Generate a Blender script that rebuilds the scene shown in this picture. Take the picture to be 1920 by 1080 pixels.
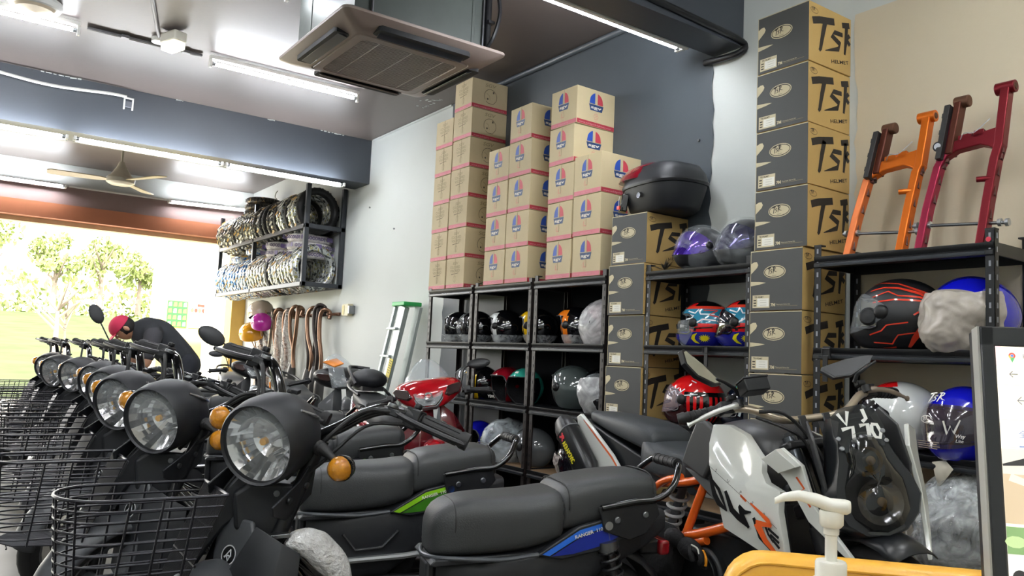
import bpy, math, random
from mathutils import Vector, Matrix, Euler
PI=math.pi; R=math.radians
random.seed(7)
scene=bpy.context.scene; COL=scene.collection
for o in list(bpy.data.objects): bpy.data.objects.remove(o)

# ------------------------------------------------------------------ camera, light, exposure
cam=bpy.data.cameras.new('camera'); camo=bpy.data.objects.new('camera',cam); COL.objects.link(camo)
cam.lens=28.07; cam.sensor_width=36; cam.clip_start=.02; cam.clip_end=400
_r=(.581193,.812597,.044665); _d=(-.0461,.088,-.99505); _f=(-.8125,.5762,.0886)
def _cammat():
    # columns: right, up, back in world; orthonormalised
    f=Vector(_f).normalized(); r=Vector(_r); r=(r-f*r.dot(f)).normalized(); u=r.cross(f)
    m=Matrix((r,u,-f)).transposed().to_4x4(); m.translation=Vector((0,0,1.2)); return m
camo.matrix_world=_cammat(); scene.camera=camo
scene.view_settings.view_transform='Standard'; scene.view_settings.look='None'
scene.view_settings.gamma=1; scene.view_settings.use_curve_mapping=False
scene.view_settings.exposure=1.15
TUBE=50.0      # brightness of the fluorescent tubes
SKY=5.0
w=bpy.data.worlds.new('sky'); scene.world=w; w.use_nodes=True
_b=w.node_tree.nodes['Background']; _b.inputs[0].default_value=(1.0,.975,.93,1); _b.inputs[1].default_value=SKY
sn=bpy.data.lights.new('sun','SUN'); sn.energy=7.0; sn.angle=R(1.5); sn.color=(1,.93,.8)
sno=bpy.data.objects.new('sun',sn); COL.objects.link(sno); sno.rotation_euler=(R(48),0,R(58))

# ------------------------------------------------------------------ materials
def lin(c):
    if isinstance(c,str):
        c=c.lstrip('#'); c=tuple(int(c[i:i+2],16)/255 for i in (0,2,4))
    return tuple((x/12.92 if x<=.04045 else ((x+.055)/1.055)**2.4) for x in c)
MATS={}
def mat(name,col,rough=.5,metal=0,coat=0,var=.08,scale=9,bump=0,alpha=1,trans=0,emit=0,bscale=None,col2=None,ior=None,spec=None,thresh=None,rvar=.0):
    if name in MATS: return MATS[name]
    m=bpy.data.materials.new(name); m.use_nodes=True; nt=m.node_tree; N=nt.nodes; L=nt.links
    b=N['Principled BSDF']; c=lin(col)
    b.inputs['Roughness'].default_value=rough; b.inputs['Metallic'].default_value=metal
    b.inputs['Coat Weight'].default_value=coat; b.inputs['Coat Roughness'].default_value=.06
    if ior: b.inputs['IOR'].default_value=ior
    if spec is not None: b.inputs['Specular IOR Level'].default_value=spec
    tc=N.new('ShaderNodeTexCoord'); nz=N.new('ShaderNodeTexNoise'); nz.inputs['Scale'].default_value=scale; nz.inputs['Detail'].default_value=4
    L.new(tc.outputs['Object'],nz.inputs['Vector'])
    mx=N.new('ShaderNodeMix'); mx.data_type='RGBA'
    c2=lin(col2) if col2 else tuple(max(0,x*(1-2*var)) for x in c); c1=c if col2 else tuple(min(1,x*(1+var)) for x in c)
    mx.inputs[6].default_value=(*c1,1); mx.inputs[7].default_value=(*c2,1)
    fac=nz.outputs['Fac']
    if thresh is not None:
        cr=N.new('ShaderNodeValToRGB'); cr.color_ramp.elements[0].position=thresh-.03; cr.color_ramp.elements[1].position=thresh+.03
        L.new(fac,cr.inputs[0]); fac=cr.outputs[0]
    L.new(fac,mx.inputs[0]); L.new(mx.outputs[2],b.inputs['Base Color'])
    if rvar:
        mr=N.new('ShaderNodeMapRange'); mr.inputs[3].default_value=rough-rvar; mr.inputs[4].default_value=rough+rvar
        L.new(nz.outputs['Fac'],mr.inputs[0]); L.new(mr.outputs[0],b.inputs['Roughness'])
    if bump:
        n2=N.new('ShaderNodeTexNoise'); n2.inputs['Scale'].default_value=bscale or scale*6; n2.inputs['Detail'].default_value=3
        L.new(tc.outputs['Object'],n2.inputs['Vector']); bp=N.new('ShaderNodeBump'); bp.inputs['Strength'].default_value=bump; bp.inputs['Distance'].default_value=.01
        L.new(n2.outputs['Fac'],bp.inputs['Height']); L.new(bp.outputs[0],b.inputs['Normal'])
    if trans: b.inputs['Transmission Weight'].default_value=trans
    if alpha<1: b.inputs['Alpha'].default_value=alpha
    if emit:
        b.inputs['Emission Strength'].default_value=emit
        L.new(mx.outputs[2],b.inputs['Emission Color'])
    MATS[name]=m; return m
def film(name,col,alpha,rough=.12,bump=.7,scale=22,amp=.5):
    """crumpled clear plastic: alpha varies with the folds"""
    if name in MATS: return MATS[name]
    m=mat(name,col,rough,bump=bump,bscale=scale,alpha=.99)
    nt=m.node_tree; N=nt.nodes; L=nt.links; b=N['Principled BSDF']
    tc=[n for n in N if n.type=='TEX_COORD'][0]
    n=N.new('ShaderNodeTexNoise'); n.inputs['Scale'].default_value=scale*.6; n.inputs['Detail'].default_value=6; n.inputs['Distortion'].default_value=2.2
    L.new(tc.outputs['Object'],n.inputs['Vector'])
    mr=N.new('ShaderNodeMapRange'); mr.inputs[1].default_value=.35; mr.inputs[2].default_value=.7; mr.inputs[3].default_value=alpha*(1-amp); mr.inputs[4].default_value=min(1,alpha*(1+amp))
    L.new(n.outputs['Fac'],mr.inputs[0]); L.new(mr.outputs[0],b.inputs['Alpha'])
    return m
def foil(name,ca,cb,cc,rough=.3,metal=.3,sc=30):
    """printed wrapper: three colours broken up by noise"""
    m=bpy.data.materials.new(name); m.use_nodes=True; nt=m.node_tree; N=nt.nodes; L=nt.links; b=N['Principled BSDF']
    b.inputs['Roughness'].default_value=rough; b.inputs['Metallic'].default_value=metal
    tc=N.new('ShaderNodeTexCoord'); n=N.new('ShaderNodeTexNoise'); n.inputs['Scale'].default_value=sc; n.inputs['Detail'].default_value=2
    L.new(tc.outputs['Object'],n.inputs['Vector'])
    cr=N.new('ShaderNodeValToRGB'); cr.color_ramp.interpolation='CONSTANT'; e=cr.color_ramp.elements
    e[0].position=0; e[0].color=(*lin(cb),1); e[1].position=.43; e[1].color=(*lin(ca),1); x=e.new(.6); x.color=(*lin(cc),1); y=e.new(.7); y.color=(*lin(ca),1)
    L.new(n.outputs['Fac'],cr.inputs[0]); L.new(cr.outputs[0],b.inputs['Base Color'])
    bp=N.new('ShaderNodeBump'); bp.inputs['Strength'].default_value=.5; bp.inputs['Distance'].default_value=.01
    L.new(n.outputs['Fac'],bp.inputs['Height']); L.new(bp.outputs[0],b.inputs['Normal'])
    MATS[name]=m; return m

# ------------------------------------------------------------------ geometry
def fr(O,U,Vv,n=None):
    U=Vector(U).normalized(); Vv=Vector(Vv).normalized(); n=U.cross(Vv).normalized() if n is None else Vector(n)
    m=Matrix((U,Vv,n)).transposed().to_4x4(); m.translation=Vector(O); return m
def TR(loc=(0,0,0),rot=(0,0,0),s=1):
    return Matrix.LocRotScale(Vector(loc),Euler([R(a) for a in rot]),Vector((s,s,s)) if not hasattr(s,'__len__') else Vector(s))
class G:
    def __init__(s): s.v=[];s.f=[];s.mi=[];s.mats=[]; s.T=Matrix.Identity(4)
    def mat(s,m):
        if m not in s.mats: s.mats.append(m)
        return s.mats.index(m)
    def add(s,vs,fs,m,T=None):
        M=s.T@T if T is not None else s.T
        o=len(s.v); s.v+=[tuple(M@Vector(p)) for p in vs]; k=s.mat(m)
        for f in fs: s.f.append(tuple(i+o for i in f)); s.mi.append(k)
        return s
    def box(s,c,d,m,rot=(0,0,0),taper=(1,1),T=None):
        x,y,z=[a/2 for a in d]; tx,ty=taper
        vs=[(-x,-y,-z),(x,-y,-z),(x,y,-z),(-x,y,-z),(-x*tx,-y*ty,z),(x*tx,-y*ty,z),(x*tx,y*ty,z),(-x*tx,y*ty,z)]
        fs=[(0,3,2,1),(4,5,6,7),(0,1,5,4),(1,2,6,5),(2,3,7,6),(3,0,4,7)]
        M=TR(c,rot); return s.add(vs,fs,m,(T@M) if T is not None else M)
    def tube(s,pts,r,m,n=10,cap=True,closed=False,flat=1.0):
        pts=[Vector(p) for p in pts]; k=len(pts); rs=r if hasattr(r,'__len__') else [r]*k
        vs=[];prev=None
        for i,p in enumerate(pts):
            if closed: t=(pts[(i+1)%k]-pts[i-1])
            else: t=(pts[min(i+1,k-1)]-pts[max(i-1,0)])
            t=t.normalized() if t.length>1e-9 else Vector((0,0,1))
            if prev is None:
                a=Vector((0,0,1)) if abs(t.z)<.9 else Vector((1,0,0)); u=t.cross(a).normalized()
            else:
                u=(prev-t*prev.dot(t)); u=u.normalized() if u.length>1e-6 else t.orthogonal().normalized()
            prev=u; w2=t.cross(u)
            for j in range(n):
                a=2*PI*j/n; vs.append(tuple(p+(u*math.cos(a)+w2*math.sin(a)*flat)*rs[i]))
        fs=[]
        for i in range(k if closed else k-1):
            a=i*n;b=((i+1)%k)*n
            for j in range(n): fs.append((a+j,a+(j+1)%n,b+(j+1)%n,b+j))
        if cap and not closed: fs.append(tuple(range(n-1,-1,-1))); fs.append(tuple((k-1)*n+j for j in range(n)))
        return s.add(vs,fs,m)
    def cyl(s,p,q,r,m,n=14,r2=None): return s.tube([p,q],[r,r if r2 is None else r2],m,n)
    def lathe(s,prof,m,T=None,n=24,a0=0,a1=360,ms=None):
        """prof: (r,z) list about local z"""
        full=abs(a1-a0)>=359.9; c=n if full else n+1; vs=[];k=len(prof)
        for j in range(c):
            a=R(a0+(a1-a0)*j/n)
            for r,z in prof: vs.append((r*math.cos(a),r*math.sin(a),z))
        fs=[];
        for j in range(n):
            a=j*k;b=((j+1)%c)*k
            for i in range(k-1): fs.append((a+i,b+i,b+i+1,a+i+1))
        return s.add(vs,fs,m,T)
    def loft(s,rings,m,cap=True,closed=True,T=None):
        n=len(rings[0]);vs=[p for r in rings for p in r];fs=[]
        for i in range(len(rings)-1):
            for j in range(n if closed else n-1): fs.append((i*n+j,i*n+(j+1)%n,(i+1)*n+(j+1)%n,(i+1)*n+j))
        if cap: fs.append(tuple(range(n-1,-1,-1))); fs.append(tuple((len(rings)-1)*n+j for j in range(n)))
        return s.add(vs,fs,m,T)
    def ext(s,poly,d0,d1,m,T=None):
        """extrude a 2-D polygon (x,y) from z=d0 to d1"""
        n=len(poly);vs=[(x,y,d0) for x,y in poly]+[(x,y,d1) for x,y in poly]
        fs=[tuple(range(n-1,-1,-1)),tuple(range(n,2*n))]+[(i,(i+1)%n,n+(i+1)%n,n+i) for i in range(n)]
        return s.add(vs,fs,m,T)
    def flat(s,poly,m,T=None,off=.0008): return s.add([(x,y,off) for x,y in poly],[tuple(range(len(poly)))],m,T)
    def stroke(s,pts,w,m,T=None,off=.0008):
        """brush stroke: ribbon through 2-D points with half widths w"""
        ws=w if hasattr(w,'__len__') else [w]*len(pts); A=[];B=[]
        for i,p in enumerate(pts):
            a=pts[max(i-1,0)];b=pts[min(i+1,len(pts)-1)];dx,dy=b[0]-a[0],b[1]-a[1];l=math.hypot(dx,dy) or 1
            nx,ny=-dy/l,dx/l;A.append((p[0]+nx*ws[i],p[1]+ny*ws[i]));B.append((p[0]-nx*ws[i],p[1]-ny*ws[i]))
        k=len(pts);vs=[(x,y,off) for x,y in A+B]
        return s.add(vs,[(i,k+i,k+i+1,i+1) for i in range(k-1)],m,T)
    def ring(s,c,rx,ry,w,m,T=None,n=28,off=.0008):
        vs=[]
        for j in range(n):
            a=2*PI*j/n;vs.append((c[0]+rx*math.cos(a),c[1]+ry*math.sin(a),off))
        for j in range(n):
            a=2*PI*j/n;vs.append((c[0]+(rx-w)*math.cos(a),c[1]+(ry-w)*math.sin(a),off))
        return s.add(vs,[(j,(j+1)%n,n+(j+1)%n,n+j) for j in range(n)],m,T)
    def oval(s,c,rx,ry,m,T=None,n=24,off=.0008): return s.flat([(c[0]+rx*math.cos(2*PI*j/n),c[1]+ry*math.sin(2*PI*j/n)) for j in range(n)],m,T,off)
    def ell(s,c,d,m,nu=20,nv=12,fn=None,T=None,z0=-1,z1=1,ms=None):
        """ellipsoid; fn(az,el,p)->p may reshape"""
        vs=[];
        for i in range(nv+1):
            e=-PI/2+PI*i/nv
            for j in range(nu):
                a=2*PI*j/nu;p=[math.cos(e)*math.cos(a),math.cos(e)*math.sin(a),math.sin(e)]
                p[2]=max(z0,min(z1,p[2]));p=[c[k]+p[k]*d[k] for k in range(3)]
                vs.append(fn(a,e,p) if fn else p)
        fs=[(i*nu+j,i*nu+(j+1)%nu,(i+1)*nu+(j+1)%nu,(i+1)*nu+j) for i in range(nv) for j in range(nu)]
        return s.add(vs,fs,m,T)
    def text(s,t,m,T,h=.05,w=None,center=False,shear=0,bold=0,off=.0009):
        vs,fs,bw,bh=text2d(t,bold); k=h/.72; kx=k if w is None else w/max(bw,1e-6)
        ox=-bw*kx/2 if center else 0
        return s.add([(ox+x*kx+y*k*shear,y*k,off) for x,y in vs],fs,m,T)
_tc={}
def text2d(t,bold=0):
    if (t,bold) in _tc: return _tc[(t,bold)]
    cu=bpy.data.curves.new('t','FONT'); cu.body=t; cu.size=1; cu.offset=bold; cu.resolution_u=3
    o=bpy.data.objects.new('t',cu); COL.objects.link(o); dg=bpy.context.evaluated_depsgraph_get()
    me=bpy.data.meshes.new_from_object(o.evaluated_get(dg))
    vs=[(v.co.x,v.co.y) for v in me.vertices]; fs=[tuple(p.vertices) for p in me.polygons]
    if not vs: vs=[(0,0),(.1,0),(.1,.1)];fs=[(0,1,2)]
    x0=min(v[0] for v in vs); vs=[(x-x0,y) for x,y in vs]
    r=(vs,fs,max(v[0] for v in vs),max(v[1] for v in vs))
    bpy.data.objects.remove(o); bpy.data.curves.remove(cu); bpy.data.meshes.remove(me)
    _tc[(t,bold)]=r; return r
def tag(o,label=None,cat=None,group=None,kind=None):
    if label: o['label']=label
    if cat: o['category']=cat
    if group: o['group']=group
    if kind: o['kind']=kind
    return o
def obj(name,g,parent=None,M=None,label=None,cat=None,group=None,kind=None,bev=0,sub=0,solid=0,angle=38,smooth=True,seg=2):
    me=bpy.data.meshes.new(name); me.from_pydata(g.v,[],g.f)
    for m in g.mats: me.materials.append(m)
    me.polygons.foreach_set('material_index',g.mi)
    if smooth:
        me.polygons.foreach_set('use_smooth',[True]*len(g.f)); me.update(); me.set_sharp_from_angle(angle=R(angle))
    me.update(); o=bpy.data.objects.new(name,me); COL.objects.link(o)
    if parent: o.parent=parent
    if M is not None: o.matrix_local=M if isinstance(M,Matrix) else TR(*M)
    if solid: d=o.modifiers.new('solid','SOLIDIFY'); d.thickness=solid; d.offset=0
    if bev: d=o.modifiers.new('bevel','BEVEL'); d.width=bev; d.segments=seg; d.limit_method='ANGLE'; d.angle_limit=R(35)
    if sub: d=o.modifiers.new('sub','SUBSURF'); d.levels=sub; d.render_levels=sub
    return tag(o,label,cat,group,kind)
def empty(name,M,label=None,cat=None,group=None,parent=None):
    o=bpy.data.objects.new(name,None); o.empty_display_size=.1; COL.objects.link(o)
    if parent: o.parent=parent
    M=M if isinstance(M,Matrix) else TR(*M)
    o.matrix_local=M; INV[o.name]=M.inverted()
    return tag(o,label,cat,group)
INV={}
def dup(o,M=None,parent=None,label=None,group=None,first=True):
    c=o.copy(); COL.objects.link(c); c.parent=parent
    if M is not None: c.matrix_local=M if isinstance(M,Matrix) else TR(*M)
    if label: c['label']=label
    if group: c['group']=group
    for ch in o.children: dup(ch,None,c)
    return c
def bez(P,n=12):
    """Catmull-Rom through points"""
    P=[Vector(p) for p in P];Q=[P[0]*2-P[1]]+P+[P[-1]*2-P[-2]];out=[]
    for i in range(1,len(Q)-2):
        for k in range(n):
            t=k/n;a,b,c,d=Q[i-1],Q[i],Q[i+1],Q[i+2]
            out.append(.5*((2*b)+(c-a)*t+(2*a-5*b+4*c-d)*t*t+(3*b-a-3*c+d)*t**3))
    out.append(P[-1]);return out
ORD=['top','second','third','fourth','fifth','sixth','seventh','eighth','ninth','tenth']
FL=.084
CZ=3.30    # ceiling
WY=3.32    # long wall
# palette
black=mat('black_plastic','#16171a',.42,var=.1)
matte=mat('matte_black_paint','#202226',.5,var=.12,bump=.03,bscale=300)
gloss=mat('gloss_black','#08090b',.12,coat=.8,var=.02)
rubber=mat('rubber','#1a1a1b',.62,bump=.05,bscale=200)
chrome=mat('chrome','#d8d8da',.12,1,var=.02)
steel=mat('steel','#8d8f92',.32,1,var=.08)
alu=mat('aluminium','#b9bcc0',.38,.9,var=.08)
white=mat('white_plastic','#e6e6e0',.35,var=.03)
wpaint=mat('white_print','#e9e7dd',.5,var=.02)
# ------------------------------------------------------------------ room
wall_w=mat('white_wall_paint','#c9cdc9',.62,var=.035,scale=2.2,bump=.06,bscale=40)
wall_b=mat('beige_wall_paint','#d2c6ad',.62,var=.04,scale=2.0,bump=.08,bscale=35)
wall_d=mat('charcoal_wall_paint','#4d545a',.5,var=.07,scale=3,bump=.05,bscale=40)
ceil_m=mat('dark_ceiling_paint','#645b57',.42,var=.07,scale=1.6,bump=.04,bscale=30)
beam_m=mat('charcoal_beam_paint','#41464d',.45,var=.06,scale=2,bump=.05,bscale=30)
floor_m=mat('floor_tile','#5d5952',.35,var=.08,scale=3,bump=.03)
def slab(name,lo,hi,m,**k):
    g=G(); g.box([(a+b)/2 for a,b in zip(lo,hi)],[b-a for a,b in zip(lo,hi)],m); return obj(name,g,kind='structure',smooth=False,**k)
slab('floor',(-11,-3.6,FL-.1),(1.8,WY+.1,FL),floor_m)
slab('ceiling',(-10.95,-3.6,CZ),(1.8,WY+.1,CZ+.12),ceil_m)
wr=slab('wall_right',(-17.0,WY,FL-.1),(1.8,WY+.12,3.9),wall_w)
g=G()
def rough_edge(x0,x1,seed,z0,z1,y):
    rnd=random.Random(seed); n=46; L=[(x0+rnd.uniform(-.012,.012),z0+(z1-z0)*i/n) for i in range(n+1)]
    Rr=[(x1+rnd.uniform(-.012,.012),z0+(z1-z0)*i/n) for i in range(n+1)]
    vs=[(x,y,z) for x,z in L]+[(x,y,z) for x,z in Rr]; k=n+1
    return vs,[(i,k+i,k+i+1,i+1) for i in range(n)]
vs,fs=rough_edge(-5.64,-2.86,3,FL,CZ,WY-.004); g.add(vs,fs,wall_d)
obj('charcoal_paint_panel',g,wr,smooth=False)
g=G(); vs,fs=rough_edge(-2.02,1.8,5,FL,2.86,WY-.004); g.add(vs,fs,wall_b); obj('beige_paint_panel',g,wr,smooth=False)
slab('wall_left',(-11,-3.7,FL),(1.8,-3.6,CZ),wall_w)
slab('wall_back',(1.8,-3.7,FL-.1),(1.9,WY+.12,CZ+.1),wall_w)
# white ceiling coat right of the small beam
slab('trim_1',(-2.66,-3.6,CZ-.012),(1.8,WY-.003,CZ-.001),mat('white_ceiling_paint','#d6d2c6',.6,var=.03))
# beams
slab('trim_2',(-7.55,-3.6,2.86),(-7.2,WY-.001,CZ-.001),beam_m)
slab('trim_3',(-2.86,-3.6,2.90),(-2.665,WY-.001,CZ-.001),beam_m)
# front wall over the open shopfront
slab('wall_front',(-11.0,-3.6,3.02),(-10.9,WY-.001,CZ-.001),wall_w)
slab('trim_4',(-11.05,-3.6,2.80),(-10.85,WY-.001,3.02),mat('mauve_fascia','#8a7571',.5,var=.06))
slab('trim_5',(-11.10,-3.6,2.62),(-10.82,WY-.001,2.80),mat('orange_brown_fascia','#b3704f',.5,var=.06))
slab('trim_6',(-11.16,-3.6,2.565),(-10.98,WY-.001,2.62),mat('cream_lintel','#e2c9a0',.5))
slab('trim_7',(-11.2,3.14,FL),(-10.9,WY-.001,2.62),mat('warm_lit_pillar','#e0b45a',.55,var=.06))  # warm light on the pillar is put into its yellow colour
# peeling white spots where the ceiling meets the beam and the wall
g=G(); rnd=random.Random(4)
for x,y,l in ((-7.195,2.9,.22),(-7.195,2.3,.06),(-7.195,.6,.26),(-7.195,1.5,.05)):
    for q in range(7): g.box((x,y-l/2+l*q/6,CZ-.004-rnd.uniform(0,.004)),(.008,l/6*rnd.uniform(.4,1.1),rnd.uniform(.003,.009)),wall_w,rot=(rnd.uniform(-6,6),0,0))
for i in range(14): g.box((-5.7+rnd.uniform(-.2,.1),3.1+rnd.uniform(-.04,.08),CZ-.001),(rnd.uniform(.01,.04),rnd.uniform(.005,.015),.002),wall_w,rot=(0,0,rnd.uniform(0,90)))
g.box((-6.4,WY-.01,CZ-.01),(1.5,.02,.014),wall_w)
obj('trim_8',g,kind='structure',smooth=False)
# round screw holes on the walls
g=G()
for x,z in ((-7.15,2.62),(-6.6,2.35),(-2.95,2.45),(-1.83,2.13),(-3.2,2.35)): g.cyl((x,WY,z),(x,WY-.012,z),.008,steel,8)
obj('wall_screws',g,wr)

# ------------------------------------------------------------------ fluorescent tubes
tube_on=mat('tube_light','#f1f5fc',.5,emit=TUBE,var=0)
def batten(p,q,label,group='fluorescent battens',up=(0,0,1)):
    p=Vector(p);q=Vector(q);t=(q-p).normalized();u=Vector(up)
    root=empty('fluorescent_lamp',TR((p+q)/2),label,'lamp',group)
    iv=INV[root.name]
    g=G();s=t.cross(u).normalized();T=iv@fr((p+q)/2,t,s)
    L=(q-p).length; g.box((0,0,.0),(L,.042,.028),white,T=T@TR((0,0,.045*(1 if (T.to_3x3()@Vector((0,0,1))).dot(u)>0 else -1)),(0,0,0)))
    obj('housing',g,root,bev=.004)
    g=G(); g.cyl(iv@(p+t*.035),iv@(q-t*.035),.0135,tube_on,12); obj('tube',g,root,label='lit white tube')
    for e,d in ((p,1),(q,-1)):
        g=G(); a=iv@(e+t*d*.018); b=iv@(e+t*d*.042); g.cyl(a,b,.0155,alu,12); c=iv@(e+t*d*.008); 
        g.box((0,0,0),(.02,.034,.06),white,T=T@TR(T.inverted()@c+Vector((0,0,.0)))); obj('end_cap',g,root,bev=.003)
    return root
zt=CZ-.075
batten((-5.86,-.62,zt),(-5.86,.57,zt),'lit fluorescent tube on the dark ceiling at the far upper left, beside the round light')
batten((-5.86,1.40,zt),(-5.86,2.56,zt),'lit fluorescent tube on the dark ceiling below left of the air conditioner')
batten((-4.42,.28,zt),(-4.42,1.46,zt),'lit fluorescent tube mostly hidden left of the air conditioner casing')
batten((-2.94,1.95,2.925),(-2.94,3.14,2.925),'lit fluorescent tube fixed along the small black beam above the boxes',up=(1,0,0))
bx=-7.12
batten((bx,-.62,2.79),(bx,.68,2.79),'lit fluorescent tube on the left end of the charcoal beam',up=(-1,0,0))
batten((bx,.72,2.79),(bx,1.88,2.79),'lit fluorescent tube on the charcoal beam above the ceiling fan',up=(-1,0,0))
batten((bx,1.90,2.79),(bx,3.02,2.79),'lit fluorescent tube on the charcoal beam in front of the tyre rack',up=(-1,0,0))
batten((-10.72,-.2,3.0),(-10.72,1.06,3.0),'lit fluorescent tube high on the front wall at the far left',up=(-1,0,0))
batten((-10.72,2.2,3.0),(-10.72,3.2,3.03),'lit fluorescent tube high on the front wall beside the tyre rack',up=(-1,0,0))
for x,y in ((-4.33,-2.2),(-5.86,-2.4),(-1.6,-.6),(-1.6,1.0),(-1.6,-2.4),(.4,-.9),(.4,1.0),(-.5,2.3),(-2.0,-.6),(.4,-2.5)):  # unseen tubes added to brighten the front faces and the right wall
    batten((x,y-.6,zt),(x,y+.6,zt),'added fluorescent tube on the ceiling out of view, lighting the near faces','added ceiling tubes out of view')
# round ceiling light
root=empty('round_ceiling_light',TR((-5.72,.30,CZ)),'round white ceiling light at the top left edge','lamp')
g=G(); g.lathe([(0,0),(.15,0),(.155,-.02),(.14,-.045),(.125,-.05)],white,n=32); obj('rim',g,root)
g=G(); g.lathe([(.125,-.05),(.11,-.065),(0,-.075)],mat('warm_glass','#d8c8ae',.2,coat=.5),n=32); obj('diffuser',g,root)
# emergency light
T=fr((-5.62,1.10,CZ-.04),(.94,.34,0),(0,0,1))
root=empty('emergency_light',TR((-5.62,1.10,CZ-.08),(0,0,20)),'small white emergency light box on the ceiling conduit','lamp')
g=G(); g.box((0,0,.03),(.17,.10,.07),mat('aged_white_plastic','#c9c5b6',.4)); obj('casing',g,root,bev=.012)
g=G(); g.box((0.0,0,-.03),(.155,.09,.05),mat('lit_diffuser','#fff6e0',.4,emit=2.5),taper=(1,1)); obj('diffuser',g,root,bev=.012)
g=G(); g.box((.07,-.03,.045),(.02,.02,.03),black); obj('battery_cover',g,root)
# conduits and cables on the ceiling
def conduit(pts,r,m,label,saddles=(),cat='conduit',name='conduit'):
    g=G(); g.tube(pts,r,m,10); o=obj(name,g,label=label,cat=cat)
    for i,sdl in enumerate(saddles):
        g=G(); g.box(sdl,(.03,.05,.02),m); obj('saddle',g,o)
    return o
dark_pipe=mat('painted_conduit','#5c5a5b',.4,var=.05)
conduit([(-5.92,.62,CZ-.014),(-5.92,1.36,CZ-.014)],.009,dark_pipe,'dark conduit along the ceiling between the two left tubes',((-5.92,.85,CZ-.015),(-5.92,1.25,CZ-.015)))
conduit([(-5.95,.62,CZ-.012),(-5.95,1.36,CZ-.012)],.008,mat('white_conduit','#a9a8a4',.4),'pale thin conduit running beside the dark conduit on the ceiling')
conduit([(-5.75,1.03,CZ-.015),(-4.6,.72,CZ-.015)],.012,dark_pipe,'dark conduit crossing the ceiling to the emergency light')
g=G(); g.cyl((-5.83,1.05,CZ),(-5.83,1.05,CZ-.03),.05,white,20); obj('ceiling_rose',g,label='round white junction cover beside the emergency light',cat='junction box')
conduit([(-5.0,.9,CZ-.015),(-4.7,1.05,CZ-.015),(-4.52,1.55,CZ-.015)],.014,dark_pipe,'dark conduit bending towards the air conditioner',((-4.62,1.3,CZ-.015),))
conduit([(-5.3,WY-.02,CZ-.02),(-3.3,WY-.02,CZ-.02)],.02,mat('charcoal_pipe','#5a6168',.4),'charcoal pipe along the top of the wall behind the boxes')
conduit(bez([(-7.18,-.4,3.28),(-7.16,.2,3.21),(-7.16,.55,3.19),(-7.16,.95,3.22),(-7.16,1.08,3.22)],8),.012,white,'white cable sagging along the charcoal beam')
root=empty('wall_bracket',TR((-7.19,1.10,3.17)),'white bracket socket on the charcoal beam at the cable end','bracket')
g=G()
for y in (-.032,.032): g.box((.012,y,0),(.02,.012,.10),white)
g.box((.012,0,.045),(.02,.076,.012),white); obj('frame',g,root,bev=.002)
g=G(); g.box((.008,0,-.005),(.016,.05,.05),mat('socket_grey','#6c7078',.4)); obj('socket',g,root,bev=.003)
# gas pipe bend at the end of the small beam
conduit(bez([(-2.655,1.6,2.99),(-2.655,2.9,2.94),(-2.655,WY-.03,2.92),(-2.67,WY-.03,2.86),(-2.9,WY-.03,2.87)],6),.018,black,'black pipe curling round the end of the small black beam')

# ------------------------------------------------------------------ air conditioner cassette
ac_m=mat('taupe_plastic','#9a8b83',.35,var=.05); ac_d=mat('ac_dark','#101216',.6)
gal=mat('galvanised_sheet','#4b514d',.5,.2,var=.12,scale=6,rvar=.08)
AC=empty('ceiling_air_conditioner',TR((-3.985,1.91,2.83)),'square cassette air conditioner with a dark grille hanging under the ceiling','air conditioner')
g=G(); g.box((0,0,.26),(.78,.78,.42),gal)
for x in (-.391,.391):
    g.box((x,0,.06),(.006,.79,.02),gal); g.box((x,0,.42),(.006,.79,.02),gal); g.box((x,-.3,.25),(.006,.02,.38),gal); g.box((x,.3,.25),(.006,.02,.38),gal)
for y in (-.391,.391): g.box((0,y,.06),(.79,.006,.02),gal); g.box((-.2,y,.25),(.02,.006,.38),gal); g.box((0,y,.42),(.79,.006,.02),gal)
obj('casing',g,AC,bev=.004)
g=G(); o=.475; i=.31
def ringz(h,z,n=6,r=.04):
    out=[]
    for sx,sy,a0 in ((1,1,0),(-1,1,90),(-1,-1,180),(1,-1,270)):
        for k in range(n+1):
            a=R(a0+90*k/n); out.append((sx*(h-r)+r*math.cos(a),sy*(h-r)+r*math.sin(a),z))
    return out
g.loft([ringz(.475,.035),ringz(.478,.03),ringz(.475,.02),ringz(.43,-.005),ringz(.36,-.025),ringz(.335,-.03)],ac_m,cap=False)
g.loft([ringz(.475,.035),ringz(.3,.036)],ac_m,cap=False)
obj('panel',g,AC)
g=G(); g.loft([ringz(.335,-.03),ringz(.33,-.022),ringz(.325,-.033),ringz(.285,-.036),ringz(.28,-.03)],ac_m,cap=False); obj('grille_frame',g,AC)
g=G(); g.box((0,0,-.008),(.57,.57,.01),ac_d)
for k in range(34):
    x=-.277+.554*k/33; g.box((x,0,-.027),(.006,.56,.012),mat('grille_slat','#aaa19b',.35))
for y in (-.19,0,.19): g.box((0,y,-.029),(.56,.006,.010),mat('grille_slat','#aaa19b',.35))
obj('grille_slats',g,AC,kind='stuff',smooth=False)
for k in range(4):
    T=TR((0,0,0),(0,0,90*k)); g=G()
    g.ext([(-.27,.362),(-.255,.352),(.255,.352),(.27,.362),(.27,.425),(.255,.435),(-.255,.435),(-.27,.425)],-.028,.0,ac_d,T)
    obj('air_slot',g,AC); 
    g=G(); g.box((0,.385,-.03),(.50,.055,.006),mat('louvre_blade','#3c424a',.3) if k!=1 else ac_m,rot=(25 if k!=2 else 10,0,0),T=T); obj('louvre',g,AC,bev=.002)
for x,y in ((.4,.36),(.4,-.3),(-.4,.3)):
    g=G(); g.cyl((x,y,.05),(x,y,.468),.007,steel,8); obj('hanger_rod',g,AC)
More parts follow.
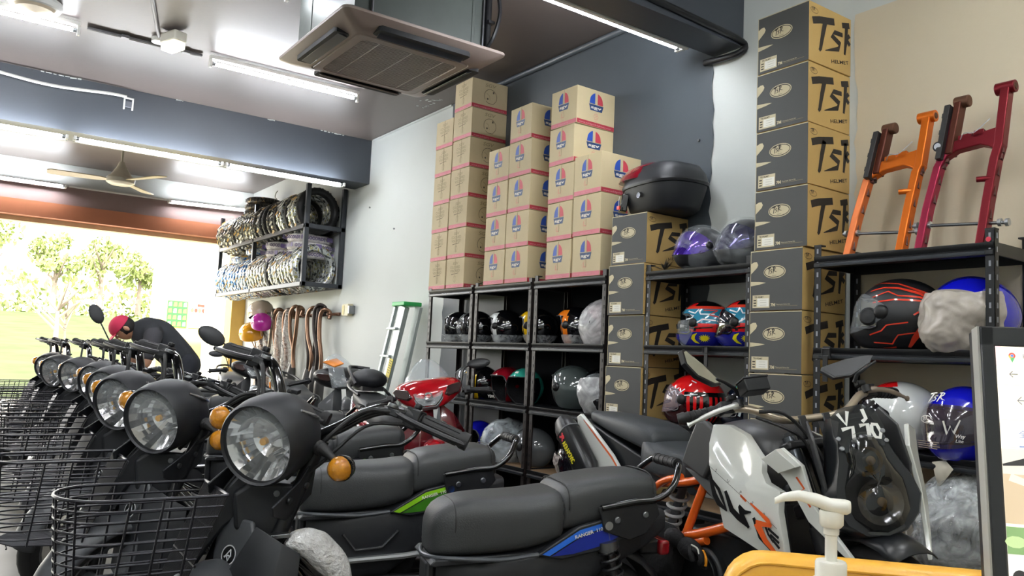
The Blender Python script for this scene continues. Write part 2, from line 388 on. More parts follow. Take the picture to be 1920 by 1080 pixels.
g=G(); g.tube(bez([(.42,.36,.42),(.46,.40,.36),(.47,.42,.25),(.45,.40,.12),(.40,.38,.05)],6),.011,black,8); g.tube([(.40,.39,.47),(.40,.39,.05)],.018,black,10); g.box((.41,.39,.2),(.06,.04,.015),black)
obj('refrigerant_pipe',g,AC)

# ------------------------------------------------------------------ ceiling fan
FX,FY=-9.0,1.37
fan=empty('ceiling_fan',TR((FX,FY,2.86)),'cream ceiling fan beyond the charcoal beam','fan')
cream=mat('cream_enamel','#e2dccb',.35)
g=G(); g.lathe([(.0,.19),(.03,.185),(.045,.14),(.10,.05),(.125,.03)],cream); obj('canopy',g,fan)
g=G(); g.lathe([(.125,.03),(.14,.01),(.135,-.03),(.10,-.05),(0,-.052)],cream); obj('motor_housing',g,fan)
g=G(); g.cyl((0,0,.18),(0,0,CZ-2.86),.012,cream); obj('downrod',g,fan)
for k in range(3):
    T=TR((0,0,0),(0,0,25+120*k)); g=G()
    g.ext([(.12,-.03),(.2,-.055),(.62,-.075),(.66,-.05),(.66,.05),(.62,.075),(.2,.055),(.12,.03)],-.012,-.004,mat('fan_blade','#c9b795',.4),T@TR((0,0,0),(9,0,0))); obj('blade',g,fan)
# hanging rod and cable beyond the beam
conduit([(-10.2,.28,CZ),(-10.2,.27,2.98)],.012,dark_pipe,'thin dark drop rod above the far left tube',cat='rod',name='drop_rod')
conduit([(-10.85,1.1,3.03),(-10.85,2.2,3.035)],.012,white,'white conduit joining the two front wall tubes')
# junction box
root=empty('junction_box',TR((-7.47,WY,1.615)),'cream junction box with a cable stub on the white wall','junction box')
g=G(); g.box((0,-.03,0),(.14,.055,.12),mat('cream_plastic','#cfc6a4',.45)); obj('box',g,root,bev=.004)
g=G(); g.box((-.04,-.06,0),(.05,.004,.09),mat('yellowed_label','#d9cc8a',.5)); obj('label_plate',g,root)
g=G(); g.cyl((.07,-.03,0),(.12,-.03,0),.022,steel); g.box((.10,-.03,0),(.03,.07,.08),steel); obj('cable_gland',g,root,bev=.004)
# ------------------------------------------------------------------ shelving
sh_m=mat('black_shelf_enamel','#0f1114',.38,var=.08,scale=5)
sh_e=mat('bronze_shelf_enamel','#2b2523',.42,0,var=.08)
lip_m=mat('shelf_lip_enamel','#34383e',.25,.4,var=.05)
board=mat('chipboard','#8a6f50',.7,var=.15,scale=25)
slot_m=mat('slot_light','#8e9096',.5)
def shelf(x0,x1,label,levels,ztop,pm=sh_m,y0=3.0,y1=3.30,hole=slot_m,back=False):
    root=empty('metal_shelving_unit',TR(((x0+x1)/2,(y0+y1)/2,FL)),label,'shelving'); w=(x1-x0)/2; d=(y1-y0)/2
    H=ztop-FL
    for sx in (-1,1):
        for sy in (-1,1):
            g=G(); cx=sx*w; cy=sy*d; fx=-sx; fy=-sy
            g.box((cx+fx*.016,cy+fy*.001,H/2),(.032,.002,H),pm); g.box((cx+fx*.001,cy+fy*.016,H/2),(.002,.032,H),pm)
            g.box((cx+fx*.016,cy+fy*.016,H+.003),(.034,.034,.006),black)
            n=int(H/.05)
            for i in range(n):
                z=.03+i*.05
                if sy<0:
                    off=-.0015*1 if sy<0 else .0015
                    g.box((cx+fx*.016,cy+(-.0007 if sy<0 else .0007)*1,z),(.007,.0025,.020),hole)
                    g.box((cx-fx*.0007,cy+fy*.016,z),(.0025,.007,.020),hole)
                else:
                    g.box((cx+fx*.016,cy+fy*.0027,z),(.008,.002,.022),hole)
            obj('upright',g,root,smooth=False)
    for z in levels:
        z-=FL; g=G(); g.box((0,0,z-.006),(2*w-.01,2*d-.01,.010),board if z<.6 else sh_m); obj('shelf_panel',g,root)
        for sy in (-1,1):
            g=G(); y=sy*(d-.004)
            # stepped beam: lip, face, return
            g.ext([(0,0),(.012,0),(.012,-.012),(.004,-.024),(.012,-.03),(.012,-.045),(0,-.05)],-w+.003,w-.003,sh_m,fr((0,y,z),(0,sy,0),(0,0,1)))
            g.box((0,y+sy*.0125,z-.0365),(2*w-.06,.0012,.009),lip_m)
            obj('beam',g,root,bev=.0015)
        for sx in (-1,1):
            g=G(); g.box((sx*(w-.006),0,z-.022),(.01,2*d-.03,.045),sh_m); obj('side_beam',g,root)
    if back:
        g=G(); g.box((0,d-.010,.80),(2*w-.04,.004,1.58),mat('shade_black_backing','#0d0f13',.9,spec=.08)); obj('shade_back_sheet',g,root)  # added back sheet, its near-black stands in for shade behind the shelves
    return root
LV=[1.69,1.305,.915,.53,.15]
shelf(-5.315,-4.70,'leftmost bay of the bronze slotted shelving, beside the ladder',LV,1.70,sh_e,hole=black)
shelf(-4.67,-4.015,'second bay of the bronze slotted shelving, under the middle cartons',LV,1.71,sh_e,hole=black,back=True)
shelf(-3.985,-3.32,'third bay of the bronze slotted shelving, beside the left box stack',LV,1.72,sh_e,hole=black,back=True)
shelf(-3.01,-2.335,'narrow black shelving unit between the two grey box stacks',LV,1.72,sh_m,back=False)
shelf(-2.012,-1.295,'black shelving unit at the right, under the swingarms',LV,1.735,sh_m)
for x,s in ((-1.315,'at the right front post'),):
    g=G(); g.lathe([(0,0),(.009,0),(.009,.003),(0,.004)],mat('red_plastic','#d8344a',.4),fr((x+.001,2.998,1.70),(1,0,0),(0,0,1)),12); obj('red_plug',g,label='small red plug in the top of the right shelving post',cat='plug')

# ------------------------------------------------------------------ cartons with blue and red badges
kraft=mat('kraft_card','#c4b48f',.7,var=.06,scale=6,bump=.03,bscale=60)
kraftA=mat('kraft_card_grey','#bfae8b',.72,var=.07,scale=7,bump=.03,bscale=60)
redb=mat('red_tape_print','#a8303f',.5,var=.05); redp=mat('pale_red_print','#c98878',.6); blu=mat('blue_print','#2b4fa8',.5); redl=mat('red_print','#c2404e',.5)
navy=mat('navy_print','#27406b',.5); ink=mat('grey_ink','#84785c',.7); inkd=mat('dark_ink','#4a4436',.7); wink=mat('white_ink','#e4ddd0',.6)
seam=mat('card_seam','#a8977a',.8)
CW,CD=.245,.315
def badge(g,T,s=1,kx=1.38):
    T=T@Matrix.Diagonal((kx,1,1,1))
    # split oval over a lettered blue tray
    def arc(x0,x1,n=8):
        P=[]
        for i in range(n+1):
            x=x0+(x1-x0)*i/n; P.append((x*s,(.008+.056*math.sqrt(max(0,1-(x/.036)**2)))*s))
        return P
    g.flat([(-.036*s,.0)]+arc(-.036,-.007)+[(-.007*s,0)],blu,T); g.flat([(.007*s,0)]+arc(.007,.036)+[(.036*s,0)],redl,T)
    g.flat([(-.039*s,-.004*s),(.039*s,-.004*s),(.031*s,-.04*s),(-.031*s,-.04*s)],navy,T)
    g.text('sgv',wink,T@TR((0,-.028*s,0)),h=.017*s,w=.058*s,center=True,bold=.03,off=.0016)
    g.ring((0,0),.045*s,.07*s,.0,redp,T) if False else None
def carton(kind,h):
    g=G(); hw=CW/2; hd=CD/2; m=kraft if kind=='badge' else kraftA
    g.box((0,0,h/2),(CW-.003,CD-.003,h-.003),m)
    F=fr((0,-hd+.0015,0),(1,0,0),(0,0,1)); S=fr((hw-.0015,0,0),(0,1,0),(0,0,1))
    p=G()
    p.flat([(-hw+.004,.004),(hw-.004,.004),(hw-.004,.030),(-hw+.004,.030)],mat('pink_tape_print','#c9707c',.55),F)
    p.flat([(-hd+.004,.004),(hd-.004,.004),(hd-.004,.030),(-hd+.004,.030)],redb,S)
    p.text('www.solidgold-helmets.com',mat('pink_ink','#d99aa0',.6),S@TR((-hd+.02,.010,0)),h=.011,w=CD-.05,off=.0015)
    p.text('SGV  HELMETS',mat('pink_ink','#d99aa0',.6),F@TR((-hw+.02,.011,0)),h=.009,w=CW*.6,off=.0015)
    if kind=='badge':
        badge(p,F@TR((-.005,.145,0)),1.08,1.2); badge(p,S@TR((-.0,.145,0)),1.08,1.42)
        for T,x in ((F,-.012),(S,.0)):
            p.ring((x,.067),.024,.028,.0015,redp,T,n=4)
            if T is F: p.flat([(x-.010,.055),(x+.010,.055),(x+.010,.06),(x-.005,.06),(x-.005,.085),(x-.010,.085)],redp,T)
            else:
                for q in range(4): p.flat([(x-.015,.05+q*.01),(x+.015,.05+q*.01),(x+.015,.053+q*.01),(x-.015,.053+q*.01)],redp,T)
            p.text('SIZE M',redp,T@TR((x,.032,0)),h=.006,center=True)
    else:
        p.text('SGV',ink,F@TR((0,.172,0)),h=.022,w=.07,center=True,shear=.3)
        p.text('COLOURED',ink,F@TR((0,.145,0)),h=.020,w=.13,center=True)
        p.text('VISORED',ink,F@TR((0,.118,0)),h=.020,w=.13,center=True)
        p.flat([(-.05,.10),(.045,.108),(.045,.111),(-.05,.104)],inkd,F)
        p.ring((0,.067),.02,.024,.002,ink,F,n=16)
        p.text('SGV',ink,S@TR((.0,.175,0)),h=.026,w=.09,center=True,shear=.3)
        # line drawing of an open helmet
        a=[(.055*math.cos(t)+.005,.105+.055*math.sin(t)) for t in [R(k) for k in range(-40,225,14)]]
        p.stroke(a,.0016,inkd,S); p.stroke([(-.034,.065),(-.01,.052),(.03,.052),(.046,.07)],.0016,inkd,S)
        p.stroke([(-.03,.125),(-.005,.11),(.0,.075)],.0012,ink,S); p.oval((-.02,.085),.007,.007,inkd,S); p.oval((.03,.14),.007,.009,inkd,S)
    return g,p
protos={}
_jit=random.Random(3)
def stack(x,h,n,kind,desc,group,crush=(),y=3.0,twist=1.0):
    key=(kind,h)
    for i in range(n):                      # i=0 at the bottom
        z=1.694+i*h; lab='%s brown carton, %s in %s'%('badge printed' if kind=='badge' else 'line printed',(ORD[n-1-i]+' from the top') if n-1-i else 'topmost',desc)
        M=TR((x+_jit.uniform(-.004,.004),y+CD/2+_jit.uniform(0,.004),z),(0,0,_jit.uniform(-1.4,1.4)*twist))
        if key not in protos:
            g,p=carton(kind,h); o=obj('carton',g,None,M,lab,'carton',group,bev=.002); q=obj('print',p,o,smooth=False); protos[key]=o
            s=G(); s.box((0,-CD/2+.0012,h*.6),(.0014,.002,h*.75),seam); obj('seam',s,o,smooth=False)
        else: dup(protos[key],M,None,lab,group)
gr='cartons stacked on the bronze shelving'
stack(-5.218,.2178,6,'plain','the far left column',gr)
stack(-4.965,.2215,7,'plain','the tallest column',gr)
stack(-4.462,.235,4,'badge','the column of four',gr)
stack(-4.212,.236,5,'badge','the five-high column left of the gap',gr)
stack(-3.770,.2365,5,'badge','the five-high column nearest the case',gr)
stack(-3.515,.2425,3,'badge','the three-high column',gr)

# ------------------------------------------------------------------ grey helmet boxes
tsrd=mat('grey_box_card','#464746',.6,var=.06,scale=5); tsrb=mat('tan_box_card','#c6a565',.65,var=.05,scale=5)
crm=mat('cream_print','#cfc3a0',.6); blk=mat('black_brown_print','#2d2722',.6)
def brush(g,T,s,m,cut=None,sx=None):
    """three brush letters in a 1.15 x 1 field"""
    sx=sx or s; wk=(s+sx)/2
    def st(P,w): g.stroke([(x*sx,y*s) for x,y in P],[k*wk for k in w],m,T)
    st([(.02,.78),(.2,.86),(.57,.95)],[.07,.07,.07]); st([(.34,.88),(.27,.5),(.20,.06),(.17,.0)],[.065,.06,.045,.03])
    st([(.78,.66),(.58,.66),(.50,.54),(.70,.38),(.66,.22),(.32,.06)],[.045,.05,.06,.06,.05,.008])
    if cut is None:
        st([(.82,.94),(1.1,1.0),(1.26,.93),(1.22,.78),(1.02,.6)],[.06,.06,.06,.06,.04])
        st([(1.02,.96),(.97,.55),(.9,.1)],[.075,.07,.035]); st([(1.0,.62),(1.2,.4),(1.55,.3)],[.04,.05,.01])
    else:
        st([(.77,.94),(.87,.97),(cut,1.0)],[.055,.06,.06]); st([(.89,.96),(.86,.5),(.82,.12)],[.055,.05,.03])
        st([(.87,.56),(cut,.72)],[.03,.045]); st([(.89,.56),(cut,.44)],[.045,.045])
def ovalogo(g,T,s,fill,line,txt=True):
    if fill: g.oval((0,0),s,s*.52,fill,T); o2=.0014
    else: o2=.0008
    g.ring((0,0),s*.93,s*.45,s*.06,line,T,off=o2+.0003)
    T2=T@TR((-s*.62,-s*.2,o2-.0002)); brush(g,T2,s*.72/1.0*.78,line)
    if txt: g.text('HELMET',line,T@TR((0,-s*.33,o2)),h=s*.08,center=True)
def tsr():
    w,d,h=.272,.32,.272; g=G(); x,y=w/2,d/2
    g.v+=[(-x,-y,0),(x,-y,0),(x,y,0),(-x,y,0),(-x,-y,h),(x,-y,h),(x,y,h),(-x,y,h)]; a=g.mat(tsrd); b=g.mat(tsrb)
    for f,k in (((0,3,2,1),b),((4,5,6,7),b),((0,1,5,4),a),((1,2,6,5),b),((2,3,7,6),a),((3,0,4,7),a)): g.f.append(f); g.mi.append(k)
    F=fr((-x,-y,0),(1,0,0),(0,0,1)); S=fr((x,-y,0),(0,1,0),(0,0,1)); p=G()
    p.flat([(0,h-.004),(w,h-.004),(w,h),(0,h)],crm,F); p.flat([(0,0),(.003,0),(.003,h),(0,h)],crm,F)
    ovalogo(p,F@TR((.130,.172,0)),.058,crm,blk)
    p.flat([(0,.165),(.018,.18),(.036,.195),(.042,.208),(.034,.222),(.02,.222),(0,.213)],crm,F)
    p.flat([(0,.112),(.05,.118),(.085,.125),(.05,.130),(0,.133)],crm,F)
    p.flat([(.014,.012),(.106,.012),(.106,.070),(.014,.070)],crm,F)
    p.flat([(.040,.018),(.102,.018),(.102,.055),(.040,.055)],wpaint,F,off=.0013)
    p.text('TSR HELMET',blk,F@TR((.024,.058,0)),h=.007,w=.05,off=.0014,bold=.02)
    for q in range(3):
        p.flat([(.02,.02+q*.012),(.035,.02+q*.012),(.035,.025+q*.012),(.02,.025+q*.012)],blk,F,off=.0014)
        p.flat([(.055,.024+q*.011),(.09,.024+q*.011),(.09,.025+q*.011),(.055,.025+q*.011)],ink,F,off=.0017)
    p.text('7M',crm,F@TR((.112,.018,0)),h=.014,bold=.04); p.text('Motorcycle Helmet Sdn',crm,F@TR((.142,.023,0)),h=.006,w=.07)
    p.flat([(.142,.018),(.25,.018),(.25,.020),(.142,.020)],ink,F)
    T=S@TR((.038,.236,0)); ovalogo(p,T@TR((0,0,0),(0,0,-4)),.030,None,blk,False)
    T=S@TR((.026,.058,0),(0,0,3)); brush(p,T,.165,blk,cut=.965,sx=.30)
    T=S@TR((.17,.026,0),(0,0,11)); p.text('HELMET',blk,T,h=.017,w=.135,bold=.01)
    return g,p
g,p=tsr(); TS=None
def tbox(x,y,z,lab,group,rot=0):
    global TS
    M=TR((x,y+.16,z),(0,0,rot))
    if TS is None: TS=obj('helmet_box',g,None,M,lab,'box',group,bev=.0015,smooth=False); obj('print',p,TS,smooth=False)
    else: dup(TS,M,None,lab,group)
for i in range(7): tbox(-3.155+_jit.uniform(-.003,.003),3.0-.012*(i%2),FL+.003+i*.2758,'grey and tan helmet box, %s in the stack under the top case'%(ORD[6-i]+('most' if i==6 else ' from the top')),'helmet boxes in the left stack')
for i in range(10):
    dx=-.012 if i<6 else 0
    tbox(-2.186+dx+_jit.uniform(-.002,.002),2.99 if i<6 else 3.0,FL+.002+i*.2762,'grey and tan helmet box, %s in the tall stack beside the swingarms'%(ORD[9-i]+('most' if i==9 else ' from the top')),'helmet boxes in the tall stack',rot=_jit.uniform(-.6,.6))

# ------------------------------------------------------------------ top case
TC=empty('top_case',TR((-3.03,3.14,2.018),(0,0,-8)),'black motorcycle top case with a dark red lid patch on the left box stack','top case')
def sup(rx,ry,n=28,e=.72,z=0,cx=0,cy=0):
    out=[]
    for k in range(n):
        a=2*PI*k/n; c,s_=math.cos(a),math.sin(a); out.append((cx+rx*abs(c)**e*(1 if c>=0 else -1),cy+ry*abs(s_)**e*(1 if s_>=0 else -1),z))
    return out
g=G(); g.loft([sup(.17,.13,z=0),sup(.20,.15,z=.02),sup(.235,.17,z=.115),sup(.24,.175,z=.135)],matte); obj('lower_shell',g,TC)
g=G(); g.loft([sup(.247,.182,z=.137),sup(.252,.186,z=.150),sup(.247,.182,z=.162)],black); obj('rim_band',g,TC)
g=G(); g.loft([sup(.245,.18,z=.160),sup(.235,.17,z=.20),sup(.205,.145,z=.245,cx=-.005),sup(.13,.09,z=.272,cx=-.01),sup(.03,.02,z=.278,cx=-.01)],matte); obj('lid',g,TC)
g=G(); g.loft([sup(.150,.125,z=.185,cx=-.098,cy=-.058),sup(.146,.122,z=.212,cx=-.092,cy=-.054),sup(.125,.105,z=.250,cx=-.078,cy=-.045),sup(.085,.075,z=.276,cx=-.055,cy=-.03),sup(.03,.03,z=.284,cx=-.04,cy=-.02)],mat('dark_red_gloss','#7c0f20',.12,coat=1,var=.1)); obj('lid_patch',g,TC)
g=G(); g.box((-.16,-.155,.065),(.075,.04,.10),gloss,rot=(-8,0,-28)); g.box((-.16,-.172,.03),(.09,.012,.02),black,rot=(0,0,-28)); obj('lock_recess',g,TC,bev=.006)
g=G(); g.tube([(-.15,-.19,.10),(-.153,-.196,.07),(-.150,-.196,.045)],.0015,wpaint,6); g.box((-.150,-.197,.035),(.022,.01,.02),mat('red_tag','#e0402f',.4)); obj('key_tag',g,TC,bev=.003)
g=G(); g.cyl((.0,-.170,.085),(.0,-.176,.085),.016,chrome,16); obj('round_badge',g,TC)

# ------------------------------------------------------------------ ladder
lad=empty('step_ladder',TR((-6.02,3.12,FL)),'folded aluminium step ladder with green top leaning by the shelving','ladder')
li=INV[lad.name]; galu=mat('ladder_aluminium','#b9c2c0',.42,.55,var=.04)
top=Vector((-6.02,3.16,1.60)); bot=Vector((-6.42,3.06,FL+.01))
def rail(dx,dy,w,name='rail',m=galu,d=.03,z0=0):
    g=G(); a=li@(bot+Vector((dx*1.5,dy,0))); b=li@(top+Vector((dx,dy,0))); t=(b-a).normalized()
    T=fr((a+b)/2,t,(0,1,0)); g.box((0,0,0),((b-a).length,d,w),m,T=T); return obj(name,g,lad,bev=.003)
rail(.055,-.03,.10); rail(-.085,-.03,.03); rail(.135,.07,.085,'rear_rail'); rail(-.07,.07,.03,'rear_rail')
for k in range(6):
    t=.10+k*.155; c=li@(bot.lerp(top,t)); g=G(); g.box(tuple(c+Vector((-.01,-.045,0))),(.17*(1.15-.25*t),.05,.02),galu,rot=(0,0,0)); obj('step',g,lad,bev=.003)
g=G(); c=li@top; g.box(tuple(c+Vector((.01,.02,.02))),(.22,.17,.035),mat('green_plastic','#2fb45a',.4)); obj('top_cap',g,lad,bev=.006)
g=G(); c=li@bot.lerp(top,.655); t=(top-bot).normalized(); T=fr(c+Vector((.095,-.047,0)),t,Vector((0,0,1)).cross(t).cross(t)*-1 if False else Vector((t.z,0,-t.x)))
g.box((0,0,0),(.16,.062,.004),mat('yellow_label','#d7c327',.5),T=T); g.box((-.10,0,.0),(.05,.062,.004),mat('dark_label','#5c5630',.5),T=T)
for q in range(6): g.box((.06-q*.02,0,.0025),(.004,.045,.001),blk,T=T); g.box((.06-q*.02,0,-.0025),(.004,.045,.001),blk,T=T)
obj('warning_label',g,lad)
# ------------------------------------------------------------------ tyre rack on the wall
rk=mat('rack_steel','#33363b',.4,.3,var=.06); 
RX0,RX1,RY0,RY1,RZ0,RZ1=-10.75,-7.72,2.90,WY-.03,1.86,2.86
rack=empty('wall_tyre_rack',TR((-9.2,3.1,1.86)),'black welded steel rack high on the wall, full of tyres','rack'); ri=INV[rack.name]
def bar(a,b,name='bar',t=.045,m=rk):
    g=G(); a=ri@Vector(a);b=ri@Vector(b);d=(b-a).normalized(); u=Vector((0,0,1)) if abs(d.z)<.9 else Vector((0,1,0))
    g.box((0,0,0),((b-a).length+t*.9,t,t),m,T=fr((a+b)/2,d,d.cross(u))); return obj(name,g,rack,bev=.003)
XS=(RX1,-9.35,RX0)
for x in XS:
    for y in (RY0,RY1): bar((x,y,RZ0),(x,y,RZ1),'post')
    for z in (RZ0,2.45): bar((x,RY0,z),(x,RY1,z),'cross_bar')
for z in (RZ0,2.45):
    for y in (RY0,RY1): bar((RX1,y,z),(RX0,y,z),'long_bar')
tyre_b=mat('tyre_rubber','#1f1f20',.6,var=.1,bump=.1,bscale=60)
f_sil=foil('silver_wrap','#c9ccc9','#55585a','#a8a05a',.25,.55,26); f_yel=foil('yellow_wrap','#b9b6a4','#3a3a38','#cfae35',.3,.3,22)
f_blu=foil('blue_wrap','#c6cfd6','#2c6aa8','#d9dfe2',.25,.4,22); f_dk=foil('dark_wrap','#4d4b47','#1f1e1d','#a38f6a',.35,.3,20)
paper=foil('white_paper_wrap','#cfcac8','#b4aeb0','#e2dddc',.5,0,18); violet=mat('violet_print','#5a4b78',.5)
def tyre(m,r=.245,w=.085,tread=True,ring_in=.175):
    g=G(); prof=[(ring_in,-w*.38),(ring_in+.012,-w*.5),(r-.035,-w*.55),(r-.012,-w*.42),(r,-w*.15),(r,w*.15),(r-.012,w*.42),(r-.035,w*.55),(ring_in+.012,w*.5),(ring_in,w*.38),(ring_in,-w*.38)]
    g.lathe(prof,m,n=36)
    if tread:
        for k in range(30):
            a=R(12*k); T=Matrix.Rotation(a,4,'Z')
            g.box((r-.0005,0,0),(.004,.018,w*.55),tyre_b,T=T@TR((0,0,0),(25 if k%2 else -25,0,0)))
    return g
NUM=[('%d%s'%(k,'st' if k%10==1 and k!=11 else 'nd' if k%10==2 and k!=12 else 'rd' if k%10==3 and k!=13 else 'th')) for k in range(1,50)]
tp={}
def place_tyre(kind,M,label,group,r=.245,w=.085):
    key=(kind,r,w)
    if key in tp: return dup(tp[key],M,None,label,group)
    m={'sil':f_sil,'yel':f_yel,'blu':f_blu,'dk':f_dk,'plain':tyre_b,'paper':paper}[kind]
    o=obj('tyre',tyre(m,r,w,tread=kind in('plain','dk','yel')),None,M,label,'tyre',group,angle=50)
    g=G()
    if kind in('sil','yel','blu'):          # spiral wrap bands
        for k in range(16):
            a=R(22.5*k); T=Matrix.Rotation(a,4,'Z'); g.box((r+.0015,0,0),(.003,.02,w*.8),mat('white_tape','#dcdcd6',.35) if k%3 else mat('wrap_print','#b98f3a',.4),T=T@TR((0,0,0),(30,0,0)))
        obj('wrap_bands',g,o,kind='stuff')
    if kind=='paper':
        for k in range(6):
            a=R(60*k)
            T=Matrix.Rotation(a,4,'Z')@fr((r+.001,0,0),(0,1,0),(0,0,1))
            g.text('GOODRIDE',violet,T@TR((-.10,-.018,0)),h=.034,w=.2,bold=.03,off=.004)
            g.box((0,0,0),(.06,w*.55,.003),violet,T=T@TR((.145,0,0)))
        obj('printed_band',g,o,kind='stuff',smooth=False)
    tp[key]=o; return o
VX=Matrix.Rotation(R(90),4,'Y')             # axle along the wall
def up(x,y,z,tilt=0,spin=0): return Matrix.Translation((x,y,z))@Matrix.Rotation(R(tilt),4,'Z')@VX@Matrix.Rotation(R(spin),4,'Z')
yc=3.062; rnd=random.Random(9)
x=RX1-.16; i=0
while x>RX0+.05:                            # lower row
    kind='sil' if x>-9.4 else 'blu'
    if i in (8,): kind='plain'
    if x>-10.66: place_tyre(kind,up(x,yc,RZ0+.185+rnd.uniform(-.008,.008),rnd.uniform(-5,5)+6,rnd.uniform(0,90)),{'sil':'silver foil wrapped tyre, lower rack row, %s from the near end'%NUM[i],'blu':'blue and white wrapped tyre, lower rack row, %s from the near end'%NUM[i],'plain':'bare black tyre between foil wrapped ones in the lower row'}[kind],'tyres standing in the lower row of the wall rack')
    x-=.098; i+=1
x=RX1-.14; i=0
while x>RX0+.02:                            # upper row
    kind='yel' if i%4 else 'dk'
    if x>-8.6: kind='sil' if i%3 else 'plain'
    if i in(9,10): kind='plain'
    place_tyre(kind,up(x,yc,2.45+.175+rnd.uniform(-.01,.01),rnd.uniform(-6,6)+8,rnd.uniform(0,90)),{'sil':'silver wrapped tyre, upper rack row, %s from the near end'%NUM[i],'yel':'yellow and black wrapped tyre, upper rack row, %s from the near end'%NUM[i],'dk':'dark wrapped tyre, upper rack row, %s from the near end'%NUM[i],'plain':'bare black treaded tyre, upper rack row, %s from the near end'%NUM[i]}[kind],'tyres standing in the upper row of the wall rack')
    x-=.115 if i<10 else .105; i+=1
def flatt(x,y,z,rx=0,ry=0,s=0): return TR((x,y,z),(rx,ry,s))
for k in range(3): place_tyre('paper',flatt(-8.12,3.10,2.235-.04+k*.082-.0,0,2,k*27),'white paper wrapped tyre with purple lettering, %s of the near flat pile'%('bottom','middle','top')[k],'paper wrapped tyres lying on the lower row',r=.235,w=.08)
for k in range(3): place_tyre('paper',flatt(-8.72,3.08,2.16+k*.08,0,3,k*33+10),'white paper wrapped tyre with purple lettering, %s of the far flat pile'%('bottom','middle','top')[k],'paper wrapped tyres lying on the lower row',r=.235,w=.08)
place_tyre('blu',flatt(-9.95,3.05,2.26,0,4,0),'blue wrapped tyre lying flat at the far end of the rack','flat blue tyres',r=.23,w=.08)
place_tyre('blu',flatt(-9.62,3.1,2.34,0,-3,20),'blue wrapped tyre lying flat just above the other blue one','flat blue tyres',r=.2,w=.07)
for k in range(4): place_tyre('dk',flatt(-9.75+.02*k,3.08,2.80+.075*k-.05,0,0,k*20),'dark wrapped tyre, %s of the small pile on top of the rack'%('bottom','third from the top','second from the top','topmost')[k],'dark tyres piled on the rack',r=.21,w=.07)
g=G(); g.tube(bez([(-8.6,2.88,2.93),(-8.6,2.86,2.90),(-8.62,2.86,2.86),(-8.6,2.87,2.84)],5),.006,white,6); obj('hook',g,label='small white hook dangling above the tyre rack',cat='hook')

# ------------------------------------------------------------------ hanging exhaust pipes
hk=empty('pipe_hanger_rail',TR((-8.9,WY-.01,1.58)),'rusty rail with brackets fixed to the wall under the tyre rack','rail')
rust=mat('rusty_steel','#6b4a38',.55,.6,var=.25,scale=30); heat=mat('brown_heat_steel','#8a6a55',.35,.8,var=.2,scale=12)
g=G(); g.box((0,-.02,0),(2.5,.02,.03),rust)
for x in (-1.2,-.8,-.35,.1,.5,.9,1.2): g.box((x,-.07,-.01),(.02,.14,.02),rust)
obj('rail_bar',g,hk,bev=.002)
def pipe(x,kind,k):
    rnd=random.Random(k*13+1); y=WY-.13-.02*(k%2); z=1.60+rnd.uniform(-.03,.04); L=rnd.uniform(.75,.95); bend=rnd.uniform(.05,.11)*(1 if k%3 else -1)
    root=empty('exhaust_pipe',TR((x,y,z)),PL[k],'exhaust pipe','exhaust pipes hanging on the wall')
    mm={'rust':heat,'dark':mat('dark_header','#3d3532',.45,.6,var=.2,scale=14),'chrome':mat('worn_chrome','#a89c90',.25,.9,var=.2)}[kind if kind!='wrap' else 'rust']
    g=G(); g.tube(bez([(bend*.4,.05,-.05),(0,.06,.02),(-bend*.3,0,.045),(-bend,-.02,-.04),(-bend*.6,-.02,-.25),(bend*.5,-.01,-.45),(bend*.2,0,-.62)],5),.021,mm,10); obj('header',g,root)
    if k%2==0:
        g=G(); g.tube([(bend*.2,0,-.58),(bend*.1,0,-.64),(-.01,0,-.72),(-.02,0,-L-.1),(-.02,0,-L-.14)],[.022,.042,.052,.048,.02],mat('grey_muffler','#5c5a58',.4,.6,var=.15) if kind!='wrap' else mat('pinkish_muffler','#a98672',.35,.7),12); obj('muffler',g,root)
    if kind=='wrap':
        g=G(); g.tube([(0,0,.05),(bend*.3,-.01,-.2),(bend*.3,0,-.5),(0,0,-L)],[.035,.055,.07,.075],film('clear_film','#e9e4dc',.42),10); obj('plastic_sleeve',g,root)
PL={0:'plastic sleeved exhaust hanging next to the yellow helmet',1:'second plastic sleeved exhaust from the helmets, slimmer',2:'plastic wrapped exhaust with a loop of black pipe at its top',3:'narrow chrome exhaust with a bent top, left part of the rail',4:'brown curved header pipe left of the middle of the rail',5:'plastic wrapped pipe in the middle of the rail',6:'dark straight header pipe in the middle of the rail',7:'pale wrapped exhaust right of the dark straight one',8:'brown pipe with a forked top right of the middle',9:'short rusty pipe with an open flange end',10:'grey muffler with a long curved header, apart from the others',11:'first pipe of the crossed bundle near the junction box',12:'second pipe of the crossed bundle near the junction box',13:'third pipe of the crossed bundle, thin and dark',14:'last pipe of the crossed bundle, closest to the junction box'}
for k,(x,kd) in enumerate([(-9.75,'wrap'),(-9.62,'wrap'),(-9.48,'wrap'),(-9.33,'chrome'),(-9.2,'rust'),(-9.05,'wrap'),(-8.93,'dark'),(-8.8,'wrap'),(-8.65,'rust'),(-8.52,'rust'),(-8.18,'dark'),(-8.06,'rust'),(-7.98,'dark'),(-7.90,'dark'),(-7.82,'rust')]): pipe(x,kd,k)

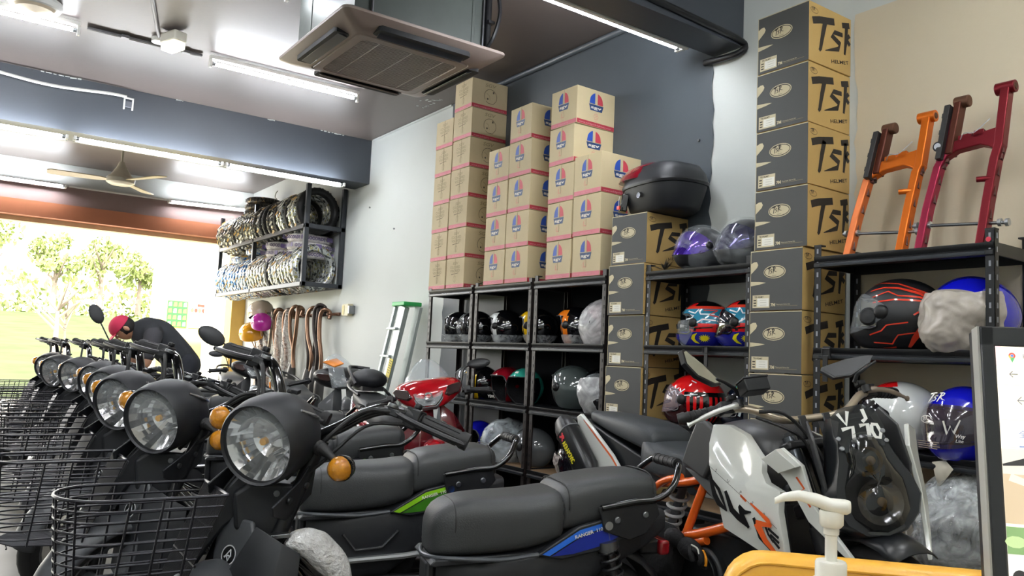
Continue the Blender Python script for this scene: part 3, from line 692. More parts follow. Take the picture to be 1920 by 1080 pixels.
# ------------------------------------------------------------------ outside
grass=mat('grass','#4f583f',1,var=.2,scale=.8,spec=0); conc=mat('bright_concrete','#c9c3b4',.85,var=.08,scale=1)
g=G(); g.add([(-130,-90,4.2),(-66,-90,3.1),(-22,-90,.0),(-17,-90,0),(-17,90,0),(-22,90,.0),(-66,90,3.1),(-130,90,4.2)],[(0,1,6,7),(1,2,5,6),(2,3,4,5)],grass,TR((0,0,-.12))); tag(obj('lawn',g,smooth=False),kind='structure')
g=G(); g.box((-14,-8,-.02),(6.1,23.2,.2),conc); obj('forecourt',g,kind='structure',smooth=False)
leafm=mat('hazed_leaf','#8e9a62',1,var=.15,scale=2,spec=0); bark=mat('bark','#84786c',1,var=.15,scale=6,spec=0)  # leaf colour paled, the haze of distance is put into it
def tree(x,y,h,label,seed,crown=True,r=.18,lean=0,cr=None,n=1100,lm=leafm):
    rnd=random.Random(seed); root=empty('tree',TR((x,y,-.12+max(0,(-22-x)/44*3.1))),label,'tree','trees outside the shopfront')
    g=G(); g.tube([(0,0,0),(lean*.3,0,h*.25),(lean,.0,h*.55),(lean*1.2,.1,h*.8)],[r,r*.75,r*.5,r*.2],bark,8); obj('trunk',g,root)
    g=G()
    for k in range(6):
        a=rnd.uniform(0,6.28); z=h*rnd.uniform(.35,.6); l=h*rnd.uniform(.25,.4)
        g.tube([(lean*z/h*1.5,0,z),(lean+math.cos(a)*l*.5,math.sin(a)*l*.5,z+l*.5),(lean+math.cos(a)*l,math.sin(a)*l,z+l)],[r*.45,r*.3,r*.08],bark,6)
    obj('branches',g,root)
    if crown:
        g=G(); cr=cr or h*.3; cl=[(rnd.uniform(-cr,cr)*.8,rnd.uniform(-cr,cr)*.8,h*.75+rnd.uniform(-cr,cr)*.7,rnd.uniform(.4,.7)*cr) for _ in range(8)]
        for k in range(n):
            c=rnd.choice(cl); v=Vector((rnd.gauss(0,1),rnd.gauss(0,1),rnd.gauss(0,1))).normalized()*c[3]*rnd.uniform(.6,1)
            p=Vector((c[0]+lean,c[1],c[2]))+v; s=rnd.uniform(.14,.3); M=Matrix.Translation(p)@Euler((rnd.uniform(0,6),rnd.uniform(0,6),rnd.uniform(0,6))).to_matrix().to_4x4()
            g.add([(-s,0,0),(0,-s*.5,0),(s,0,0),(0,s*.5,0)],[(0,1,2,3)],lm,M)
        obj('crown',g,root,kind='stuff',smooth=False)
tree(-28,2.87,3.2,'bare forked tree on the lawn outside, nearest the shop',1,crown=False,r=.11,lean=-.15)
tree(-28.3,3.15,2.7,'thin leaning tree growing beside the bare forked one',2,crown=False,r=.06,lean=-.4)
rnd=random.Random(22); NM=['leftmost','second from the left','third from the left','middle','third from the right','second from the right','rightmost']
for k in range(7):
    tree(-64-rnd.uniform(0,9),-4.5+k*3.5+rnd.uniform(-.4,.4),rnd.uniform(5.2,6.6),'hazy leafy tree beyond the lawn, %s of the row'%NM[k],50+k,r=.25,n=900,cr=1.6)
g=G(); rnd=random.Random(77)
for k in range(2600):
    s_=rnd.uniform(.2,.5); g.add([(-s_,0,0),(0,-s_*.5,0),(s_,0,0),(0,s_*.5,0)],[(0,1,2,3)],leafm,Matrix.Translation((-84-rnd.uniform(0,4),rnd.uniform(-12,28),rnd.uniform(0,1)**1.4*4.2+3.2))@Euler((rnd.uniform(0,6),rnd.uniform(0,6),rnd.uniform(0,6))).to_matrix().to_4x4())
obj('hedge',g,label='pale hazy hedge of undergrowth behind the trees across the lawn',cat='hedge',kind='stuff',smooth=False)
# posters on the sunlit pillar wall outside
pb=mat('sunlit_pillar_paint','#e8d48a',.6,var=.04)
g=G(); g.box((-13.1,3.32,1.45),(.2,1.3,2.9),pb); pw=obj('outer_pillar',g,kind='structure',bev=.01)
def poster(y0,y1,z0,z1,label,fn,base):
    root=empty('poster',TR((-12.99,(y0+y1)/2,z0)),label,'poster'); w=(y1-y0)/2;h=z1-z0
    g=G(); g.box((0,0,h/2),(.012,2*w,h),base); obj('sheet',g,root)
    T=fr((.0065,0,0),(0,1,0),(0,0,1)); g=G(); fn(g,T,w,h); obj('print',g,root,smooth=False)
pg=mat('poster_green','#3c8a48',.5); py=mat('poster_yellow','#d8c85a',.5); pr_=mat('poster_red','#b8453a',.5); pw_=mat('poster_white','#e6e2d6',.5); pd=mat('poster_dark','#3a3f3a',.5)
def grid(a,b,nx,ny):
    def f(g,T,w,h):
        for i in range(nx):
            for j in range(ny):
                x=-w+2*w*(i+.5)/nx; y=h*(j+.5)/ny; g.flat([(x-w/nx*.7,y-h/ny*.33),(x+w/nx*.7,y-h/ny*.33),(x+w/nx*.6,y+h/ny*.33),(x-w/nx*.5,y+h/ny*.25)],a if (i+j)%3 else b,T)
    return f
poster(2.78,3.07,1.46,1.86,'green tyre chart poster outside, with rows of small pictures',grid(py,pw_,4,4),pg)
poster(3.10,3.38,1.46,1.84,'white poster with a red band and pictures, right of the green one',lambda g,T,w,h:(g.flat([(-w*.2,h*.88),(w,h*.86),(w,h*.97),(-w*.2,h*.98)],pr_,T),[g.oval((-w*.7+k*w*.4,h*.72),w*.17,h*.09,pr_ if k%2 else py,T) for k in range(5)]),pw_)
poster(2.74,3.06,.95,1.42,'white sheet with rows of small tools below the green poster',grid(pd,pd,9,5) if False else (lambda g,T,w,h:[g.flat([(x-.005,y),(x+.005,y),(x+.004,y+.03),(x-.004,y+.03)],pd,T) for x in [-w*.85+i*w*.2 for i in range(7)] for y in (.06,.16,.26,.36)]),pw_)
poster(3.42,3.82,1.22,1.80,'yellow notice board outside, right of the white poster',lambda g,T,w,h:[g.flat([(-w*.9,y),(w*.8,y),(w*.8,y+.006),(-w*.9,y+.006)],py,T) for y in (.1,.2,.3,.4,.5)],mat('poster_pale_yellow','#efe6b8',.5))
# small framed sheet at the end of the wall
g=G(); g.box((-10.5,WY-.01,1.55),(.22,.012,.42),mat('brown_frame','#6a5446',.5)); fo=obj('framed_notice',g,label='small framed notice with printed columns at the far end of the wall',cat='notice')
g=G(); g.box((-10.5,WY-.018,1.55),(.18,.004,.36),pw_)
for k in range(4): g.box((-10.56+k*.04,WY-.021,1.62),(.012,.002,.16),blu)
obj('sheet',g,fo,smooth=False)
from mathutils import noise
# ------------------------------------------------------------------ helmets
lin_m=mat('helmet_lining','#17171a',.85,bump=.2,bscale=80); trim_m=mat('helmet_trim','#0d0d0f',.4)
bag=film('plastic_bag','#e3e7e8',.38); bag_thick=film('thick_plastic_bag','#dfe0e0',.66,scale=16,amp=.4); crink=film('crinkled_wrap','#c9bdb8',.75,.15,1,30,.4)
clearv=mat('clear_visor','#cfd6da',.04,alpha=.22,coat=.5,var=0); smokev=mat('smoke_visor','#14121a',.05,alpha=.82,coat=1,var=0)
def gl(n,c): return mat(n,c,.1,coat=1,var=.03)
hs_black=gl('helmet_black','#0b0c0f'); hs_white=gl('helmet_white','#dfe2e0'); hs_yel=gl('helmet_yellow','#e6b80e'); hs_or=gl('helmet_orange','#f0801a'); hs_red=gl('helmet_deep_red','#8f1020')
hs_brt=gl('helmet_red','#d8171a'); hs_teal=gl('helmet_teal','#35a893'); hs_grey=gl('helmet_grey','#4b5453'); hs_blue=gl('helmet_blue','#1418b8'); hs_cyan=gl('helmet_cyan','#2b7f9c'); hs_matt=mat('helmet_matt_black','#191a1d',.45,var=.1)
hs_oran=gl('helmet_red_line','#d8402c'); hs_navy=gl('helmet_navy','#101828'); hs_lime=gl('helmet_lime','#c9dc1c'); hs_purple=gl('helmet_magenta','#c02aa0'); hs_amber=gl('helmet_amber','#f0a818'); hs_beige=gl('helmet_beige','#c6b6a2'); hs_greylt=gl('helmet_mid_grey','#6b6e70')
RX,RY_,RZ_=.142,.118,.132
CHIN=0.0
def hpt(az,el,k=1.0):
    """surface point; azimuth 0 = forward (+X), degrees"""
    a=R(az);e=R(el); x=math.cos(e)*math.cos(a);y=math.cos(e)*math.sin(a);z=math.sin(e)
    rx=RX*(1.0 if x>0 else 1.03); ry=RY_*(1-.10*max(0,-z)); px=x*rx*k; py=y*ry*k; pz=z*RZ_*k
    if pz<-.098*k: pz=-.098*k-(abs(pz)-.098*k)*.25
    px*=(1-.16*max(0,-z)); py*=(1-.06*max(0,-z))
    if x>0 and CHIN: px+=CHIN*(math.cos(R(az))**2)*max(0,min(1,-(el+2)/22))*max(0,1-max(0,-el-45)/30)
    return (px,py,pz+.12)
def shell(face,pat,m0,na=60,ne=34):
    g=G(); g.mat(m0); vs=[]; E0,E1=-62,90
    for i in range(ne+1):
        el=E0+(E1-E0)*i/ne
        for j in range(na): vs.append(hpt(-180+360*j/na,el))
    for i in range(ne):
        el=E0+(E1-E0)*(i+.5)/ne
        for j in range(na):
            az=-180+360*(j+.5)/na
            if face(az,el): continue
            k=pat(az,el) if pat else m0; g.add([],[],k)
            g.f.append((i*na+j,i*na+(j+1)%na,(i+1)*na+(j+1)%na,(i+1)*na+j)); g.mi.append(g.mat(k))
    g.v=vs; return g
def patch(g,m,pts,k=1.012,n=1):
    """line/ribbon on the shell: list of (az,el,halfwidth_deg)"""
    A=[];B=[]; Q=[]
    for i in range(len(pts)-1):
        p,q=pts[i],pts[i+1]; n_=max(1,int(math.hypot(q[0]-p[0],q[1]-p[1])/4))
        Q+=[tuple(p[j]+(q[j]-p[j])*t/n_ for j in range(3)) for t in range(n_)]
    pts=Q+[pts[-1]]
    for i,(a,e,w) in enumerate(pts):
        p=pts[max(i-1,0)];q=pts[min(i+1,len(pts)-1)];dx,dy=(q[0]-p[0]),(q[1]-p[1]);l=math.hypot(dx,dy) or 1
        A.append(hpt(a-dy/l*w,e+dx/l*w,k));B.append(hpt(a+dy/l*w,e-dx/l*w,k))
    c=len(A); g.add(A+B,[(i,i+1,c+i+1,c+i) for i in range(c-1)]+[],m)
def jet_face(az,el): return abs(az)<62-max(0,el-12)*.55 and -70<el<34-abs(az)*.05
def full_face(az,el): return abs(az)<72 and -17+abs(az)*.04<el<34-abs(az)*.16
def dome(a0,a1,e0,e1,k,m,na=16,ne=8):
    g=G(); vs=[hpt(a0+(a1-a0)*j/na,e0+(e1-e0)*i/ne,k) for i in range(ne+1) for j in range(na+1)]
    g.add(vs,[(i*(na+1)+j,i*(na+1)+j+1,(i+1)*(na+1)+j+1,(i+1)*(na+1)+j) for i in range(ne) for j in range(na)],m); return g
def visor_mesh(m):
    g=G(); vs=[];na,ne=26,10
    for i in range(ne+1):
        for j in range(na+1):
            az=-84+168*j/na; w=1-(abs(az)/84)**3*.72; vs.append(hpt(az,(-23+60*i/ne-7)*w+7,1.045))
    g.add(vs,[(i*(na+1)+j,i*(na+1)+j+1,(i+1)*(na+1)+j+1,(i+1)*(na+1)+j) for i in range(ne) for j in range(na)],m); return g
def crumple(seed,k,a0=-180,a1=180,e0=-60,e1=88,m=bag,amp=.03,na=40,ne=18,drop=0):
    sd=Vector((seed*3.7,seed*1.3,0)); na=int(na*1.7); ne=int(ne*1.7)
    g=G(); vs=[]
    for i in range(ne+1):
        for j in range(na+1):
            az=a0+(a1-a0)*j/na; el=e0+(e1-e0)*i/ne; 
            v=Vector(hpt(az,el,1.0)); d=(1-2.4*abs(noise.noise(v*16+sd)))*.9+(1-2.4*abs(noise.noise(v*38+sd*2)))*.45
            x,y,z=hpt(az,el,k+amp*d); vs.append((x,y,max(.003,z-drop*max(0,-math.sin(R(el))))))
    g.add(vs,[(i*(na+1)+j,i*(na+1)+j+1,(i+1)*(na+1)+j+1,(i+1)*(na+1)+j) for i in range(ne) for j in range(na)],m); return g
def helmet(M,label,kind='jet',m0=hs_black,pat=None,visor=None,wrap=None,lines=None,group=None,name='helmet',scale=1):
    global CHIN
    CHIN=.036 if kind!='jet' else 0
    root=empty(name,M@Matrix.Scale(scale,4) if scale!=1 else M,label,'helmet',group)
    face=jet_face if kind=='jet' else full_face
    obj('shell',shell(face,pat,m0),root,angle=70)
    g=dome(-180,180,-60,86,.955,lin_m,36,16); 
    g2=G(); vs=[];na,ne=36,16
    for i in range(ne+1):
        for j in range(na): vs.append(hpt(-180+360*j/na,-60+146*i/ne,.955))
    f=[]
    for i in range(ne):
        for j in range(na):
            if not face(-180+360*(j+.5)/na,-60+146*(i+.5)/ne): f.append((i*na+j,i*na+(j+1)%na,(i+1)*na+(j+1)%na,(i+1)*na+j))
    g2.add(vs,f,lin_m); obj('lining',g2,root,angle=70)
    # face trim
    g=G()
    if kind=='jet': P=[(-62,-55),(-62,-20),(-62,10),(-50,31),(-25,33),(0,34),(25,33),(50,31),(62,10),(62,-20),(62,-55)]; g.tube(bez([hpt(a,e,.99) for a,e in P],3),.005,trim_m,6)
    else:
        P=[(-72,-14),(-72,22),(-45,27),(0,34),(45,27),(72,22),(72,-14),(40,-16),(0,-17),(-40,-16)]; g.tube(bez([hpt(a,e,.99) for a,e in P+P[:1]],3),.005,trim_m,6)
        
    obj('face_trim',g,root)
    g=G(); g.tube([hpt(a,-60,.985) for a in range(-180,180,15)],.005,trim_m,6,closed=True); obj('bottom_trim',g,root)
    for s in (-1,1):
        g=G(); T=fr(hpt((74 if kind=='jet' else 80)*s,6,1.03),(1,0,0),(0,0,1) if s<0 else (0,0,-1)); g.lathe([(0,.008),(.014,.008),(.02,.004),(.024,-.004)],trim_m,T@TR(),16); obj('pivot',g,root)
    if lines:
        g=G(); lines(g); obj('graphics',g,root,angle=70,kind='stuff')
    if visor:
        vm,k,tilt=visor; g=visor_mesh(vm); P=Matrix.Translation((0,0,.12))@Matrix.Rotation(R(-tilt),4,'Y')@Matrix.Translation((0,0,-.12)) 
        obj('visor',g,root,P,label=k)
    if wrap:
        for w in (wrap if isinstance(wrap,list) else [wrap]): obj('plastic_wrap',w,root,kind='stuff',angle=60)
    return root
def sym(g,m,pts,k=1.012):
    patch(g,m,pts,k); patch(g,m,[(-a,e,-w) for a,e,w in pts],k)
def HP(x,z,rot,y=3.15,tip=0,roll=0): return Matrix.Translation((x,y,z))@Matrix.Rotation(R(rot),4,'Z')@Matrix.Translation((0,0,.10))@Matrix.Rotation(R(tip),4,'Y')@Matrix.Rotation(R(roll),4,'X')@Matrix.Translation((0,0,-.10+.0))
L1=1.306-.022; L2_=.916-.022; L3=.531-.022; LT=1.691-.022
# the shell's underside sits at z=.12-.103 => lift so that it rests on the panel
def rim(m,w=16,top=None):
    def p(az,el):
        a=abs(az); 
        if el<30 and 60<a<60+w+8*(el<-20): return m
        if 30<=el<56 and a<74: return m
        return hs_black
    return p
def sgl(g): sym(g,wpaint,[(82,6,.8),(100,0,.8)]); sym(g,wpaint,[(96,18,2.2),(101,18,2.2)]); sym(g,wpaint,[(104,18,2.2),(109,18,2.2)]); sym(g,wpaint,[(112,18,2.2),(117,18,2.2)])
lowbag=lambda s,a0=-150,a1=150: crumple(s,1.05,a0,a1,-60,-18,bag,.03,40,8)
helmet(HP(-5.10,L1,-150),'black open helmet at the left end of the upper shelf, bag round its base','jet',wrap=lowbag(1,-180,180),lines=sgl)
helmet(HP(-4.86,L1,-150),'second black open helmet on the upper shelf, in a loose clear bag','jet',wrap=[crumple(2,1.07,-100,60,-60,50,film('thin_film','#e6eaea',.22),.03,24,14),lowbag(3,-180,180)],lines=sgl)
helmet(HP(-4.50,L1,-142),'black open helmet with a white face rim on the upper shelf','jet',pat=rim(hs_white),wrap=lowbag(4,60,200),lines=sgl)
helmet(HP(-4.14,L1,-142),'black open helmet with a yellow face rim on the upper shelf','jet',pat=rim(hs_yel),wrap=lowbag(5,60,200),lines=sgl)
helmet(HP(-3.75,L1,-142),'black open helmet with an orange face rim on the upper shelf','jet',pat=rim(hs_or),wrap=lowbag(6,60,200),lines=sgl)
helmet(HP(-3.47,L1,-160,y=3.15),'pinkish red helmet bundled in a big cloudy plastic bag, upper shelf','full',hs_red,wrap=[crumple(7,1.10,m=bag_thick,amp=.05,drop=.03,e0=-60,e1=88)],scale=1.08)
# middle row, left units
helmet(HP(-4.90,L2_,-150),'mid grey open helmet half hidden behind the red bike windscreen','jet',hs_greylt)
helmet(HP(-4.74,L2_,-142,y=3.13),'black open helmet with a broad yellow rim on the middle shelf','jet',pat=rim(hs_yel,30))
def ergy(g): 
    g.text('ERGY',wpaint,fr(hpt(-62,-38,1.01),(.55,-.83,0),(0,0,1)),h=.018,w=.06,bold=.03)
helmet(HP(-4.46,L2_,-95,y=3.16,tip=0),'deep red glossy helmet with white lettering low on its side','jet',hs_red,lines=ergy)
helmet(HP(-4.23,L2_,-75,y=3.14),'open helmet with a teal crown and a deep black face opening','jet',pat=lambda a,e: hs_teal if e>33 or abs(a)>95 else hs_black,lines=lambda g:(patch(g,wpaint,[(-10,50,4),(10,50,4)]),patch(g,hs_black,[(-6,50,2),(6,50,2)],1.008)))
helmet(HP(-3.74,L2_,-160,y=3.14),'large dark grey round helmet with crinkled wrap over its pivot','jet',hs_grey,wrap=[crumple(8,1.07,-95,-55,-50,25,crink,.07,16,16)],scale=1.14)
helmet(HP(-3.47,L2_,-35,y=3.12,tip=-6),'black helmet with a cloudy wrapped visor leaning out of the middle shelf','full',hs_black,visor=(clearv,'clear visor',10),wrap=[crumple(9,1.12,-75,75,-50,30,bag_thick,.04,20,14)],scale=1.08)
# low row, left units
helmet(HP(-4.38,L3,-100,y=3.12),'helmet bundled in crumpled clear plastic on the lower shelf','full',hs_greylt,wrap=[crumple(10,1.12,m=film('crumpled_clear','#dfe9ec',.6,scale=14),amp=.05,drop=.02)],scale=1.1)
helmet(HP(-4.12,L3,-150,y=3.14),'plain mid grey round helmet on the lower shelf behind a post','jet',hs_greylt,wrap=[crumple(11,1.05,-100,-50,-50,0,crink,.06,12,10)],scale=1.05)
helmet(HP(-3.62,L3,-70,y=3.1,tip=8),'glossy black helmet on the lower shelf beside the exhaust silencer','full',hs_black,visor=(smokev,'dark visor',0),wrap=[crumple(12,1.1,-80,-20,-60,20,crink,.08,18,16)])
tag(helmet(HP(-4.75,L3,-90,y=3.14),'blue helmet glimpsed low behind the red bike','jet',hs_blue))
# centre unit
irid=mat('violet_mirror_visor','#3a2ad0',.05,.75,coat=1,col2='#7a3ab8',scale=4,var=0); irid2=mat('purple_mirror_visor','#3a2a78',.06,.75,coat=1,col2='#2a3050',scale=4,var=0)
clr=film('glossy_clear_wrap','#cdd2d6',.2,.06,.5,14,.7)
helmet(HP(-2.745,LT,-112,y=3.13,tip=-10),'helmet with a violet blue mirror visor in clear wrap, on top of the unit','full',hs_matt,visor=(irid,'violet blue mirrored visor',0),wrap=[crumple(13,1.07,m=clr,amp=.025)],scale=.98)
helmet(HP(-2.47,LT,-112,y=3.14,tip=-10),'helmet with a darker purple visor in clear wrap, beside the tall box stack','full',hs_matt,visor=(irid2,'dark purple mirrored visor',0),wrap=[crumple(14,1.08,m=clr,amp=.03)],scale=1.02)
def flagpat(az,el):
    a=abs(az)
    if el<-12: return gl('flag_blue','#1b1f8e')
    if el<6: return hs_brt if a>60 else gl('flag_blue','#1b1f8e')
    if el<40: return hs_cyan
    if el<48: return hs_oran
    if el<64 and a<70: return hs_brt
    return hs_black
ye=mat('flag_yellow','#e8dc12',.3); wl=mat('graphic_white','#dfe6e8',.3)
def flagln(g):
    for s in (-1,1):
        sym_=lambda m,P:patch(g,m,[(s*a,e,s*w) for a,e,w in P])
        sym_(ye,[(88,-16,.5),(80,-21,3),(76,-28,4.5),(80,-35,3.5),(90,-40,.6)])
        c=(104,-27)
        for k in range(14):
            t=2*PI*k/14; dx,dy=math.cos(t),math.sin(t); P=[(c[0]+dx*2,c[1]+dy*2,2.2),(c[0]+dx*13,c[1]+dy*9,.3)]; sym_(ye,P)
        sym_(ye,[(97,-27,5),(111,-27,5)])
        st=[(60,34,1.5),(82,28,1.5),(88,38,1.5),(95,26,1.5),(125,26,1.5)]; sym_(wl,st)
        sym_(wl,[(62,14,1.5),(78,16,1.5),(84,4,1.5),(100,14,1.5),(126,12,1.5)]); sym_(wl,[(70,24,1.2),(80,22,1.2),(72,12,1.2)])
        sym_(hs_oran,[(100,36,1),(135,36,1),(112,24,1),(135,20,1)])
        sym_(hs_black,[(62,-3,1),(80,-6,1.5),(120,-3,1)])
        for q in ((88,2),(84,-8)): sym_(trim_m,[(q[0]-3,q[1],3),(q[0]+3,q[1],3)])
helmet(HP(-2.71,L1,-160,y=3.13),'red and cyan flag helmet with its clear visor swung up, left one','full',hs_black,flagpat,(clearv,'raised clear visor',-28),lines=flagln,wrap=[crumple(15,1.06,-70,-30,-40,0,film('thin_film','#e6eaea',.22),.03,12,10)])
helmet(HP(-2.455,L1,-160,y=3.13),'red and cyan flag helmet with a closed dark visor, right one','full',hs_black,flagpat,(smokev,'closed dark visor',0),lines=flagln)
g=G(); g.box((-2.575,2.975,1.285),(.035,.006,.03),black); g.box((-2.57,2.972,1.24),(.02,.004,.07),black); g.tube([(-2.59,2.97,1.30),(-2.56,2.97,1.30),(-2.56,2.97,1.27),(-2.59,2.97,1.27)],.003,black,6,closed=True); obj('chin_strap',g,label='black chin strap buckle hanging over the shelf between the flag helmets',cat='strap')
def redpat(az,el):
    a=abs(az)
    if a>88 and -40<el<12: return hs_brt if int((a-88)/7)%2==0 else hs_black
    if el>34: return hs_brt
    if el>14: return hs_brt if a<85 or el>24 else hs_black
    return mat('helmet_maroon','#3a0d12',.15,coat=1)
def redln(g):
    for s in(-1,1):
        f=lambda P,m=wl:patch(g,m,[(s*a,e,s*w) for a,e,w in P])
        f([(45,30,1.4),(62,24,1.4),(68,14,1)]); f([(50,18,1.2),(70,30,1.2)]); f([(72,18,1.3),(84,28,1)]); f([(78,14,1),(110,18,1)]); f([(95,50,1.3),(108,44,1.3)])
helmet(HP(-2.76,L2_,-158,y=3.12),'red and black striped helmet with a labelled clear visor','full',hs_brt,redpat,(mat('label_visor','#b9a6b0',.08,alpha=.45,coat=1,var=0),'clear visor with labels',0),lines=lambda g:(redln(g),patch(g,wpaint,[(-40,8,8),(-62,4,8)],1.05),patch(g,blk,[(-44,8,2),(-58,6,2)],1.055),patch(g,wpaint,[(-52,-16,4),(-62,-17,4)],1.05)),scale=1.08)
helmet(HP(-2.44,L2_,-160,y=3.16),'navy helmet with lime crown and white side bars','full',hs_navy,lambda a,e:(hs_lime if int((a+e)/9)%2 else hs_cyan) if e>44 else hs_navy,lines=lambda g:[patch(g,wl,[(s*(78+k*14),-14,s*2.5),(s*(88+k*14),12,s*2.5)]) for k in range(3) for s in(-1,1)]+[patch(g,blu,[(-56,6,7),(-70,4,5)]),patch(g,wpaint,[(-50,-20,10),(-76,-22,10)])])
# right unit
def lineln(g):
    m=hs_oran
    for s in(-1,1):
        f=lambda P:patch(g,m,[(s*a,e,s*w) for a,e,w in P])
        f([(50,40,1.4),(75,46,1.4),(100,44,1.8),(130,34,2.4),(158,14,2.4)]); f([(62,28,1.0),(85,38,1.0),(100,30,1),(128,28,1.6),(144,20,1.8),(118,2,1)])
        f([(66,20,1.2),(96,24,1.2),(134,22,1.4)]); f([(60,-26,.9),(78,-20,.9),(86,-12,.9),(112,-8,.9)]); f([(60,-38,1),(90,-40,1.2),(100,-26,.9),(134,-20,.9)]); f([(135,-5,5),(124,-30,5),(120,-46,3)]); f([(64,-50,.9),(96,-46,1.4)]); f([(30,54,1),(60,58,1.2),(100,54,1.4),(150,30,3)])
h_=helmet(HP(-1.70,L1,-168,y=3.12),'matt black full-face helmet with red line graphics and a rear spoiler','full',hs_matt,None,(clearv,'clear visor',0),lines=lineln,scale=1.22)
g=G(); vs=[hpt(180+a,e,k) for a,e,k in ((-50,40,1.0),(0,46,1.0),(50,40,1.0),(-22,14,1.22),(0,12,1.30),(22,14,1.22),(-40,-6,1.0),(0,-8,1.0),(40,-6,1.0))]
g.add(vs,[(0,1,4,3),(1,2,5,4),(3,4,7,6),(4,5,8,7)],hs_matt); obj('spoiler',g,h_,solid=.006,sub=1)
for s in(-1,1):
    g=G(); g.lathe([(0,.012),(.022,.010),(.03,0)],hs_matt,fr(hpt(64*s,0,1.04),(1,0,0),(0,0,1) if s<0 else (0,0,-1)),18); obj('visor_hub',g,h_)
g=G(); g.box((-1.93,2.972,1.285),(.035,.006,.05),black); g.box((-1.935,2.968,1.22),(.022,.004,.11),black); g.tube([(-1.95,2.966,1.30),(-1.915,2.966,1.30),(-1.915,2.966,1.27),(-1.95,2.966,1.27)],.003,black,6,closed=True); obj('chin_strap',g,label='black chin strap hanging over the edge under the red line helmet',cat='strap')
# film covered helmet
flm=film('visor_film','#b7afa4',.93,.25,.6,18,.1)
helmet(HP(-1.43,L1,-112,y=3.13),'blue helmet whose face is covered in crumpled pale film','full',hs_blue,None,(mat('film_under','#8e877e',.3),'visor covered in film',0),wrap=[crumple(16,1.08,-88,88,-58,30,flm,.065,44,24)],scale=1.2)
def sweep(az,el):
    a=abs(az)
    if a<24 or el>60 and a<120: return hs_brt
    if el>20 and a>150: return hs_brt
    return hs_white if el>-20 else hs_black
helmet(HP(-1.70,L2_,-165,y=3.12,tip=4),'white and red racing helmet behind the handlebar on the middle shelf','full',hs_white,lambda a,e: hs_brt if (abs(a)<100 and e>30 and e-30>(abs(a)-40)*.5) or (abs(a)<72 and e<8) else hs_white,(smokev,'dark visor',0),scale=1.14)
bl=helmet(HP(-1.44,L2_,-100,y=3.10,tip=6),'bright blue helmet with a dark printed visor and white lettering','full',hs_blue,None,(mat('print_visor','#23384e',.06,alpha=.8,coat=1,col2='#51302c',scale=3,var=0),'smoked visor with printed labels',0),scale=1.12)
g=G(); T=fr(hpt(-8,44,1.04),(0.12,.97,-.1),(-.7,.1,.7))
T=fr(hpt(-14,43,1.03),(.1,.95,0),(-.68,0,.73)); brush(g,T@TR((-.035,-.01,0)),.042,wpaint)
T=fr(hpt(-16,14,1.07),(.25,.96,0),(-.2,0,.98)); ovalogo(g,T,.028,None,wpaint); 
T=fr(hpt(22,2,1.075),(-.3,.95,0),(.0,0,1)); g.stroke([(-.02,.03),(-.012,-.012),(.0,.015),(.008,-.008),(.03,.035)],[.003,.004,.003,.004,.002],wpaint,T); g.text('Way',wpaint,T@TR((.01,-.022,0)),h=.012,w=.03,shear=.3,bold=.02); g.text('Lite',wpaint,T@TR((.012,-.036,0)),h=.010,w=.022,shear=.3)
T=fr(hpt(-4,-14,1.085),(.05,.99,0),(.1,0,.99)); 
for q in range(4): g.flat([(-.05,-q*.007),(.03-.01*(q%2),-q*.007),(.03-.01*(q%2),-q*.007+.002),(-.05,-q*.007+.002)],mat('pale_label_ink','#b9a79a',.5),T)
obj('printed_labels',g,bl,smooth=False,kind='stuff')
g=G(); g.add([(.11,-.05,.01),(.125,.035,.0),(.13,-.02,-.07),(.10,-.02,.03)],[(0,1,2),(0,3,1)],mat('paper_slip','#cdc7b4',.7)); obj('paper_slip',g,bl,solid=.001)
helmet(HP(-1.42,L3,-120,y=3.10),'large helmet bundled in crumpled clear plastic on the right lower shelf','full',hs_greylt,None,wrap=[crumple(17,1.10,m=film('big_bag','#cfd4d6',.7,.06,.9,30,.5),amp=.075,drop=.01,na=56,ne=28),crumple(18,1.17,-110,110,-60,80,m=film('big_bag_outer','#e6eaea',.28,.05,.9,24,.9),amp=.11,na=40,ne=20)],scale=1.28)
helmet(HP(-1.65,.151-.022,-110,y=3.10),'helmet in clear plastic on the right bottom shelf','full',hs_matt,None,wrap=[crumple(19,1.08,m=bag,amp=.04)],scale=1.1)
# silver tinsel beside the violet visor
g=G(); rnd=random.Random(5)
for k in range(38):
    a=rnd.uniform(0,2*PI);l=rnd.uniform(.03,.075);e=rnd.uniform(.1,1.3); d=Vector((math.cos(a)*math.cos(e),math.sin(a)*math.cos(e),math.sin(e)))
    s=d.cross(Vector((0,0,1))).normalized()*.005; p=Vector((-2.93,3.05,1.70)); q=p+d*l; m_=(p+d*l*.5)
    g.add([tuple(p),tuple(m_+s),tuple(q),tuple(m_-s)],[(0,1,2,3)],mat('silver_tinsel','#9d9b93',.3,.8,var=.3))
obj('tinsel_tuft',g,label='tuft of silver tinsel leaves on the shelf next to the violet visor',cat='tinsel')
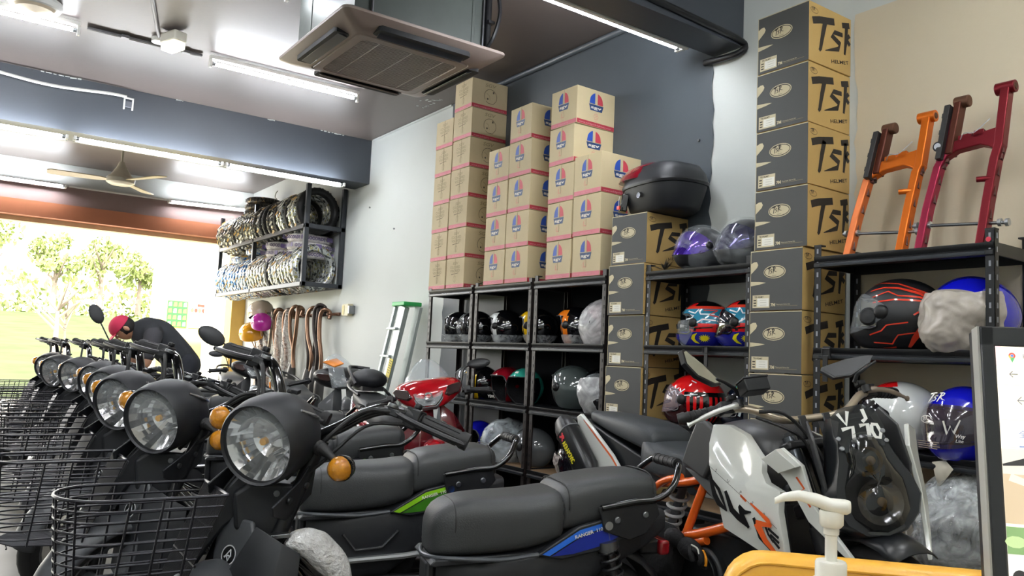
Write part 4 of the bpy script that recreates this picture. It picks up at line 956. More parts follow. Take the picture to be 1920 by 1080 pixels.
# half helmets hanging near the entrance
def halfh(M,label,m,scale=1):
    root=empty('open_helmet',M@Matrix.Scale(scale,4),label,'helmet','helmets hanging near the entrance')
    g=G(); g.lathe([(0,.12),(.05,.113),(.09,.09),(.118,.05),(.125,0),(.12,-.03)],m,n=28); obj('shell',g,root)
    g=G(); g.lathe([(0,.108),(.08,.085),(.11,.045),(.117,0),(.12,-.03)],lin_m,n=28); obj('lining',g,root)
    g=G(); g.tube([(.12,0,-.01),(.10,.01,-.12),(0,.02,-.17),(-.1,.01,-.11),(-.12,0,-.01)],.006,mat('tan_strap','#b78d63',.6),6); obj('strap',g,root)
    return root
halfh(TR((-9.55,3.10,1.62),(10,-14,0)),'beige half helmet, uppermost of the three hanging by the entrance',hs_beige,1.25)
halfh(TR((-9.35,3.05,1.49),(0,38,-20)),'magenta half helmet hanging between the beige and the yellow one',hs_purple,1.0)
halfh(TR((-9.60,3.02,1.36),(16,24,0)),'yellow half helmet, lowest of the three hanging by the entrance',hs_amber,1.15)

# ------------------------------------------------------------------ swingarms on the right shelf
def swingarm(x0,label,ma,mb,H,wd,lean,guard):
    root=empty('swingarm',Matrix.Translation((x0,3.05,1.692)),label,'swingarm','swingarms leaning on the wall')
    T=Matrix.Rotation(R(-lean),4,'X')
    def pt(x,z,y=0): return T@Vector((x,y,z))
    def leg(P,w,m,name):
        g=G()
        for q in range(len(P)-1):
            a=pt(*P[q]);b=pt(*P[q+1]);d=(b-a).normalized(); g.box((0,0,0),((b-a).length+.012,w[0],w[1]),m,T=fr((a+b)/2,d,T.to_3x3()@Vector((1,0,0))))
        return obj(name,g,root,bev=.004)
    PL_=[(-.02,0),(-.005,.16),(.022,.33),(.045,H*.62),(.062,H*.84)]; PR=[(wd-.03,0),(wd-.02,.16),(wd-.005,.33),(wd+.005,H*.62),(wd+.012,H)]
    l=leg(PL_,(.030,.042),ma,'left_leg'); r=leg(PR,(.032,.044),mb,'right_leg')
    for P,par in ((PL_,l),(PR,r)):
        g=G()
        for q in range(3):
            for t in (.25,.7):
                a=Vector(pt(*P[q])).lerp(Vector(pt(*P[q+1])),t); g.box(tuple(a),(.034,.022,.035),mat('machined_pocket','#4a1f16',.4,.4),rot=(-lean,0,20))
        obj('lightening_pocket',g,root,kind='stuff')
    g=G(); z=H*.60; a=pt(.03,z+.03);b=pt(wd+.0,z+.05); d=(b-a).normalized(); F=fr(a,d,(T.to_3x3()@Vector((0,0,1))))
    L=(b-a).length; g.ext([(0,-.05),(.03,-.035),(.06,-.02),(L-.06,-.02),(L-.03,-.035),(L,-.06),(L,.035),(0,.02)],-.018,.018,mb,F); obj('cross_brace',g,root,bev=.004)
    g=G(); g.box((L*.42,.025,.0),(.05,.03,.036),mb,T=F); g.box((L*.66,.028,0),(.035,.03,.036),mb,T=F); g.tube(bez([F@Vector(p) for p in ((L*.35,.02,.02),(L*.45,.035,.035),(L*.62,.03,.03),(L*.85,.075,.02))],5),.002,alu,6); obj('shock_mount',g,root,bev=.004)
    g=G(); g.cyl(pt(-.06,.10),pt(wd+.05,.075),.006,steel,12); 
    for x,zz in ((-.05,.10),(.0,.098),(wd+.02,.078),(wd+.045,.076)): g.cyl(pt(x,zz),pt(x+.012,zz),.014,alu,12)
    obj('axle',g,root)
    g=G(); c=pt(wd+.012,H); g.cyl(c+Vector((-.038,0,0)),c+Vector((.03,0,0)),.024,mb,18); g.cyl(c+Vector((-.04,0,0)),c+Vector((.032,0,0)),.013,rust,14); obj('pivot_boss',g,root,bev=.002)
    g=G(); c=pt(.08,H*.97); q=pt(.062,H*.60)
    d=(Vector(c)-Vector(q)).normalized(); F2=fr((Vector(c)+Vector(q))/2,d,T.to_3x3()@Vector((1,0,0))); LL=(Vector(c)-Vector(q)).length
    g.box((0,0,0),(LL*.95,.026,.05),mat('dark_link','#5a2a1c' if guard else '#2a1a1a',.4,.5),T=F2); g.cyl(c+Vector((-.02,0,0)),c+Vector((.035,0,0)),.024,rust,16); obj('left_pivot_arm',g,root,bev=.004)
    g=G(); F3=F2@TR((-.02,-.026,0.0)); g.box((0,0,-.01),(LL*.98,.022,.07),mat('chain_slider','#1d1c1c',.55),T=F3); 
    for k in range(3): g.box((-LL*.3+k*LL*.3,-.012,-.01),(.02,.004,.07),black,T=F3)
    obj('chain_slider',g,root,bev=.005)
    if not guard:
        g=G(); c=pt(.03,H*.66,-.03); g.cyl(c,Vector(c)+Vector((0,-.012,0)),.020,black,18); g.cyl(Vector(c)+Vector((0,-.012,0)),Vector(c)+Vector((0,-.016,0)),.013,alu,16); obj('white_bush',g,root)
    g=G(); c=pt(wd-.012,.25,-.012); g.cyl(c,Vector(c)+Vector((-.045,-.014,0)),.011,mb,12); g.cyl(Vector(c)+Vector((-.045,-.014,0)),Vector(c)+Vector((-.046,-.0145,0)),.006,black,10); obj('side_boss',g,root)
    return root
orA=mat('orange_anodised','#e8824a',.32,.6,var=.06); orB=mat('bright_orange_anodised','#e2741f',.3,.6,var=.06); reA=mat('pinkish_red_anodised','#a22a48',.3,.6,var=.08); reB=mat('dark_red_anodised','#7c1a26',.3,.6,var=.08)
swingarm(-1.865,'orange anodised swingarm leaning on the wall above the right shelf',orA,orB,.575,.235,13,True)
swingarm(-1.565,'dark red anodised swingarm leaning beside the orange one',reA,reB,.615,.235,11,False)
# ------------------------------------------------------------------ mopeds (forward = +X, left = +Y)
amber=mat('amber_lens','#ff9a14',.1,coat=1,alpha=.72,var=.3,scale=70,bump=.35,bscale=120); amb2=mat('amber_inner','#ffb030',.25,var=.3,scale=60)
refl=mat('reflector','#e2e2e4',.10,1,var=.08,scale=14,bump=.12,bscale=18); lensg=mat('lamp_glass','#e8eef0',.03,alpha=.16,coat=.6,var=0)
seatm=mat('seat_vinyl','#383a3b',.48,var=.07,scale=6,bump=.12,bscale=240); stitch=mat('seat_piping','#232425',.6)
wire=mat('basket_wire','#24242a',.35,.5); grey_p=mat('grey_plastic','#4a4c50',.42,var=.08); ribm=mat('ribbed_plastic','#3a3b3d',.5)
silver=mat('silver_paint','#b4b6b8',.25,.7,coat=.5)
def steerT(head,rake,deg):
    """frame of the steering head: z along the raked steering axis, turned by deg"""
    return Matrix.Translation(head)@Matrix.Rotation(R(-rake),4,'Y')@Matrix.Rotation(R(deg),4,'Z')
def gear(root,T,name,g,**k): return obj(name,g,root,T,**k)
def wheel(root,c,r,w,spokes=10,T=None,mm=None):
    T=T or Matrix.Identity(4); A=T@TR(c)@Matrix.Rotation(R(90),4,'X')
    g=G(); prof=[(r-w*.9,-w*.4),(r-w*.3,-w*.5),(r-.006,-w*.3),(r,0),(r-.006,w*.3),(r-w*.3,w*.5),(r-w*.9,w*.4)]
    g.lathe(prof,tyre_b,A,32); o=obj('tyre',g,root)
    g=G(); g.lathe([(r-w*.9,-w*.3),(r-w*1.1,-w*.32),(r-w*1.15,0),(r-w*1.1,w*.32),(r-w*.9,w*.3)],mm or steel,A,28)
    for k in range(spokes):
        a=2*PI*k/spokes; g.box((0,0,0),(r-w-.03,.016,.016),mm or black,T=A@Matrix.Rotation(a,4,'Z')@TR(((r-w+.03)/2,0,0)))
    g.cyl(A@Vector((0,0,-w*.7)),A@Vector((0,0,w*.7)),.035,mm or black,16); obj('wheel_rim',g,root)
def coil(a,b,r,n,wr,m):
    a=Vector(a);b=Vector(b);d=(b-a);L=d.length;d.normalize();u=d.orthogonal().normalized();v=d.cross(u)
    return [a+d*(L*k/(n*12))+(u*math.cos(2*PI*k/12)+v*math.sin(2*PI*k/12))*r for k in range(n*12+1)]
def seat_loft(st,n=28,sq=.55):
    """stations (x, halfwidth, ztop, zbot)"""
    rings=[]
    for x,hw,zt,zb in st:
        rg=[]
        for k in range(n):
            a=2*PI*k/n; c,s_=math.cos(a),math.sin(a); y=hw*abs(c)**sq*(1 if c>=0 else -1)
            zc=(zt+zb)/2; h=(zt-zb)/2; e=.62 if s_>0 else .4; rg.append((x,y,zc+h*abs(s_)**e*(1 if s_>=0 else -1)))
        rings.append(rg)
    return rings
TB=Matrix.Translation((-.02,0,-.068))
def GB():
    g=G(); g.T=TB; return g
BADGE=mat('badge_black','#101012',.25)
def basket(root,T):
    """wire basket; local frame: x forward, z up, rim at z=0"""
    def loop(z,k):
        d=-z*.42; w=.135-.018*(-z)/.26; L=.40-.02*(-z)/.26; x0=d
        P=[(x0,w,z)]+[(x0+(L-w*.9-d)*t,w+.0*t,z) for t in (.5,1)]
        cx=x0+L-w*.9-d
        P+=[(cx+w*.9*math.sin(a),w*math.cos(a),z) for a in [R(15*q) for q in range(1,12)]]
        P+=[(cx,-w,z),(x0,-w,z)]
        return P
    for q in range(10):
        z=-.027*q; g=G(); g.tube(loop(z,q),.0030 if q else .0045,wire,6); obj('wire_hoop',g,root,T)
    for q in range(1):
        g=G(); P=loop(0,0); g.tube([P[0],P[-1]],.0045,wire,6); obj('rear_rim',g,root,T)
    zb=-.262
    for sgn in (-1,1):
        for t in (.12,.42,.72): 
            g=G(); w=.137; x=.05+t*.26; g.tube([(x,sgn*w,0),(x+.03,sgn*(w-.01),zb),(x+.02,0 if False else sgn*(w-.08),zb-.004)],.0032,wire,6); obj('upright_wire',g,root,T)
    for a in (-50,-15,15,50):
        g=G(); cx=.28; s_,c_=math.sin(R(90+a)),math.cos(R(90+a)); g.tube([(cx+.12*s_,.135*c_,0),(cx+.10*s_-.0,.115*c_,zb)],.0032,wire,6); obj('upright_wire',g,root,T)
    g=G()
    for q in range(24):
        y=-.13+.26*q/23; g.tube([(0.0,y,0),(.108,y*.9,zb),(.20,y*.9,zb-.004),(.36-abs(y)*.4,y*.8,zb)],.0024,wire,5)
    for z in (-.09,-.18): g.tube([(-z*.42-.004,-.13,z),(-z*.42-.004,.13,z)],.004,wire,6)
    for x in (.16,.24,.32): g.tube([(x,-.11,zb-.006),(x,.11,zb-.006)],.003,wire,6)
    obj('rear_and_floor_wires',g,root,T,kind='stuff')
    for y in (-.06,.06):
        g=G(); g.box((-.005,y,-.04),(.008,.02,.06),matte,rot=(0,-23,0)); obj('basket_bracket',g,root,T,bev=.002)
def moped(M,label,stripe,stripe2,steer=52,with_basket=True,wrap=False,name='moped'):
    RT=empty(name,M,label,'moped','row of black mopeds')
    H=(0,0,.815); S=steerT(H,19,steer)
    A=lambda nm,g,**k: obj(nm,g,RT,S,**k)
    # --- headlamp
    hc=Vector((.15,0,.015)); LT_=S@TR(hc)@Matrix.Rotation(R(19+4),4,'Y')@Matrix.Rotation(R(7),4,'Z')@Matrix.Scale(1.05,4)    # local: x forward level
    def hood(x,r,dz=0,k=1.0): return [(x,r*math.cos(a)*.98,dz+r*math.sin(a)*(k if math.sin(a)>0 else 1)) for a in [2*PI*j/32 for j in range(32)]]
    g=G(); g.loft([hood(.060,.104),hood(.066,.109),hood(.058,.115),hood(.02,.119,.002,1.02),hood(-.04,.117,.002,1.02),hood(-.095,.106,-.002),hood(-.135,.082,-.012),hood(-.155,.045,-.02),hood(-.16,.01,-.02)],matte,cap=False)
    g.loft([hood(.060,.104),hood(.050,.101)],black,cap=False); hd=obj('headlamp_shell',g,RT,LT_)
    g=G(); n=24; g.lathe([(0,-.045),(.035,-.038),(.062,-.016),(.082,.014),(.102,.048)],refl,TR((0,0,0),(0,90,0)),26); rf=obj('reflector',g,RT,LT_,smooth=False)
    for k in range(9):
        g=G(); a=R(20+k*17.5); g.box((.02,.07*math.cos(a),.07*math.sin(a)),(.045,.0025,.03),silver,rot=(math.degrees(a),0,0)); obj('reflector_fin',g,rf)
    g=G(); g.cyl((-.04,0,.0),(.02,0,.0),.013,chrome,14); g.cyl((.02,0,0),(.03,0,0),.010,mat('bulb_amber','#e8a93a',.2,var=.2),12); obj('bulb',g,rf)
    g=G(); g.cyl((-.02,.035,-.035),(.03,.035,-.035),.012,chrome,14); obj('parking_bulb',g,rf)
    g=G(); g.lathe([(0,.074),(.05,.070),(.085,.060),(.103,.050)],lensg,TR((0,0,0),(0,90,0)),36); obj('lens',g,hd)
    g=G(); g.box((-.10,.0,.112),(.02,.022,.012),black); obj('hood_clip',g,hd,bev=.002)
    g=G(); g.tube(bez([(-.02,.07,.098),(-.07,.09,.075),(-.12,.08,.045)],4),.004,silver,6); obj('hood_seam_trim',g,hd)
    # --- bracket plates under the lamp, forks
    for s in(-1,1):
        g=G(); g.ext([(-.02,-.10),(.10,-.13),(.09,-.16),(.02,-.20),(-.10,-.17),(-.10,-.04)],s*.10-.003,s*.10+.003,matte,LT_@fr((0,0,0),(1,0,0),(0,0,1))); obj('fork_plate',g,RT,bev=.002)
        g=G(); g.cyl(LT_@Vector((.03,s*.106,-.135)),LT_@Vector((.03,s*.112,-.135)),.010,steel,10); g.cyl(LT_@Vector((-.05,s*.106,-.12)),LT_@Vector((-.05,s*.112,-.12)),.009,steel,10); obj('plate_bolt',g,RT)
        g=G(); g.tube([(.03,s*.085,.02),(.04,s*.085,-.2),(.055,s*.085,-.36),(.06,s*.085,-.58)],[.022,.022,.016,.02],black,12); A('fork_leg',g)
    # --- turn signals
    for s in(-1,1):
        B=S@TR((.07,s*.115,.02))@Matrix.Rotation(R(19),4,'Y')
        g=G(); g.tube([(0,0,.02),(0,s*.02,.02),(.004,s*.05,.012),(.01,s*.075,.005)],[.022,.018,.011,.010],rubber,12)
        for k in range(3): g.tube([(0,s*(.006+k*.009),.019),(0,s*(.010+k*.009),.0185)],.022-k*.003,rubber,12)
        st_=obj('signal_stalk',g,RT,B)
        g=G(); g.lathe([(0,-.045),(.018,-.04),(.032,-.02),(.037,.0),(.037,.008)],gloss,TR((.02,s*.105,0),(0,90,0)),20); hs_=obj('signal_housing',g,RT,B)
        g=G(); g.lathe([(.036,.008),(.036,.016),(.030,.030),(.018,.039),(0,.042)],amber,TR((.02,s*.105,0),(0,90,0)),20); obj('amber_lens',g,hs_)
        g=G(); g.lathe([(0,.010),(.02,.012),(.028,.02)],amb2,TR((.02,s*.105,0),(0,90,0)),16); g.ell((.04,s*.105,0),(.012,.008,.008),amb2,8,6); obj('lens_core',g,hs_)
    # --- handlebar
    g=G()
    for s in(-1,1):
        g.tube(bez([(0,0,.05),(0,s*.05,.06),(-.005,s*.11,.11),(-.015,s*.17,.175),(-.04,s*.23,.212),(-.08,s*.32,.212)],5),.0185,gloss,12)
    A('handlebar',g)
    g=G(); g.box((0,0,.04),(.07,.16,.03),black); g.box((.0,0,.065),(.05,.09,.03),black); A('bar_clamp',g,bev=.004)
    for s in(-1,1):
        a=Vector((-.07,s*.325,.212)); b=Vector((-.115,s*.47,.202)); d=(b-a).normalized()
        g=G(); g.tube([a,a+d*.005,a+d*.125,a+d*.132,b],[.019,.0225,.0225,.027,.027],rubber,14)
        for k in range(8):
            t=2*PI*k/8; u=d.orthogonal().normalized(); v=d.cross(u); o_=(u*math.cos(t)+v*math.sin(t))*.0225; g.tube([a+d*.008+o_,a+d*.12+o_],.0026,rubber,5)
        A('grip',g)
        g=G(); g.box(tuple(a-d*.025+Vector((0,0,-.004))),(.05,.05,.062),black,rot=(0,0,0)); g.cyl(a-d*.055,a,.026,black,16); g.box(tuple(a-d*.03+Vector((-.01,0,.035))),(.022,.02,.018),black); A('switch_housing',g,bev=.005)
        g=G(); g.box(tuple(a-d*.07+Vector((.025,0,-.01))),(.05,.04,.022),black); g.cyl(a-d*.085+Vector((.03,0,.0)),a-d*.085+Vector((.03,0,.014)),.016,steel,14); A('lever_perch',g,bev=.003)
        g=G(); P=[a-d*.06+Vector((.045,0,-.008)),a+Vector((.06,0,-.012)),a+d*.08+Vector((.062,0,-.012)),a+d*.15+Vector((.055,0,-.010)),a+d*.165+Vector((.053,0,-.008))]; g.tube(bez(P,4),[.009]*13+[.006]*3+[.009],black,8); A('brake_lever' if s<0 else 'left_lever',g)
        g=G(); g.tube(bez([a-d*.08+Vector((.04,0,-.01)),a-d*.15+Vector((.07,0,-.05)),Vector((.06,s*.10,.03)),Vector((.05,s*.04,-.08))],5),.007,rubber,8); A('cable',g)
        g=G(); g.tube(bez([a-d*.04+Vector((.02,0,-.03)),a-d*.13+Vector((.05,0,-.08)),Vector((.05,s*.13,.0)),Vector((.04,s*.05,-.10))],5),.005,rubber,8); A('throttle_cable' if s<0 else 'switch_cable',g)
    g=G(); g.box((0,.10,.075),(.03,.012,.012),silver,rot=(40,0,0)); A('bar_mark',g)
    # --- front wheel and fender
    W=S; 
    wheel(RT,(.10,0,-.60),.235,.075,5,S,steel)
    g=G(); rg=[]
    for k in range(13):
        a=R(-12+k*13); c=(.10+math.cos(a)*.262,-.60+math.sin(a)*.262); q=[]
        for j in range(9):
            t=R(-80+20*j); q.append((.10+math.cos(a)*(.215+.045*math.cos(t)),math.sin(t)*.062,-.60+math.sin(a)*(.215+.045*math.cos(t))))
        rg.append(q)
    g.loft(rg,grey_p,cap=False,closed=False); A('front_fender',g,solid=.003)
    # --- neck housing, ribbed spine and badge panels (fixed to the frame)
    XZ=lambda y:fr((0,y,0),(1,0,0),(0,0,1))
    g=G(); g.ext([(.119,.735),(-.035,.722),(.004,.640),(.045,.578),(.09,.56),(.16,.60),(.17,.70)],-.085,.085,matte,XZ(0)); nk=obj('neck_housing',g,RT,bev=.012,seg=3)
    for s in(-1,1):
        g=G(); g.cyl((.05,s*.085,.70),(.05,s*.092,.70),.009,steel,10); obj('bolt',g,nk)
    sp=[(.155,.752),(.11,.742),(.085,.68),(.187,.60),(.225,.545),(.28,.45),(.33,.34),(.30,.20),(.335,.20),(.372,.33),(.345,.42),(.307,.505),(.25,.612),(.20,.70)]
    g=G(); g.ext(sp,-.052,.052,matte,XZ(0)); spn=obj('ribbed_spine',g,RT,bev=.008)
    g=G(); F=[(.165,.747),(.205,.695),(.255,.607),(.312,.500),(.350,.415),(.377,.33)]
    for k in range(13): y=-.045+.09*k/12; g.tube([(x,y,z) for x,z in F],.0026,ribm,5)
    obj('rib',g,spn,kind='stuff')
    for s in(-1,1):
        # badge panel: faces forward and outward
        F=Matrix.Translation((.165,s*.085,.53))@Matrix.Rotation(R(s*42),4,'Z')@Matrix.Rotation(R(-14),4,'Y')
        P=fr((0,0,0),(0,1,0),(0,0,1)); P=F@P
        w=[(-.075,.06),(-.055,.10),(.05,.105),(.072,.075),(.066,.0),(.04,-.10),(.02,-.20),(-.05,-.24),(-.085,-.16)]
        if s>0: w=[(-x,z) for x,z in w][::-1]
        g=G(); g.ext(w,-.012,.004,grey_p,P); bp=obj('badge_panel',g,RT,bev=.006)
        g=G(); g.lathe([(0,.0055),(.024,.0055),(.025,.003)],BADGE,P,28); bw=mat('badge_white','#e8e8e8',.3); g.ring((0,0),.028,.028,.0035,bw,P,off=.0060)
        g.stroke([(-.014,-.008),(.005,.016)],.002,bw,P,.0066); g.stroke([(.005,.016),(.010,-.003)],.002,bw,P,.0066); g.stroke([(-.016,-.006),(.0,-.001),(.010,-.003)],.002,bw,P,.0066); g.stroke([(-.007,.0),(.002,-.016),(.006,-.004)],.0022,bw,P,.0066)
        obj('round_badge',g,bp,smooth=False)
        g=G(); g.add([(.10,s*.14,.62),(.165,s*.12,.50),(.20,s*.11,.33),(.03,s*.185,.58),(.06,s*.215,.44),(.10,s*.20,.28),(-.02,s*.18,.55),(-.01,s*.215,.42),(.03,s*.20,.26)],[(0,1,4,3),(1,2,5,4),(3,4,7,6),(4,5,8,7)],matte)
        obj('wing_panel',g,RT,solid=.006,bev=.003)
        for k in range(3):
            g=G(); g.box((.245+.024*k,s*.058,.50-.05*k),(.03,.004,.007),grey_p,rot=(0,28,0)); obj('vent_slit',g,RT)
    if with_basket: basket(RT,Matrix.Translation((.215,.095,.72))@Matrix.Rotation(R(15),4,'Z'))
    # --- frame tubes, floor, body
    for s in(-1,1):
        g=G(); g.tube(bez([(.055,s*.06,.60),(-.025,s*.065,.52),(-.105,s*.07,.455),(-.24,s*.08,.36),(-.42,s*.09,.27),(-.60,s*.10,.27)],5),.024,gloss,12); obj('frame_tube',g,RT)
        g=G(); g.tube(bez([(.03,s*.03,.54),(-.08,s*.035,.40),(-.24,s*.05,.20),(-.45,s*.07,.18)],5),.016,gloss,10); obj('lower_tube',g,RT)
        g=G(); g.tube([(-.50,s*.13,.33),(-.80,s*.15,.35),(-.98,s*.14,.37)],.012,silver,8); obj('side_trim_rail',g,RT)
        g=G(); g.box((-.40,s*.20,.22),(.04,.12,.02),rubber); obj('footpeg',g,RT,bev=.004)
    g=GB(); g.box((-.405,0,.42),(.03,.10,.26),matte); obj('tank_front',g,RT,bev=.01)
    st=[(-.42,.06,.565,.44),(-.46,.10,.575,.36),(-.56,.125,.578,.31),(-.72,.135,.60,.33),(-.82,.13,.645,.40),(-.95,.125,.69,.50),(-1.12,.11,.70,.58),(-1.20,.08,.70,.63)]
    g=GB(); g.loft(seat_loft(st,24,.35),matte); obj('body_shell',g,RT)
    # seat tray lip
    P=[(-.385,0,.565),(-.40,.07,.57),(-.45,.12,.575),(-.60,.145,.572),(-.72,.150,.585)]
    g=GB(); g.tube(bez([(p[0],-p[1],p[2]) for p in P[::-1]]+P[1:],4),.007,mat('satin_grey_rim','#54575c',.3,.3),8); obj('seat_rim',g,RT)
    g=GB(); g.ext([(-.72,.585),(-.40,.57),(-.385,.555),(-.40,.55),(-.72,.565)],-.12,.12,matte,fr((0,0,0),(1,0,0),(0,0,1))@TR((0,0,0))); obj('seat_tray',g,RT,bev=.004)
    for s in(-1,1):
        Fp=fr((0,s*.142,0),(1,0,0),(0,0,1)) if s<0 else fr((0,s*.142,0),(-1,0,0),(0,0,1)); k=1 if s<0 else -1
        g=GB(); g.ext([(k*x,z) for x,z in [(-.72,.58),(-.86,.665),(-1.06,.712),(-1.06,.64),(-.92,.585),(-.80,.565)]][::k],-.03,.002,matte,Fp); obj('side_panel',g,RT,bev=.004)
        g=GB(); g.flat([(k*x,z) for x,z in [(-.735,.583),(-.86,.655),(-1.04,.700),(-1.04,.685),(-.87,.640),(-.76,.578)]][::k],stripe,Fp,off=.0035)
        g.flat([(k*x,z) for x,z in [(-.765,.576),(-.87,.636),(-1.04,.682),(-1.04,.652),(-.94,.605),(-.84,.582)]][::k],stripe2,Fp,off=.0038)
        for q in (0,.028): g.flat([(k*(x-q),z) for x,z in [(-.955,.69),(-.967,.692),(-.985,.652),(-.973,.650)]][::k],matte,Fp,off=.0045)
        TT=Fp@TR((k*(-.965) if k>0 else .80,.640 if k>0 else .615,0),(0,0,-12*k if k>0 else 12))
        if s>0: g.text('RANGER  110',wpaint,Fp@TR((.845,.628,0),(0,0,15)),h=.011,w=.098,bold=.02,off=.005)
        else: g.text('RANGER  110',wpaint,Fp@TR((-.945,.655,0),(0,0,-15)),h=.011,w=.098,bold=.02,off=.005)
        obj('colour_stripe',g,RT,smooth=False)
        g=GB(); g.tube([(-.55,s*.127,.50),(-.60,s*.13,.44),(-.70,s*.137,.45),(-.76,s*.137,.51)],.006,matte,6); obj('panel_crease',g,RT)
    # --- seat
    st=[(-.390,.05,.66,.575),(-.405,.09,.705,.57),(-.44,.112,.732,.565),(-.50,.124,.748,.568),(-.60,.132,.755,.572),(-.70,.140,.757,.585),(-.78,.143,.768,.61),(-.83,.143,.778,.625)]
    g=GB(); g.loft(seat_loft(st),seatm); s1=obj('rider_seat',g,RT,sub=1)
    st=[(-.795,.120,.745,.64),(-.815,.132,.785,.64),(-.85,.138,.805,.645),(-.95,.136,.818,.67),(-1.08,.128,.832,.69),(-1.14,.118,.825,.695),(-1.165,.095,.80,.70)]
    g=GB(); g.loft(seat_loft(st),seatm); s2=obj('pillion_seat',g,RT,sub=1)
    def ringtube(x,hw,zt,zb,lo=-8,hi=188,dx=0): return [(x+dx*math.sin(R(a)),hw*math.copysign(abs(math.cos(R(a)))**.55,math.cos(R(a))),(zt+zb)/2+(zt-zb)/2*max(0,math.sin(R(a)))**.62) for a in range(lo,hi+1,7)]
    g=GB(); g.tube(ringtube(-.462,.1145,.7345,.567),.002,stitch,6); obj('seam_piping',g,s1)
    g=GB(); g.tube(ringtube(-.825,.1355,.793,.64),.0022,stitch,6); g.tube(ringtube(-1.13,.122,.8285,.693),.002,stitch,6); obj('seam_piping',g,s2,kind='stuff')
    # --- grab rail
    for s in(-1,1):
        g=GB(); g.tube(bez([(-.93,s*.150,.722),(-1.05,s*.152,.742),(-1.13,s*.152,.750),(-1.19,s*.145,.79),(-1.235,s*.10,.845),(-1.245,s*.07,.852)],5),.011,gloss,10); obj('grab_rail',g,RT)
        g=GB(); g.ext([(-.92,.725),(-1.12,.755),(-1.14,.70),(-1.09,.64),(-1.03,.62),(-.94,.65)],-.004,.004,black,fr((0,s*.150,0),(1,0,0),(0,0,1))); br=obj('rail_bracket',g,RT,bev=.003)
        for x,z in ((-.985,.685),(-1.085,.70)):
            g=GB(); g.lathe([(0,.006),(.008,.006),(.011,.003),(.011,0)],steel,fr((x,s*.155,z),(1,0,0),(0,0,-s)),12); obj('bolt',g,br)
    g=GB(); g.tube([(-1.245,-.075,.853),(-1.245,.075,.853)],.018,rubber,14)
    for k in range(5): g.tube([(-1.245,-.06+.03*k-.002,.853),(-1.245,-.06+.03*k+.002,.853)],.0195,black,14)
    obj('grab_grip',g,RT)
    # --- rear shock, swingarm, wheel, tail
    for s in(-1,1):
        g=G(); g.tube(coil((-.985,s*.135,.53),(-1.04,s*.135,.30),.030,9,.005,black),.0055,black,6); g.cyl((-.98,s*.135,.55),(-.986,s*.135,.52),.034,steel,16); g.cyl((-.975,s*.135,.60),(-1.045,s*.135,.27),.011,steel,10); g.cyl((-.975,s*.120,.60),(-.975,s*.158,.60),.014,chrome,14); obj('rear_shock',g,RT)
        g=G(); g.tube([(-.55,s*.10,.26),(-1.0,s*.11,.25)],.02,black,10); obj('swingarm',g,RT)
    wheel(RT,(-1.0,0,.235),.235,.085,5,None,black)
    rg=[]
    for k in range(10):
        a=R(15+k*16); q=[]
        for j in range(7):
            t=R(-75+25*j); q.append((-1.0+math.cos(a)*(.225+.045*math.cos(t)),math.sin(t)*.07,.26+math.sin(a)*(.225+.045*math.cos(t))))
        rg.append(q)
    g=G(); g.loft(rg,black,cap=False,closed=False); obj('rear_fender',g,RT,solid=.003)
    g=G(); g.box((-1.235,0,.50),(.04,.12,.05),mat('tail_red','#8a0d18',.15,coat=1)); g.box((-1.19,0,.50),(.08,.08,.05),black); obj('tail_lamp',g,RT,bev=.01)
    g=G(); g.ell((-.62,0,.27),(.17,.10,.10),mat('engine_dark','#2b2c2e',.5,.4),20,12); g.cyl((-.50,-.13,.24),(-.50,.13,.24),.075,mat('engine_dark','#2b2c2e',.5,.4),20); obj('engine',g,RT)
    g=G(); g.tube([(-.45,-.10,.20),(-.6,-.14,.15),(-.8,-.16,.20),(-1.20,-.17,.28)],[.015,.018,.04,.045],black,12); obj('exhaust',g,RT)
    return RT
def mrows(P,ang): return Matrix.Translation((P[0],P[1],FL))@Matrix.Rotation(R(ang),4,'Z')
st_b=(mat('stripe_bright_blue','#2f6fd8',.25),mat('stripe_deep_blue','#12288f',.3)); st_g=(mat('stripe_bright_green','#8fd028',.25),mat('stripe_deep_green','#3c7d1e',.3))
B1=moped(mrows((-2.36,.90),-107),'nearest black moped, with blue side stripes and a wire basket',*st_b)
B2=moped(mrows((-3.13,.78),-106),'second black moped from the front, with green side stripes',*st_g)
def restyle(r,a,b):
    pass
lab=['third black moped from the front, behind the green striped one','fourth black moped of the row, mostly hidden, only its hood showing','fifth black moped of the row, lamp beside a big amber signal','sixth black moped of the row, near the open shopfront','seventh black moped of the row, second from the far end','farthest black moped at the sunlit end of the row']
MPS=[]
for (P,a,l) in zip(((-3.96,.80),(-4.82,.88),(-5.75,.96),(-6.75,.96),(-7.45,.90),(-8.6,.95)),(-107,-105,-107,-108,-106,-100),lab): MPS.append((dup(B1,mrows(P,a),None,l),mrows(P,a)))
mgl=mat('mirror_back','#303234',.4)
for (o,M),a,b in ((MPS[3],(-6.33,1.0,1.17),(-6.36,.903,1.362)),(MPS[1],(-4.30,1.255,1.19),(-4.315,1.178,1.235))):
    I=M.inverted(); a=I@Vector(a); b=I@Vector(b); g=G(); g.tube([a-Vector((0,0,.10)),a,a.lerp(b,.8)],.005,black,8); obj('mirror_stem',g,o)
    d=(b-a).normalized(); g=G(); T=I.to_3x3()@Vector((0,1,0)); n=I.to_3x3()@Vector((1,0,0)); g.ell((0,0,0),(.075,.045,.014),mgl,20,10,T=fr(b+d*.03,d,n.cross(d))); obj('mirror',g,o)
